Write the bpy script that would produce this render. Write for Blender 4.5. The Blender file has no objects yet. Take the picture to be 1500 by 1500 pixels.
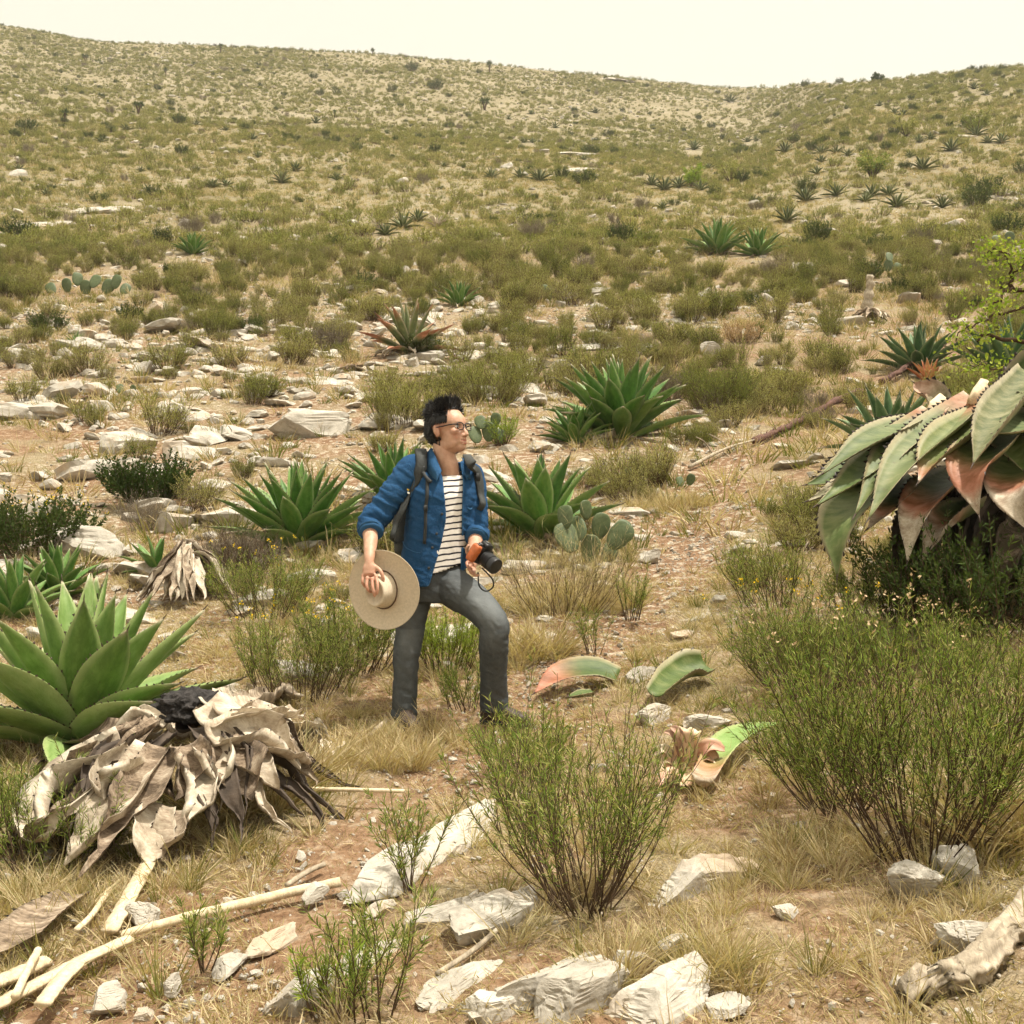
import bpy, bmesh, math, random
import numpy as np
from mathutils import Vector, Matrix, Euler

random.seed(7)
RNG = np.random.default_rng(11)
SC = bpy.context.scene
COL = SC.collection
R = math.radians

# ------------------------------------------------------------------ camera
CAM_H = 1.55
FPX = 1729.0                      # focal length in photograph pixels (1500 px frame)
cam_d = bpy.data.cameras.new('camera')
cam = bpy.data.objects.new('camera', cam_d)
COL.objects.link(cam)
cam.location = (0, 0, CAM_H)
cam.rotation_euler = (R(90), 0, 0)
cam_d.sensor_width = 36
cam_d.angle = 2 * math.atan(750 / FPX)
cam_d.clip_start = 0.05
cam_d.clip_end = 3000
SC.camera = cam

# ------------------------------------------------------------------ sky, sun, exposure
SUN_ELEV, SUN_AZ = R(73), R(105)      # azimuth clockwise from +Y (the viewing direction)
world = bpy.data.worlds.new('World')
SC.world = world
world.use_nodes = True
wn = world.node_tree
wn.nodes.clear()
w_out = wn.nodes.new('ShaderNodeOutputWorld')
w_sky = wn.nodes.new('ShaderNodeTexSky')
w_sky.sky_type = 'NISHITA'
w_sky.sun_disc = False
w_sky.sun_elevation = SUN_ELEV
w_sky.sun_rotation = SUN_AZ
w_sky.dust_density = 6.0
w_sky.air_density = 0.9
w_sky.ozone_density = 0.6
w_bg = wn.nodes.new('ShaderNodeBackground')
w_bg.inputs['Strength'].default_value = 0.05
w_haze = wn.nodes.new('ShaderNodeBackground')          # thin bright cloud veil, the same all over the sky
w_haze.inputs['Color'].default_value = (1.0, 0.905, 0.665, 1)
w_haze.inputs['Strength'].default_value = 0.66
w_add = wn.nodes.new('ShaderNodeAddShader')
wn.links.new(w_sky.outputs[0], w_bg.inputs['Color'])
wn.links.new(w_bg.outputs[0], w_add.inputs[0])
wn.links.new(w_haze.outputs[0], w_add.inputs[1])
wn.links.new(w_add.outputs[0], w_out.inputs['Surface'])

sun_d = bpy.data.lights.new('sun', 'SUN')
sun_d.energy = 5.0
sun_d.angle = R(2.5)
sun_d.color = (1.0, 0.95, 0.84)
sun = bpy.data.objects.new('sun', sun_d)
COL.objects.link(sun)
sdir = Vector((math.cos(SUN_ELEV) * math.sin(SUN_AZ), math.cos(SUN_ELEV) * math.cos(SUN_AZ), math.sin(SUN_ELEV)))
sun.rotation_euler = sdir.to_track_quat('Z', 'Y').to_euler()
sun.location = (4, -6, 14)

SC.view_settings.view_transform = 'Standard'
SC.view_settings.look = 'None'
SC.view_settings.gamma = 1.0
SC.view_settings.use_curve_mapping = False
SC.view_settings.exposure = 0.48
SC.cycles.max_bounces = 5
SC.cycles.adaptive_threshold = 0.04
SC.cycles.transparent_max_bounces = 6

# ------------------------------------------------------------------ helpers
def sstep(a, b, x):
    t = np.clip((np.asarray(x, float) - a) / (b - a), 0, 1)
    return t * t * (3 - 2 * t)

def _hash(ix, iy, iz, seed):
    h = (ix.astype(np.int64) * 374761393 + iy.astype(np.int64) * 668265263 + iz.astype(np.int64) * 2147483647 + seed * 974634777) & 0xFFFFFFFF
    h = ((h ^ (h >> 13)) * 1274126177) & 0xFFFFFFFF
    h = ((h ^ (h >> 16)) * 2246822519) & 0xFFFFFFFF
    return ((h ^ (h >> 15)) & 0xFFFFFF) / float(0xFFFFFF)

def vnoise(p, seed=0):
    """value noise in -1..1, p (n,3)"""
    i = np.floor(p).astype(np.int64)
    f = p - i
    f = f * f * (3 - 2 * f)
    out = 0
    for dx in (0, 1):
        wx = f[:, 0] if dx else 1 - f[:, 0]
        for dy in (0, 1):
            wy = f[:, 1] if dy else 1 - f[:, 1]
            for dz in (0, 1):
                wz = f[:, 2] if dz else 1 - f[:, 2]
                out = out + _hash(i[:, 0] + dx, i[:, 1] + dy, i[:, 2] + dz, seed) * wx * wy * wz
    return out * 2 - 1

def fbm(p, oct=4, seed=0, gain=0.5):
    p = np.asarray(p, float)
    a, s, o = 1.0, 0, 0
    for k in range(oct):
        s = s + a * vnoise(p * (2.03 ** k) + 17.3 * k, seed + k)
        o += a
        a *= gain
    return s / o

def n2(x, y, sc, oct=3, seed=0):
    x = np.atleast_1d(np.asarray(x, float)); y = np.atleast_1d(np.asarray(y, float))
    return fbm(np.stack([x / sc, y / sc, np.zeros_like(x)], 1), oct, seed)

def make_mesh(name, verts, faces, mats=(), mat_idx=None, smooth=True, cols=None, uvs=None):
    me = bpy.data.meshes.new(name)
    verts = np.asarray(verts, np.float32)
    if isinstance(faces, np.ndarray):
        nf, k = faces.shape
        me.vertices.add(len(verts)); me.vertices.foreach_set('co', verts.ravel())
        me.loops.add(nf * k); me.loops.foreach_set('vertex_index', faces.astype(np.int32).ravel())
        me.polygons.add(nf)
        me.polygons.foreach_set('loop_start', np.arange(0, nf * k, k, dtype=np.int32))
        me.polygons.foreach_set('loop_total', np.full(nf, k, np.int32))
        me.update(calc_edges=True)
    else:
        me.from_pydata([tuple(v) for v in verts], [], faces)
    for m in mats:
        me.materials.append(m)
    if mat_idx is not None:
        me.polygons.foreach_set('material_index', np.asarray(mat_idx, np.int32))
    me.polygons.foreach_set('use_smooth', np.full(len(me.polygons), smooth, bool))
    if cols is not None:
        for cname, c in cols.items():
            a = me.color_attributes.new(cname, 'FLOAT_COLOR', 'POINT')
            c = np.asarray(c, np.float32)
            if c.ndim == 1:
                c = np.stack([c, c, c, np.ones_like(c)], 1)
            elif c.shape[1] == 3:
                c = np.concatenate([c, np.ones((len(c), 1), np.float32)], 1)
            a.data.foreach_set('color', c.ravel())
    me.validate(clean_customdata=False)
    me.update()
    return me

def link(name, me, parent=None, loc=None, rot=None, scale=None, label=None, cat=None, group=None, kind=None):
    o = bpy.data.objects.new(name, me)
    COL.objects.link(o)
    if parent is not None: o.parent = parent
    if loc is not None: o.location = loc
    if rot is not None: o.rotation_euler = rot
    if scale is not None: o.scale = (scale,) * 3 if isinstance(scale, (int, float)) else scale
    if label: o['label'] = label
    if cat: o['category'] = cat
    if group: o['group'] = group
    if kind: o['kind'] = kind
    return o

class Geo:
    """collects vertices / faces / material ids / colours for one mesh"""
    def __init__(s): s.v, s.f, s.m, s.c, s.n = [], [], [], [], 0
    def add(s, v, f, m=0, c=None):
        v = np.asarray(v, float).reshape(-1, 3)
        s.v.append(v)
        for q in f: s.f.append(tuple(int(i) + s.n for i in q)); s.m.append(m)
        cc = np.zeros((len(v), 3)) if c is None else np.broadcast_to(np.asarray(c, float), (len(v), 3))
        s.c.append(cc)
        s.n += len(v)
    def mesh(s, name, mats, smooth=True):
        return make_mesh(name, np.concatenate(s.v), s.f, mats, s.m, smooth, {'tint': np.concatenate(s.c)})

def tube_vf(pts, rad, k=6, cap=True, phase=0.0):
    """tube along a polyline; rad scalar or per point (or (n,2) ellipse radii)"""
    P = np.asarray(pts, float); n = len(P)
    rad = np.asarray(rad, float)
    if rad.ndim == 0: rad = np.full(n, float(rad))
    if rad.ndim == 1: rad = np.stack([rad, rad], 1)
    T = np.gradient(P, axis=0); T /= np.linalg.norm(T, axis=1)[:, None] + 1e-12
    ref = np.array([0, 0, 1.0]) if abs(T[0][2]) < 0.9 else np.array([1.0, 0, 0])
    A = np.zeros_like(P)
    a = ref - T[0] * ref.dot(T[0]); a /= np.linalg.norm(a)
    for i in range(n):
        a = a - T[i] * a.dot(T[i]); a /= np.linalg.norm(a) + 1e-12
        A[i] = a
    B = np.cross(T, A)
    th = np.linspace(0, 2 * np.pi, k, endpoint=False) + phase
    V = P[:, None, :] + A[:, None, :] * (np.cos(th)[None, :, None] * rad[:, 0, None, None]) + B[:, None, :] * (np.sin(th)[None, :, None] * rad[:, 1, None, None])
    F = [(i * k + j, i * k + (j + 1) % k, (i + 1) * k + (j + 1) % k, (i + 1) * k + j) for i in range(n - 1) for j in range(k)]
    if cap:
        F.append(tuple(range(k - 1, -1, -1))); F.append(tuple((n - 1) * k + j for j in range(k)))
    return V.reshape(-1, 3), F

def smooth_path(pts, n):
    """Catmull-Rom through points"""
    P = np.asarray(pts, float)
    Q = np.concatenate([[2 * P[0] - P[1]], P, [2 * P[-1] - P[-2]]])
    out = []
    m = len(P) - 1
    for t in np.linspace(0, m - 1e-9, n):
        i = int(t); f = t - i
        a, b, c, d = Q[i:i + 4]
        out.append(0.5 * (2 * b + (c - a) * f + (2 * a - 5 * b + 4 * c - d) * f * f + (3 * b - a - 3 * c + d) * f ** 3))
    return np.array(out)

# ---- materials
def new_mat(name):
    m = bpy.data.materials.new(name); m.use_nodes = True
    nt = m.node_tree
    b = nt.nodes['Principled BSDF']
    return m, nt, b

def nd(nt, typ, **kw):
    n = nt.nodes.new(typ)
    for k, v in kw.items():
        if k == 'ins':
            for kk, vv in v.items(): n.inputs[kk].default_value = vv
        else: setattr(n, k, v)
    return n

def ramp(nt, stops, fac=None, mode='LINEAR'):
    r = nt.nodes.new('ShaderNodeValToRGB')
    r.color_ramp.interpolation = mode
    el = r.color_ramp.elements
    while len(el) < len(stops): el.new(0.5)
    for e, (p, c) in zip(el, stops):
        e.position = p; e.color = (*c, 1) if len(c) == 3 else c
    if fac is not None: nt.links.new(fac, r.inputs['Fac'])
    return r

def mixc(nt, fac, a, b, blend='MIX'):
    n = nt.nodes.new('ShaderNodeMix'); n.data_type = 'RGBA'; n.blend_type = blend
    for sock, val in ((n.inputs[0], fac), (n.inputs[6], a), (n.inputs[7], b)):
        if isinstance(val, (int, float)): sock.default_value = val
        elif isinstance(val, tuple): sock.default_value = (*val, 1) if len(val) == 3 else val
        else: nt.links.new(val, sock)
    return n.outputs[2]

def mathn(nt, op, a, b=None, clamp=False):
    n = nt.nodes.new('ShaderNodeMath'); n.operation = op; n.use_clamp = clamp
    for i, val in enumerate((a, b)):
        if val is None: continue
        if isinstance(val, (int, float)): n.inputs[i].default_value = val
        else: nt.links.new(val, n.inputs[i])
    return n.outputs[0]

def noise_tex(nt, scale, detail=4, rough=0.55, coord='Object', vec=None, dist=0.0):
    if vec is None:
        tc = nt.nodes.new('ShaderNodeTexCoord'); vec = tc.outputs[coord]
    n = nt.nodes.new('ShaderNodeTexNoise')
    n.inputs['Scale'].default_value = scale; n.inputs['Detail'].default_value = detail
    n.inputs['Roughness'].default_value = rough; n.inputs['Distortion'].default_value = dist
    nt.links.new(vec, n.inputs['Vector'])
    return n.outputs['Fac']

def bump(nt, b, h, strength=0.4, dist=0.01):
    n = nt.nodes.new('ShaderNodeBump')
    n.inputs['Strength'].default_value = strength; n.inputs['Distance'].default_value = dist
    nt.links.new(h, n.inputs['Height']); nt.links.new(n.outputs[0], b.inputs['Normal'])

def simple_mat(name, col, rough=0.7, var=0.25, scale=30, bumps=0.0, bdist=0.003, metal=0.0, spec=0.4):
    m, nt, b = new_mat(name)
    f = noise_tex(nt, scale, 5)
    lo = tuple(c * (1 - var) for c in col); hi = tuple(min(1, c * (1 + var)) for c in col)
    r = ramp(nt, [(0.3, lo), (0.7, hi)], f)
    nt.links.new(r.outputs[0], b.inputs['Base Color'])
    b.inputs['Roughness'].default_value = rough
    b.inputs['Metallic'].default_value = metal
    b.inputs['Specular IOR Level'].default_value = spec
    if bumps: bump(nt, b, f, bumps, bdist)
    return m

# ------------------------------------------------------------------ terrain
_ty = np.array([-400, -10, 0, 3, 4.5, 6.2, 8, 10.5, 14.5, 21, 35, 55, 100, 160, 250, 330])
_tz = np.array([-40, -1.0, 0.02, 0.22, 0.31, 0.45, 0.78, 1.30, 2.35, 4.2, 8.6, 15.4, 33.0, 57.5, 100, 138])
_ly = np.concatenate([np.linspace(-400, 0, 400, endpoint=False), np.linspace(0, 330, 6601)])
_lz = np.interp(_ly, _ty, _tz)
for _ in range(3):          # smooth the joints of the profile
    w = np.clip(0.06 * np.abs(_ly), 0.15, 6)
    _lz = 0.5 * _lz + 0.25 * (np.interp(_ly + w, _ly, _lz) + np.interp(_ly - w, _ly, _lz))
_sk_u = (np.array([-900, 0, 60, 145, 300, 545, 700, 830, 1000, 1090, 1200, 1290, 1400, 1500, 2300]) - 750) / FPX
_sk_r = np.array([0, 36, 46, 62, 65, 77, 90, 104, 122, 131, 123, 119, 106, 95, 60])
_su = np.linspace(-1.2, 1.2, 800)
_sr = np.convolve(np.pad(np.interp(_su, _sk_u, _sk_r), 6, mode='edge'), np.ones(13) / 13, 'valid')

def terrain(x, y):
    x = np.atleast_1d(np.asarray(x, float)); y = np.atleast_1d(np.asarray(y, float))
    ye = np.maximum(y, 1.0)
    u = np.clip(x / ye, -1.2, 1.2)
    Dc = 250 - 95 * sstep(0.17, 0.30, u)
    yc = np.minimum(y, Dc)
    z0 = np.interp(yc, _ly, _lz)
    Tc = (750 - np.interp(u, _su, _sr)) / FPX
    T0 = (np.interp(Dc, _ly, _lz) - CAM_H) / Dc
    w = sstep(25, 130, y) ** 0.8
    z = z0 + (z0 - CAM_H) * (Tc / T0 - 1) * w
    over = np.maximum(y - Dc, 0)
    z = z - 0.10 * over - 0.004 * over ** 2 * (over < 60) - (over >= 60) * (14.4 + 0.3 * (over - 60))
    xc = np.clip(x, -5, 4.2)
    z = z + (0.045 * xc + 0.032 * np.maximum(xc, 0) ** 2) * (1 - sstep(8, 19, y)) * sstep(-3, 4, y)
    r = np.hypot(x, y)
    z = z + 0.035 * n2(x, y, 0.9, 3, 3) * sstep(0, 2, r) + 0.16 * n2(x, y, 5.0, 3, 5) * sstep(7, 18, r) + 0.9 * n2(x, y, 26, 3, 8) * sstep(30, 110, r) * (1 - 0.5 * sstep(100, 220, r))
    return z

def zt(x, y): return float(terrain(x, y)[0])

_ray_y = np.concatenate([np.arange(1.5, 12, 0.02), np.arange(12, 60, 0.1), np.arange(60, 330, 0.5)])
def place(px, py, ymin=0):
    """ground point that is seen at photograph pixel px, py"""
    u = (px - 750) / FPX; t = (750 - py) / FPX
    ys = _ray_y[_ray_y > ymin]
    zr = CAM_H + t * ys
    g = terrain(u * ys, ys)
    hit = np.nonzero(g > zr)[0]
    y = ys[hit[0]] if len(hit) else 240.0
    return Vector((u * y, y, zt(u * y, y)))
def m_px(y): return y / FPX          # metres for one photograph pixel at depth y
def at(px, py, y): return Vector(((px - 750) / FPX * y, y, CAM_H + (750 - py) / FPX * y))

TRAIL = [place(*p) for p in [(150, 1500), (330, 1400), (470, 1280), (590, 1170), (690, 1090), (800, 1010), (880, 940), (960, 870), (1010, 800), (1040, 740), (1060, 680)]]
def trail_dist(x, y):
    x = np.atleast_1d(x); y = np.atleast_1d(y)
    d = np.full(len(x), 1e9)
    for a, b in zip(TRAIL[:-1], TRAIL[1:]):
        ab = np.array([b.x - a.x, b.y - a.y]); L = ab.dot(ab)
        t = np.clip(((x - a.x) * ab[0] + (y - a.y) * ab[1]) / L, 0, 1)
        d = np.minimum(d, np.hypot(x - a.x - t * ab[0], y - a.y - t * ab[1]))
    return d
def trail_mask(x, y):
    d = trail_dist(x, y) + 0.16 * n2(x, y, 0.45, 3, 21)
    return 1 - sstep(0.16, 0.46, d)

# ------------------------------------------------------------------ ground
mg, nt, bs = new_mat('hillside soil')
tc = nd(nt, 'ShaderNodeTexCoord'); P = tc.outputs['Object']
att = nd(nt, 'ShaderNodeAttribute', attribute_name='tint')
sep = nd(nt, 'ShaderNodeSeparateColor'); nt.links.new(att.outputs['Color'], sep.inputs[0])
nA = noise_tex(nt, 1.3, 4, 0.6, vec=P); nB = noise_tex(nt, 14, 4, 0.65, vec=P); nC = noise_tex(nt, 90, 3, 0.7, vec=P)
nF = noise_tex(nt, 0.16, 5, 0.65, vec=P)
soil = ramp(nt, [(0.3, (0.13, 0.072, 0.040)), (0.5, (0.23, 0.140, 0.080)), (0.72, (0.32, 0.22, 0.135))], nB).outputs[0]
straw = ramp(nt, [(0.3, (0.14, 0.105, 0.058)), (0.55, (0.27, 0.215, 0.125)), (0.75, (0.40, 0.34, 0.22))], nC).outputs[0]
pale = ramp(nt, [(0.3, (0.30, 0.24, 0.17)), (0.7, (0.52, 0.46, 0.36))], nC).outputs[0]
c1 = mixc(nt, mathn(nt, 'SUBTRACT', ramp(nt, [(0.42, (0, 0, 0)), (0.62, (1, 1, 1))], nA).outputs[0], mathn(nt, 'MULTIPLY', sep.outputs[0], 0.85), True), soil, straw)
c2 = mixc(nt, mathn(nt, 'MULTIPLY', ramp(nt, [(0.52, (0, 0, 0)), (0.62, (1, 1, 1))], nB).outputs[0], mathn(nt, 'ADD', 0.25, mathn(nt, 'MULTIPLY', sep.outputs[2], 0.75))), c1, pale)
olive = ramp(nt, [(0.35, (0.155, 0.137, 0.072)), (0.5, (0.225, 0.195, 0.115)), (0.66, (0.29, 0.255, 0.175))], nF).outputs[0]
c3 = mixc(nt, mathn(nt, 'MULTIPLY', sep.outputs[1], 0.8), c2, olive)
nt.links.new(c3, bs.inputs['Base Color'])
bs.inputs['Roughness'].default_value = 0.95; bs.inputs['Specular IOR Level'].default_value = 0.15
vor = nd(nt, 'ShaderNodeTexVoronoi'); vor.inputs['Scale'].default_value = 38; nt.links.new(P, vor.inputs['Vector'])
hh = mathn(nt, 'ADD', mathn(nt, 'MULTIPLY', nB, 1.0), mathn(nt, 'ADD', mathn(nt, 'MULTIPLY', nC, 0.35), mathn(nt, 'MULTIPLY', vor.outputs['Distance'], -0.5)))
bump(nt, bs, hh, 0.9, 0.03)

ys_f = np.concatenate([[-350, -120, -40, -12, -4, -1, 0.5, 1.3], 1.9 * (330 / 1.9) ** np.linspace(0, 1, 430), [360, 420]])
us_f = np.concatenate([np.linspace(-1.15, -0.5, 30, endpoint=False), np.linspace(-0.5, 0.5, 420, endpoint=False), np.linspace(0.5, 1.15, 31)])
YY, UU = np.meshgrid(ys_f, us_f, indexing='ij')
XX = UU * np.where(YY < 1.9, 1.9 + (1.9 - YY) * 0.9, YY)
gx, gy = XX.ravel(), YY.ravel()
gz = terrain(gx, gy)
gz = gz + (0.012 * n2(gx, gy, 0.14, 3, 31) + 0.02 * n2(gx, gy, 0.33, 2, 33)) * (1 - sstep(9, 16, gy)) * sstep(1, 2, gy)
gz = gz - 0.035 * trail_mask(gx, gy)
ny, nu = YY.shape
ii = (np.arange(ny - 1)[:, None] * nu + np.arange(nu - 1)[None, :]).ravel()
gf = np.stack([ii, ii + 1, ii + nu + 1, ii + nu], 1)
rocky = sstep(0.02, 0.35, n2(gx, gy, 4.5, 3, 41) + 0.35 * (gx < 0.3 * gy - 1.2) * (gy > 7.5) * (gy < 30))
gcol = np.stack([trail_mask(gx, gy), sstep(14, 60, gy), rocky], 1)
link('ground', make_mesh('ground', np.stack([gx, gy, gz], 1), gf, [mg], smooth=True, cols={'tint': gcol}), kind='structure')
# ------------------------------------------------------------------ plant materials
def foliage_mat(name, cols, rough=0.6, trans=0.3, rnd=0.35):
    """cols: list of base colours; picks along a ramp per object and per leaf (tint.r)"""
    m, nt, b = new_mat(name)
    oi = nd(nt, 'ShaderNodeObjectInfo')
    att = nd(nt, 'ShaderNodeAttribute', attribute_name='tint')
    sep = nd(nt, 'ShaderNodeSeparateColor'); nt.links.new(att.outputs['Color'], sep.inputs[0])
    f = mathn(nt, 'ADD', mathn(nt, 'MULTIPLY', oi.outputs['Random'], 1 - rnd), mathn(nt, 'MULTIPLY', sep.outputs[0], rnd), True)
    k = len(cols)
    r = ramp(nt, [((i + 0.5) / k, c) for i, c in enumerate(cols)], f)
    nt.nodes.remove(b); b = nd(nt, 'ShaderNodeBsdfDiffuse'); nt.links.new(r.outputs[0], b.inputs['Color'])
    nt.links.new(b.outputs[0], nt.nodes['Material Output'].inputs['Surface'])
    if trans:
        t = nd(nt, 'ShaderNodeBsdfTranslucent')
        nt.links.new(mixc(nt, 1.0, r.outputs[0], (1.5, 1.5, 0.7), 'MULTIPLY'), t.inputs[0])
        mx = nd(nt, 'ShaderNodeMixShader'); mx.inputs[0].default_value = trans
        nt.links.new(b.outputs[0], mx.inputs[1]); nt.links.new(t.outputs[0], mx.inputs[2])
        nt.links.new(mx.outputs[0], nt.nodes['Material Output'].inputs['Surface'])
    return m

M_scrub = foliage_mat('scrub leaves', [(0.12, 0.148, 0.040), (0.19, 0.21, 0.064), (0.26, 0.265, 0.092), (0.35, 0.32, 0.14), (0.21, 0.22, 0.095)])
M_green = foliage_mat('green narrow leaves', [(0.08, 0.125, 0.024), (0.14, 0.20, 0.042), (0.24, 0.28, 0.08), (0.36, 0.32, 0.14)], rnd=0.8)
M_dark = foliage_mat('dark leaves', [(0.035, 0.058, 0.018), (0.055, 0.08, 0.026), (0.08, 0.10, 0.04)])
M_lime = foliage_mat('bright leaves', [(0.14, 0.22, 0.03), (0.21, 0.29, 0.045), (0.30, 0.34, 0.07)], rnd=0.8)
M_grey = foliage_mat('dry grey twigs', [(0.13, 0.105, 0.075), (0.20, 0.165, 0.12)], trans=0)
M_straw = foliage_mat('dry straw', [(0.26, 0.185, 0.10), (0.42, 0.33, 0.19), (0.56, 0.47, 0.30), (0.26, 0.245, 0.11)], trans=0.25, rnd=0.6)
M_gblade = foliage_mat('green grass blades', [(0.10, 0.13, 0.03), (0.17, 0.17, 0.05), (0.26, 0.21, 0.08)], trans=0.25, rnd=0.6)
M_stem = foliage_mat('dark woody stems', [(0.045, 0.028, 0.018), (0.09, 0.06, 0.038), (0.14, 0.10, 0.065)], trans=0, rnd=0.7)
M_yellow = foliage_mat('yellow flowers', [(0.55, 0.36, 0.02), (0.7, 0.5, 0.04)], trans=0.1, rnd=0.8)
M_fawn = foliage_mat('dry seed heads', [(0.40, 0.27, 0.15), (0.55, 0.42, 0.27)], trans=0.1, rnd=0.8)

def unit(v): return v / (np.linalg.norm(v, axis=-1, keepdims=True) + 1e-12)

def blades_vf(P, D, L, W, rng, bend=0.0):
    """diamond leaf quads"""
    n = len(P)
    D = unit(D)
    side = unit(np.cross(D, rng.normal(size=(n, 3))))
    L = np.broadcast_to(L, (n,))[:, None]; W = np.broadcast_to(W, (n,))[:, None]
    mid = P + D * L * 0.45
    tip = P + D * L + np.array([0, 0, -1.0]) * bend * L
    V = np.stack([P, mid + side * W * 0.5, tip, mid - side * W * 0.5], 1).reshape(-1, 3)
    F = np.arange(n * 4).reshape(n, 4)
    return V, F

def stems_paths(rng, n, h, spread, r0, segs=6, lean=(0.0, 0.0), upturn=0.5, hvar=0.5):
    """n curved stems from a base disc; returns (n,segs+1,3)"""
    az = rng.uniform(0, 2 * np.pi, n)
    tilt = np.sqrt(rng.uniform(0, 1, n)) * spread
    b = np.stack([np.cos(az), np.sin(az), np.zeros(n)], 1)
    base = b * (r0 * np.sqrt(rng.uniform(0, 1, n)))[:, None]
    L = h * (1 - hvar * rng.uniform(0, 1, n)) * (1 - 0.15 * (tilt / max(spread, 1e-6)) ** 2)
    t = np.linspace(0, 1, segs + 1)
    ang = tilt[:, None] * (1 - upturn * t[None, :])
    wob = rng.normal(0, 0.20, (n, segs + 1)).cumsum(1) * 0.6
    dirs = b[:, None, :] * np.sin(ang)[..., None] + np.array([0, 0, 1.0]) * np.cos(ang)[..., None]
    perp = np.stack([-b[:, 1], b[:, 0], np.zeros(n)], 1)
    dirs = dirs + perp[:, None, :] * wob[..., None] + np.array([lean[0], lean[1], 0])
    dirs = unit(dirs)
    pts = base[:, None, :] + np.concatenate([np.zeros((n, 1, 3)), (dirs[:, :-1] * (L[:, None, None] / segs)).cumsum(1)], 1)
    return pts

def ribbons_vf(paths, w0, w1, rng, k=3):
    """thin 3-sided stems"""
    n, m, _ = paths.shape
    T = unit(np.gradient(paths, axis=1))
    ref = unit(rng.normal(size=(n, 1, 3)))
    A = unit(np.cross(T, np.broadcast_to(ref, T.shape))); B = np.cross(T, A)
    w = np.linspace(w0, w1, m)[None, :, None]
    th = np.arange(k) * 2 * np.pi / k
    V = np.stack([paths + (A * np.cos(a) + B * np.sin(a)) * w for a in th], 2)      # n,m,k,3
    idx = np.arange(n * m * k).reshape(n, m, k)
    F = np.stack([idx[:, :-1, :], np.roll(idx, -1, 2)[:, :-1, :], np.roll(idx, -1, 2)[:, 1:, :], idx[:, 1:, :]], -1).reshape(-1, 4)
    return V.reshape(-1, 3), F

def sample_paths(paths, rng, per, t0, t1, pw=1.0):
    n, m, _ = paths.shape
    t = t0 + (t1 - t0) * rng.uniform(0, 1, (n, per)) ** pw
    f = t * (m - 1); i = np.minimum(f.astype(int), m - 2); fr = (f - i)[..., None]
    r = np.arange(n)[:, None]
    P = paths[r, i] * (1 - fr) + paths[r, i + 1] * fr
    T = unit(paths[r, i + 1] - paths[r, i])
    return P.reshape(-1, 3), T.reshape(-1, 3), t.ravel()

def join_parts(parts):
    """[(V,F(ndarray quads),mat,rnd array)] -> verts, faces, mats, tint"""
    V, F, M, C, n = [], [], [], [], 0
    for v, f, m, c in parts:
        V.append(v); F.append(f + n); M.append(np.full(len(f), m)); n += len(v)
        C.append(np.stack([np.broadcast_to(c, (len(v),))] * 3, 1))
    return np.concatenate(V), np.concatenate(F), np.concatenate(M), np.concatenate(C)

def shrub_geo(seed, n=60, h=0.55, spread=0.75, r0=0.08, leaf=0.05, lw=0.008, per=14, t0=0.3, stemw=0.004, twigs=2, upturn=0.5, lean=(0, 0), flowers=0, out=0.8):
    """returns dict of geometry: stems, leaves, flowers"""
    rng = np.random.default_rng(seed)
    S = stems_paths(rng, n, h, spread, r0, 6, lean, upturn)
    parts = {'stems': ribbons_vf(S, stemw, stemw * 0.35, rng)}
    allp = [S]
    if twigs:
        P, T, t = sample_paths(S, rng, twigs, 0.35, 0.9)
        k = len(P)
        d0 = unit(T + 0.9 * unit(rng.normal(size=(k, 3))) + np.array([0, 0, 0.35]))
        L = h * rng.uniform(0.16, 0.36, k)
        tt = np.linspace(0, 1, 4)
        up = np.array([0, 0, 1.0])
        tw = P[:, None, :] + (d0[:, None, :] * tt[None, :, None] + up * 0.35 * tt[None, :, None] ** 2) * L[:, None, None]
        v2, f2 = ribbons_vf(tw, stemw * 0.5, stemw * 0.25, rng)
        v1, f1 = parts['stems']
        parts['stems'] = (np.concatenate([v1, v2]), np.concatenate([f1, f2 + len(v1)]))
        allp.append(tw)
    LV, LF, LC, nn = [], [], [], 0
    for q, (pp, cnt, a) in enumerate(zip(allp, (per, max(3, per * 2 // 3)), (t0, 0.1))):
        P, T, t = sample_paths(pp, rng, cnt, a, 1.0, 0.8)
        k = len(P)
        D = unit(T * 0.9 + out * unit(rng.normal(size=(k, 3))))
        v, f = blades_vf(P, D, leaf * rng.uniform(0.6, 1.2, k), lw * rng.uniform(0.7, 1.3, k), rng)
        LV.append(v); LF.append(f + nn); nn += len(v); LC.append(np.repeat(rng.uniform(0, 1, k), 4))
    parts['leaves'] = (np.concatenate(LV), np.concatenate(LF), np.concatenate(LC))
    if flowers:
        tips = np.concatenate([p[:, -1] for p in allp]); tips = tips[np.argsort(-tips[:, 2] + rng.normal(0, 0.1 * h, len(tips)))][:flowers]
        P = np.repeat(tips, 5, 0) + rng.normal(0, 0.008, (len(tips) * 5, 3))
        v, f = blades_vf(P, rng.normal(size=P.shape) + np.array([0, 0, 0.8]), 0.014, 0.010, rng)
        parts['flowers'] = (v, f)
    return parts

def shrub_mesh(name, seed, mats, **kw):
    g = shrub_geo(seed, **kw)
    rng = np.random.default_rng(seed + 1)
    L = [(g['stems'][0], g['stems'][1], 0, 0.5), (g['leaves'][0], g['leaves'][1], 1, g['leaves'][2])]
    if 'flowers' in g: L.append((g['flowers'][0], g['flowers'][1], 2, 0.5))
    V, F, Mi, C = join_parts(L)
    return make_mesh(name, V, F, mats, Mi, False, {'tint': C})

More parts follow.
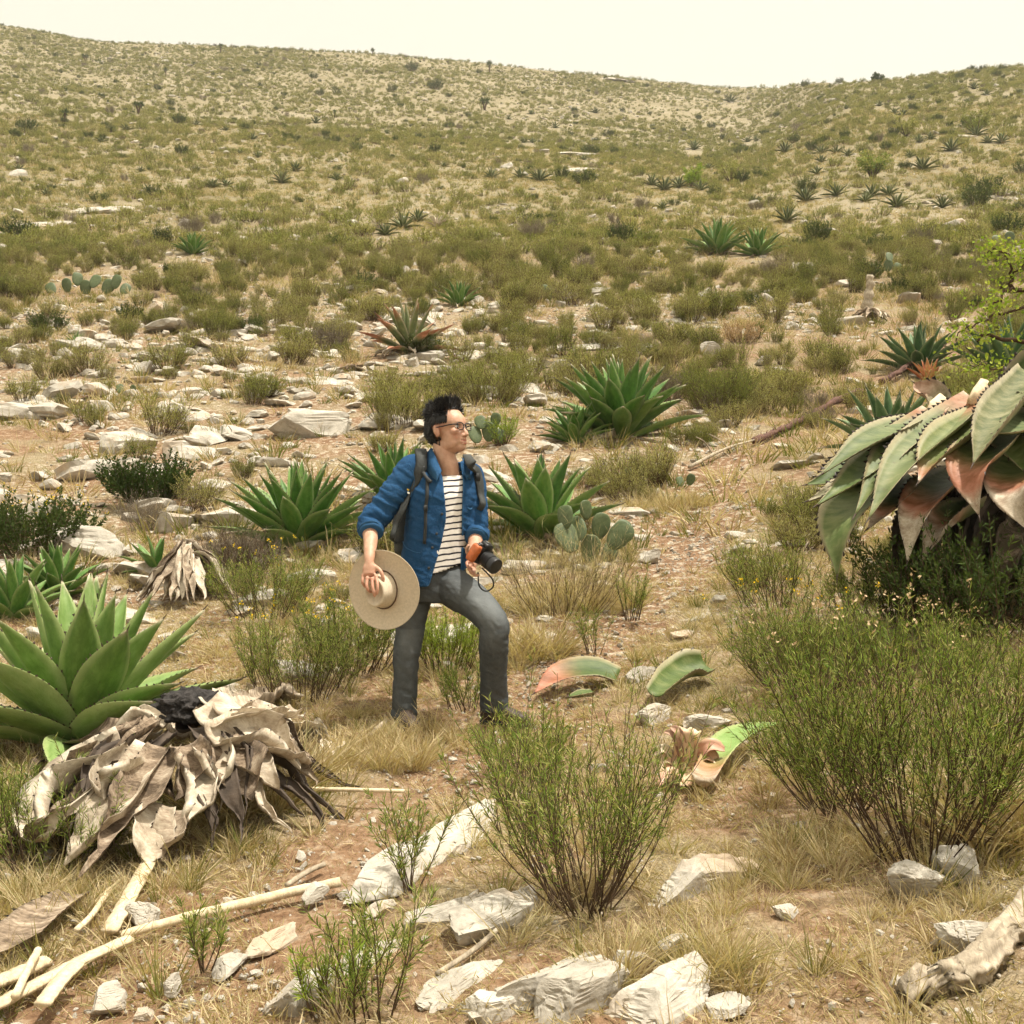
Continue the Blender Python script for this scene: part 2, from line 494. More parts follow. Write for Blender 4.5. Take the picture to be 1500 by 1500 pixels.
def hero_shrub(name, seed, loc, label, leaf_mat, rotz=0, fl_mat=None, group=None, cat='shrub', **kw):
    """near shrub: empty with stems, foliage and flowers as parts"""
    g = shrub_geo(seed, **kw)
    root = link(name, None, loc=loc, rot=(0, 0, rotz), label=label, cat=cat, group=group)
    link('stems', make_mesh('stems', g['stems'][0], g['stems'][1], [M_stem], smooth=True, cols={'tint': np.random.default_rng(seed).uniform(0, 1, len(g['stems'][0]))}), root)
    v, f, c = g['leaves']
    link('foliage', make_mesh('foliage', v, f, [leaf_mat], smooth=False, cols={'tint': c}), root)
    if 'flowers' in g:
        link('flowers', make_mesh('flowers', g['flowers'][0], g['flowers'][1], [fl_mat or M_yellow], smooth=False, cols={'tint': np.full(len(g['flowers'][0]), 0.5)}), root)
    return root

def tuft_mesh(name, seed, n=40, h=0.25, spread=0.8, r0=0.04, w=0.004, mats=None, segs=4, droop=0.5):
    """grass tuft: curved tapered blades"""
    rng = np.random.default_rng(seed)
    S = stems_paths(rng, n, h, spread, r0, segs, upturn=-droop, hvar=0.6)
    T = unit(np.gradient(S, axis=1))
    side = unit(np.cross(T, unit(rng.normal(size=(n, 1, 3)))))
    ww = (w * (1 - np.linspace(0, 1, segs + 1)) ** 0.6)[None, :, None] * rng.uniform(0.6, 1.2, (n, 1, 1))
    V = np.stack([S - side * ww, S + side * ww], 2)
    idx = np.arange(n * (segs + 1) * 2).reshape(n, segs + 1, 2)
    F = np.stack([idx[:, :-1, 0], idx[:, :-1, 1], idx[:, 1:, 1], idx[:, 1:, 0]], -1).reshape(-1, 4)
    c = np.repeat(rng.uniform(0, 1, n), (segs + 1) * 2)
    return make_mesh(name, V.reshape(-1, 3), F, mats, smooth=False, cols={'tint': c})

# ------------------------------------------------------------------ scattering of uncountable stuff (geometry nodes)
def scatter_stuff(name, label, cat, meshes, pts, rots, scls, idx):
    me = bpy.data.meshes.new(name)
    n = len(pts)
    me.vertices.add(n); me.vertices.foreach_set('co', np.asarray(pts, np.float32).ravel())
    for an, arr in (('rot', rots), ('scl', scls)):
        a = me.attributes.new(an, 'FLOAT_VECTOR', 'POINT'); a.data.foreach_set('vector', np.asarray(arr, np.float32).ravel())
    a = me.attributes.new('idx', 'INT', 'POINT'); a.data.foreach_set('value', np.asarray(idx, np.int32))
    me.update()
    o = link(name, me, label=label, cat=cat, kind='stuff')
    ng = bpy.data.node_groups.new(name + '_scatter', 'GeometryNodeTree')
    ng.interface.new_socket('Geometry', in_out='INPUT', socket_type='NodeSocketGeometry')
    ng.interface.new_socket('Geometry', in_out='OUTPUT', socket_type='NodeSocketGeometry')
    N, Lk = ng.nodes, ng.links
    gi, go = N.new('NodeGroupInput'), N.new('NodeGroupOutput')
    iop = N.new('GeometryNodeInstanceOnPoints')
    jn = N.new('GeometryNodeJoinGeometry')
    for k in range(len(meshes) - 1, -1, -1):          # the join socket takes the last link first
        src = bpy.data.objects.new(name + '_piece', meshes[k])
        oi = N.new('GeometryNodeObjectInfo'); oi.inputs['Object'].default_value = src
        oi.transform_space = 'ORIGINAL'
        g2i = N.new('GeometryNodeGeometryToInstance')
        Lk.new(oi.outputs['Geometry'], g2i.inputs[0]); Lk.new(g2i.outputs[0], jn.inputs[0])
    def attr(nm, typ):
        a = N.new('GeometryNodeInputNamedAttribute'); a.data_type = typ; a.inputs['Name'].default_value = nm
        return a.outputs['Attribute']
    e2r = N.new('FunctionNodeEulerToRotation'); Lk.new(attr('rot', 'FLOAT_VECTOR'), e2r.inputs[0])
    Lk.new(gi.outputs[0], iop.inputs['Points']); Lk.new(jn.outputs[0], iop.inputs['Instance'])
    iop.inputs['Pick Instance'].default_value = True
    Lk.new(attr('idx', 'INT'), iop.inputs['Instance Index'])
    Lk.new(e2r.outputs[0], iop.inputs['Rotation']); Lk.new(attr('scl', 'FLOAT_VECTOR'), iop.inputs['Scale'])
    Lk.new(iop.outputs[0], go.inputs[0])
    md = o.modifiers.new('scatter', 'NODES'); md.node_group = ng
    return o

def scatter_points(n, y0, y1, rng, umax=0.52, pw=1.0):
    """random points spread evenly over the ground wedge in view"""
    y = np.sqrt(rng.uniform(y0 ** 2, y1 ** 2, n)) if pw == 1.0 else y0 * (y1 / y0) ** rng.uniform(0, 1, n)
    u = rng.uniform(-umax, umax, n)
    return u * y, y

# ------------------------------------------------------------------ limestone
mr, nt, bs = new_mat('pale limestone')
tc = nd(nt, 'ShaderNodeTexCoord'); oi = nd(nt, 'ShaderNodeObjectInfo')
vadd = nd(nt, 'ShaderNodeVectorMath', operation='ADD'); nt.links.new(tc.outputs['Object'], vadd.inputs[0])
cmb = nd(nt, 'ShaderNodeCombineXYZ'); rr = mathn(nt, 'MULTIPLY', oi.outputs['Random'], 40.0)
for k in range(3): nt.links.new(rr, cmb.inputs[k])
nt.links.new(cmb.outputs[0], vadd.inputs[1]); VV = vadd.outputs[0]
r1 = noise_tex(nt, 5, 6, 0.68, vec=VV); r2 = noise_tex(nt, 30, 5, 0.72, vec=VV); r3 = noise_tex(nt, 2.0, 3, 0.5, vec=VV)
base = ramp(nt, [(0.25, (0.22, 0.195, 0.155)), (0.45, (0.37, 0.335, 0.28)), (0.70, (0.54, 0.50, 0.43))], r1).outputs[0]
dk = mixc(nt, mathn(nt, 'MULTIPLY', ramp(nt, [(0.54, (0, 0, 0)), (0.70, (1, 1, 1))], r2).outputs[0], 0.55), base, (0.24, 0.205, 0.16))
wm = mixc(nt, mathn(nt, 'MULTIPLY', ramp(nt, [(0.56, (0, 0, 0)), (0.68, (1, 1, 1))], r3).outputs[0], 0.5), dk, (0.46, 0.31, 0.18))
nt.links.new(wm, bs.inputs['Base Color'])
bs.inputs['Roughness'].default_value = 0.92; bs.inputs['Specular IOR Level'].default_value = 0.2
bump(nt, bs, mathn(nt, 'ADD', r2, mathn(nt, 'MULTIPLY', r1, 2.0)), 0.45, 0.010)
M_rock = mr

def rock_mesh(name, seed, dims=(1, 0.7, 0.5), sub=3, rough=0.16, facets=9, strata=0.0, flat=0.6):
    rng = np.random.default_rng(seed)
    bm = bmesh.new(); bmesh.ops.create_icosphere(bm, subdivisions=sub, radius=1.0)
    V = np.array([v.co[:] for v in bm.verts]); F = np.array([[v.index for v in f.verts] for f in bm.faces]); bm.free()
    V = np.sign(V) * np.abs(V) ** flat
    for k in range(facets):                       # chipped faces
        d = unit(rng.normal(size=3)); lim = rng.uniform(0.50, 0.92)
        s = V @ d; ex = np.maximum(s - lim, 0)
        V = V - d[None, :] * (ex * 1.0)[:, None]
    Q = V * (np.asarray(dims) / np.max(dims))
    rg_ = np.abs(fbm(Q * 3.4 + seed, 3, seed + 3))          # crevices
    V = V * (1 + 0.8 * rough * fbm(V * 1.6 + seed, 3, seed)[:, None] - 0.45 * rough * np.exp(-(rg_ / .06) ** 2)[:, None] + 0.26 * rough * fbm(Q * 8 + seed, 4, seed + 5)[:, None])
    if strata:
        q = V[:, 2] * 7 + 0.8 * fbm(V * 1.3, 2, seed + 9)
        V[:, :2] *= (1 + strata * (np.abs((q % 1.0) - 0.5) - 0.25))[:, None]
    V = V * (np.asarray(dims) * 0.5)[None, :]
    return make_mesh(name, V, F, [M_rock], smooth=False)
# ------------------------------------------------------------------ agave
def agave_mat(name, greens, gloss=0.52, edge=(0.30, 0.30, 0.13), dk=1.0):
    m, nt, b = new_mat(name)
    oi = nd(nt, 'ShaderNodeObjectInfo')
    att = nd(nt, 'ShaderNodeAttribute', attribute_name='tint')
    sep = nd(nt, 'ShaderNodeSeparateColor'); nt.links.new(att.outputs['Color'], sep.inputs[0])
    tc = nd(nt, 'ShaderNodeTexCoord'); P = tc.outputs['Object']
    mp = nd(nt, 'ShaderNodeMapping'); mp.inputs['Scale'].default_value = (1.0, 3.2, 1.6); nt.links.new(P, mp.inputs['Vector'])
    a = noise_tex(nt, 7, 5, 0.6, vec=mp.outputs[0]); f = noise_tex(nt, 55, 4, 0.6, vec=mp.outputs[0])
    sp = noise_tex(nt, 26, 3, 0.5, vec=P)
    k = mathn(nt, 'ADD', mathn(nt, 'MULTIPLY', a, 0.7), mathn(nt, 'MULTIPLY', oi.outputs['Random'], 0.3))
    g = ramp(nt, [(0.3, greens[0]), (0.5, greens[1]), (0.72, greens[2])], k).outputs[0]
    g = mixc(nt, mathn(nt, 'MULTIPLY', ramp(nt, [(0.66, (0, 0, 0)), (0.74, (1, 1, 1))], sp).outputs[0], 0.45), g, (0.10, 0.085, 0.04))
    red = ramp(nt, [(0.35, (0.27, 0.075, 0.035)), (0.65, (0.42, 0.20, 0.125))], a).outputs[0]
    dry = ramp(nt, [(0.30, (0.075, 0.05, 0.032)), (0.42, (0.24, 0.18, 0.125)), (0.57, (0.43, 0.36, 0.27)), (0.72, (0.62, 0.55, 0.44))], mathn(nt, 'ADD', mathn(nt, 'MULTIPLY', a, 0.75), mathn(nt, 'ADD', mathn(nt, 'MULTIPLY', f, 0.35), mathn(nt, 'MULTIPLY', mathn(nt, 'SUBTRACT', oi.outputs['Random'], .62), .40)))).outputs[0]
    gr = mathn(nt, 'ADD', sep.outputs[1], mathn(nt, 'MULTIPLY', mathn(nt, 'SUBTRACT', a, 0.5), mathn(nt, 'MULTIPLY', sep.outputs[1], 1.4)), True)
    dr = mathn(nt, 'ADD', sep.outputs[0], mathn(nt, 'MULTIPLY', mathn(nt, 'SUBTRACT', a, 0.5), mathn(nt, 'MULTIPLY', sep.outputs[0], 1.0)), True)
    c = mixc(nt, mathn(nt, 'MULTIPLY', sep.outputs[2], 0.6), g, edge)
    c = mixc(nt, gr, c, red)
    c = mixc(nt, dr, c, dry)
    nt.links.new(c, b.inputs['Base Color'])
    nt.links.new(mathn(nt, 'ADD', gloss, mathn(nt, 'MULTIPLY', dr, 0.4), True), b.inputs['Roughness'])
    b.inputs['Specular IOR Level'].default_value = 0.3
    bump(nt, b, mathn(nt, 'ADD', a, mathn(nt, 'MULTIPLY', f, 0.25)), 0.35, 0.012)
    return m

M_agave = agave_mat('agave green', [(0.04, 0.105, 0.018), (0.08, 0.175, 0.032), (0.15, 0.25, 0.06)])
M_agave_big = agave_mat('agave pale green', [(0.085, 0.155, 0.03), (0.145, 0.235, 0.055), (0.23, 0.32, 0.11)], edge=(.42, .44, .20))
M_agave_far = agave_mat('agave far', [(0.018, 0.045, 0.014), (0.035, 0.075, 0.022), (0.06, 0.11, 0.035)])
M_agave_blue = agave_mat('agave grey green', [(0.035, 0.075, 0.03), (0.06, 0.12, 0.045), (0.11, 0.18, 0.075)])
M_agave_old = agave_mat('agave old leaf', [(0.035, 0.062, 0.014), (0.075, 0.11, 0.026), (0.17, 0.19, 0.07)], 0.55, edge=(.48, .37, .25))
M_agave_pale = agave_mat('agave grey pale leaf', [(0.07, 0.10, 0.035), (0.14, 0.165, 0.065), (0.27, 0.26, 0.14)], 0.6, edge=(.50, .40, .28))
M_agave_red = agave_mat('agave red leaf', [(0.38, 0.10, 0.05), (0.46, 0.17, 0.08), (0.50, 0.28, 0.12)])
M_thorn = simple_mat('agave thorn', (0.05, 0.028, 0.018), 0.5, 0.3, 40)
M_deadleaf = agave_mat('dead agave leaf', [(0.3, 0.25, 0.18)] * 3, 0.6)

_prof_s = np.array([0, .12, .28, .42, .56, .70, .82, .92, 1.0])
_prof_w = np.array([.74, .80, .95, 1.0, .94, .72, .45, .19, .012])

def leaf_geo(path, W, nrm, cup=0.35, th=0.03, n=20, teeth=0.045, tooth=0.013, seed=0, dry=0.0, drytip=0.0, red=0.0, redtip=0.0, wrinkle=0.0, twist=0.0, curl=0.0, prof=None, margin=1.0, nt_=7, cut=False, spine=True, cupend=None):
    """thick channelled leaf along a path; nrm = normal hint of the upper face.
    cup: V depth; curl: margins rolled in (dead leaves). Returns Geo."""
    rng = np.random.default_rng(seed)
    P = smooth_path(path, n)
    s = np.linspace(0, 1, n)
    T = unit(np.gradient(P, axis=0))
    nh = np.asarray(nrm, float)
    if nh.ndim == 1: nh = np.broadcast_to(nh, P.shape)
    else: nh = nh[0][None] * (1 - s[:, None]) + nh[1][None] * s[:, None]
    S = unit(np.cross(T, nh)); N = np.cross(S, T)
    if twist:
        a = twist * s; S, N = S * np.cos(a)[:, None] + N * np.sin(a)[:, None], N * np.cos(a)[:, None] - S * np.sin(a)[:, None]
    w = W * 0.5 * (np.interp(s, _prof_s, _prof_w) if prof is None else np.interp(s, prof[0], prof[1]))
    length = np.linalg.norm(np.diff(P, axis=0), axis=1).sum()
    t = np.linspace(-1, 1, nt_)
    thick = th * (1 - 0.8 * s)
    cu = cup if cupend is None else cup + (cupend - cup) * s
    top = np.zeros((n, nt_, 3)); bot = np.zeros((n, nt_, 3))
    for j, tj in enumerate(t):
        ang = np.clip(np.abs(tj) * (np.full(n, cu) if np.isscalar(cu) else cu) * 1.25 + curl * (0.4 + 0.6 * s) * tj * tj, 0, 3.6)
        # arc-like channel section: side and rise
        k = np.where(ang < 1e-3, 1.0, np.sin(ang) / np.maximum(ang, 1e-3))
        rise = np.where(ang < 1e-3, 0.0, (1 - np.cos(ang)) / np.maximum(ang, 1e-3))
        y = np.sign(tj) * np.abs(tj) * w * k; z = np.abs(tj) * w * rise
        pt = P + S * y[:, None] + N * z[:, None]
        top[:, j] = pt
        bot[:, j] = pt - N * (thick * (1 - tj ** 2) + 0.0025)[:, None]
    if wrinkle:
        q = top.reshape(-1, 3)
        d = np.stack([fbm(q * f_ + seed * 3.1, 3, seed + k) for k, f_ in ((0, 9), (1, 9), (2, 9))], 1) * wrinkle
        d = d * (0.25 + 0.75 * np.repeat(s, nt_))[:, None]
        top += d.reshape(top.shape); bot += d.reshape(bot.shape)
    g = Geo()
    V = np.concatenate([top.reshape(-1, 3), bot.reshape(-1, 3)])
    I = lambda i, j, b=0: b * n * nt_ + i * nt_ + j
    F = []
    for i in range(n - 1):
        for j in range(nt_ - 1):
            F.append((I(i, j), I(i + 1, j), I(i + 1, j + 1), I(i, j + 1)))
            F.append((I(i, j, 1), I(i, j + 1, 1), I(i + 1, j + 1, 1), I(i + 1, j, 1)))
        F.append((I(i, 0), I(i, 0, 1), I(i + 1, 0, 1), I(i + 1, 0)))
        F.append((I(i, nt_ - 1), I(i + 1, nt_ - 1), I(i + 1, nt_ - 1, 1), I(i, nt_ - 1, 1)))
    F.append(tuple(I(0, j) for j in range(nt_)) + tuple(I(0, j, 1) for j in range(nt_ - 1, -1, -1)))
    F.append(tuple(I(n - 1, j) for j in range(nt_ - 1, -1, -1)) + tuple(I(n - 1, j, 1) for j in range(nt_)))
    ss = np.repeat(s, nt_); tt = np.tile(np.abs(t), n)
    cd = np.full(n * nt_, float(dry)); cr = np.full(n * nt_, float(red))
    if drytip: cd = np.maximum(cd, sstep(1 - drytip - 0.05 - 0.05 * tt, 1 - drytip + 0.06 - 0.05 * tt, ss))
    if redtip: cr = np.maximum(cr, sstep(1 - redtip - 0.22, 1 - redtip + 0.12, ss) * 0.95)
    if cut: cd = np.maximum(cd, 0.8 * (1 - sstep(0.0, 0.10, ss))); cr = np.maximum(cr, (1 - sstep(0.06, 0.3, ss)) * 0.8)
    cm = margin * sstep(0.75, 1.0, tt)
    C = np.stack([cd, cr, cm], 1)
    g.add(V, F, 0, np.concatenate([C, C]))
    if teeth:
        cum = np.concatenate([[0], np.linalg.norm(np.diff(P, axis=0), axis=1).cumsum()])
        for side, j in ((-1, 0), (1, nt_ - 1)):
            d = 0.1 * length
            while d < 0.93 * length:
                i = np.interp(d, cum, np.arange(n)); i0 = min(int(i), n - 2); fr = i - i0
                e = top[i0, j] * (1 - fr) + top[i0 + 1, j] * fr
                inn = top[i0, j - side]                 # neighbour toward the middle
                out = unit(e - inn); tg = T[i0]
                h = tooth * rng.uniform(0.7, 1.3); bw = tooth * 0.9
                e = e - out * 0.002
                tn = N[i0] * 0.0022
                g.add([e - tg * bw, e + tg * bw, e + out * h + tg * h * rng.uniform(-0.2, 0.5), e - tn], [(0, 1, 2), (0, 2, 3), (1, 3, 2)], 1)
                d += teeth * rng.uniform(0.75, 1.3)
    if spine:
        sp = 0.035 * (length / 0.7)
        v, f = tube_vf([P[-1] - T[-1] * 0.012, P[-1] + T[-1] * sp * 0.5, P[-1] + T[-1] * sp], [0.0045, 0.003, 0.0004], 5)
        g.add(v, f, 1)
    return g

def arc_path(L, elev0, bend, pw=1.3, n=9):
    """path in the xz plane starting at elev0 and bending down by `bend` radians"""
    s = np.linspace(0, 1, n); ph = elev0 - bend * s ** pw
    d = np.stack([np.cos(ph), np.zeros(n), np.sin(ph)], 1)
    p = np.concatenate([[[0, 0, 0]], (0.5 * (d[1:] + d[:-1]) * L / (n - 1)).cumsum(0)])
    return p, np.array([-math.sin(elev0), 0, math.cos(elev0)])

_leafcache = {}
def std_leaf(key, L=1.0, W=0.24, elev=60, bend=10, cup=0.7, mat=None, lod=2, **kw):
    if key in _leafcache: return _leafcache[key]
    p, nn = arc_path(L, R(elev), R(bend))
    n, k = {2: (18, 7), 1: (11, 5), 0: (7, 3)}[lod]
    ne = np.array([-math.sin(R(elev - bend)), 0, math.cos(R(elev - bend))])
    g = leaf_geo(p, W, np.array([nn, ne]), cup=cup, th=0.04 * L, n=n, nt_=k, teeth=(0.055 if lod == 2 else 0.10) * (lod > 0), tooth=0.016, **kw)
    me = g.mesh('leaf', [mat, M_thorn])
    _leafcache[key] = me
    return me

def agave(loc, size, n, label, seed=0, mat=None, style='std', lod=2, tilt=(0, 0), W=0.27, elev=(87, 24), dead=6, group=None, name='agave', redtips=0.0, bend=(4, 22)):
    """rosette whose leaves are parts; size = leaf length"""
    rng = np.random.default_rng(seed + 100)
    mat = mat or M_agave
    root = link(name, None, loc=loc, rot=(tilt[0], tilt[1], rng.uniform(0, 6.28)), label=label, cat='agave', group=group)
    K = 6
    for i in range(n):
        f = i / (n - 1)
        k = int(round(f * (K - 1)))
        e = elev[0] + (elev[1] - elev[0]) * (k / (K - 1)) ** 0.85
        var = i % 2
        me = std_leaf((style, mat.name, lod, k, var, W, elev, bend), 1.0, W * (0.8 + 0.2 * min(1, f * 2)), e, bend[0] + (bend[1] - bend[0]) * f + (6 if var else -4), 0.85 - 0.25 * f, mat, lod, seed=seed + k * 2 + var,
                      drytip=0.02 + (0.10 if (f > 0.85 and var) else 0), redtip=redtips * f, margin=0.8)
        az = i * 2.39996 + rng.normal(0, 0.12)
        rad = size * (0.03 + 0.07 * f)
        L = size * (0.88 + 0.12 * math.sin(min(1, f * 1.5) * 1.57)) * rng.uniform(0.92, 1.06)
        link('leaf', me, root, (rad * math.cos(az), rad * math.sin(az), size * (0.16 - 0.12 * f)), (rng.normal(0, 0.05), rng.normal(0, 0.06), az), L)
    for i in range(dead):                                  # withered skirt leaves
        me = std_leaf((style, 'skirt', lod, i % 3), 0.8, 0.2, 5 - 12 * (i % 3), 50 + 18 * (i % 3), 0.5, M_deadleaf, max(lod, 1), seed=900 + i % 3, dry=1.0, wrinkle=0.05, curl=1.2)
        az = i * 2.39996 * 1.7 + rng.uniform(0, 1)
        link('dead_leaf', me, root, (size * 0.10 * math.cos(az), size * 0.10 * math.sin(az), size * 0.07), (0, 0, az), size * rng.uniform(0.75, 1.0))
    # short stem
    v, f = tube_vf([(0, 0, -0.08 * size), (0, 0, 0.05 * size), (0, 0, 0.22 * size), (0, 0, 0.3 * size)], np.array([0.13, 0.13, 0.08, 0.02]) * size, 10)
    link('stem', make_mesh('stem', v, f, [M_deadleaf], smooth=True, cols={'tint': np.tile([[0.6, 0, 0]], (len(v), 1))}), root)
    return root

def agave_far_mesh(seed, n=22, mat=None, lod=0, dry=0.0):
    """whole rosette as one mesh for the distance"""
    rng = np.random.default_rng(seed); G = Geo()
    for i in range(n):
        f = i / (n - 1)
        p, nn = arc_path(1.0, R(84 - 72 * f ** 0.85), R(6 + 18 * f))
        g = leaf_geo(p, 0.21, nn, cup=0.7, th=0.05, n=7, nt_=3, teeth=0, seed=seed + i, spine=False, dry=dry if rng.uniform() < 0.8 else 0.2, drytip=0.1 if rng.uniform() < 0.25 else 0.0, redtip=0)
        V = np.concatenate(g.v) * rng.uniform(0.75, 1.05) * (0.75 + 0.25 * f)
        az = i * 2.39996 + rng.normal(0, 0.15); c, s_ = math.cos(az), math.sin(az)
        V = np.stack([V[:, 0] * c - V[:, 1] * s_, V[:, 0] * s_ + V[:, 1] * c, V[:, 2] + 0.06], 1)
        G.add(V, g.f, 0, np.concatenate(g.c))
    return G.mesh('agave', [mat or M_agave_far])

# ---- the countable rosettes, each seen at (px, py of its base) with its spread in photograph pixels
def spot(px, py, wpx, ymin=0):
    p = place(px, py, ymin); return p, wpx * m_px(p.y)

def near_agave(px, py, wpx, n, label, seed, ymin=0, sink=0.05, **kw):
    p, w = spot(px, py, wpx, ymin)
    p.z -= sink * w
    return agave(p, w * 0.63, int(n * 1.2), label, seed, **kw)

A = near_agave
big = agave(place(112, 1095), .84, 34, 'huge pale green agave with broad toothed leaves behind the withered dead agave', 1, M_agave_big, 'big', 2, W=0.34, elev=(87, 6), dead=0, bend=(-4, 16), tilt=(R(-8), 0))
A(438, 800, 205, 44, 'dense round agave with a shaggy dead skirt beside the grey leafless bush', 2, style='mid')
A(578, 735, 150, 26, 'agave half hidden behind the blue shoulder of the man', 3, style='mid', W=0.24)
A(792, 785, 200, 24, 'broad-leaved agave with the large blue-green prickly pear at its foot', 4, style='wide', W=0.34, dead=5, elev=(88, 22))
A(908, 640, 190, 44, 'large dark green agave, the bigger of two side by side behind the trail', 5, style='mid')
A(843, 648, 95, 24, 'small agave tucked against the larger dark green rosette', 6, style='mid', dead=2)
A(1345, 545, 120, 26, 'grey-green agave behind the small orange-red agave', 7, mat=M_agave_blue, style='blue', dead=3, elev=(86, 14))
A(1305, 668, 170, 24, 'grey-green agave standing behind the giant drooping agave', 8, mat=M_agave_blue, style='blue', dead=3, elev=(87, 20))
A(1360, 562, 62, 14, 'small agave turned orange-red next to the fallen flower stalk', 9, mat=M_agave_red, style='red', lod=1, dead=2, elev=(86, 35))
A(1478, 565, 170, 24, 'grey-green agave under the leafy branches of the tree', 10, mat=M_agave_blue, style='blue', dead=3)
A(85, 872, 130, 22, 'dark agave with upright leaves shaded by a bush', 11, style='mid', dead=3)
A(20, 905, 150, 22, 'dark agave low among grass behind the huge pale agave', 12, style='mid', dead=3)
A(228, 838, 95, 12, 'young agave growing out of the grey dead agave heap', 13, style='wide', W=0.30, dead=0, elev=(80, 10))
A(415, 862, 42, 10, 'tiny agave seedling in the scrub below the shaggy agave', 14, style='mid', lod=1, dead=0)
A(672, 448, 62, 22, 'small dark agave upslope of the dying reddish agave', 15, style='mid', lod=1, dead=2)
A(283, 372, 52, 26, 'lone dark agave below a grey twiggy bush', 16, style='mid', lod=1, dead=2)
A(1050, 372, 85, 24, 'taller agave of a pair standing together on the scrub slope', 17, style='mid', lod=1, dead=3, elev=(86, 25))
A(1110, 374, 70, 22, 'shorter agave crowding its taller neighbour on the scrub slope', 18, style='mid', lod=1, dead=3, elev=(86, 20))
A(112, 505, 36, 16, 'small spiky yucca-like agave among rocks and bushes', 19, style='slim', W=0.12, lod=1, dead=0, elev=(88, 20))

# dying reddish agave in the middle of the slope
p, w = spot(600, 520, 150)
dying = agave(p, w * 0.52, 22, 'dying agave with reddish curled leaves and pale cut heart', 23, M_agave_pale, 'dying', 2, W=0.21, elev=(86, 8), dead=14, redtips=0.5)
v, f = tube_vf([(0, 0, 0.0), (0, 0, 0.12), (0, 0, 0.30), (0.02, 0, 0.36)], np.array([0.14, 0.17, 0.15, 0.04]), 12)
link('cut_heart', make_mesh('cut_heart', v, f, [simple_mat('pale agave heart', (0.62, 0.47, 0.27), 0.7, 0.3, 14, 0.5, 0.02)]), dying, (0, 0, 0.02))

M_far = [agave_far_mesh(300 + k) for k in range(4)]
M_far_dead = [agave_far_mesh(320 + k, 16, M_deadleaf, 0, 1.0) for k in range(2)]
FAR = [(590, 335, 52), (565, 345, 40), (612, 325, 40), (720, 262, 34), (762, 262, 32), (790, 266, 42), (433, 252, 30), (413, 270, 38), (493, 264, 26), (312, 276, 30), (332, 274, 24),
       (1150, 224, 34), (1203, 226, 30), (1225, 225, 24), (1242, 230, 24), (1203, 238, 24), (1197, 256, 30), (1225, 288, 42), (1180, 296, 46), (1277, 288, 40), (1302, 287, 40), (1313, 304, 46), (1380, 305, 40), (1153, 326, 50),
       (1267, 296, 34), (1352, 250, 46), (1393, 222, 40), (1347, 210, 26), (1363, 205, 24), (1430, 200, 34), (1467, 210, 32), (1447, 210, 26), (1333, 232, 22), (1095, 208, 18), (1108, 207, 18), (1017, 220, 30), (1038, 248, 22),
       (1070, 150, 26), (1288, 156, 18), (1240, 160, 14), (1323, 171, 24), (1310, 167, 22), (1427, 131, 22), (1445, 140, 20), (1417, 150, 16), (1025, 280, 34), (973, 280, 42), (995, 276, 36), (955, 272, 34), (970, 306, 24),
       (68, 288, 24), (28, 250, 22), (207, 253, 18), (148, 210, 20), (185, 192, 22), (288, 184, 18), (330, 192, 18), (370, 205, 22), (352, 227, 18), (378, 232, 18), (463, 181, 24), (873, 166, 18), (813, 188, 20), (745, 175, 14),
       (778, 168, 16), (767, 209, 18), (780, 210, 18), (567, 196, 14), (650, 245, 18), (855, 235, 16)]
for i, (px, py, w) in enumerate(FAR):
    p = place(px, py); s = w * m_px(p.y) * 0.66
    link('agave', M_far[i % 4], None, (p.x, p.y, p.z - 0.03 * s), (0, 0, i * 1.3), s, 'green agave rosette dotted over the upper hillside scrub', 'agave', 'agaves on the upper hillside')
for i, (px, py, w) in enumerate([(640, 335, 50), (300, 274, 24), (284, 275, 24), (850, 392, 40), (430, 300, 16)]):
    p = place(px, py); s = w * m_px(p.y) * 0.55
    link('dead_agave', M_far_dead[i % 2], None, p, (0, 0, i * 2.1), s, 'withered brown agave rosette on the upper hillside', 'dead agave', 'withered agaves on the upper hillside')

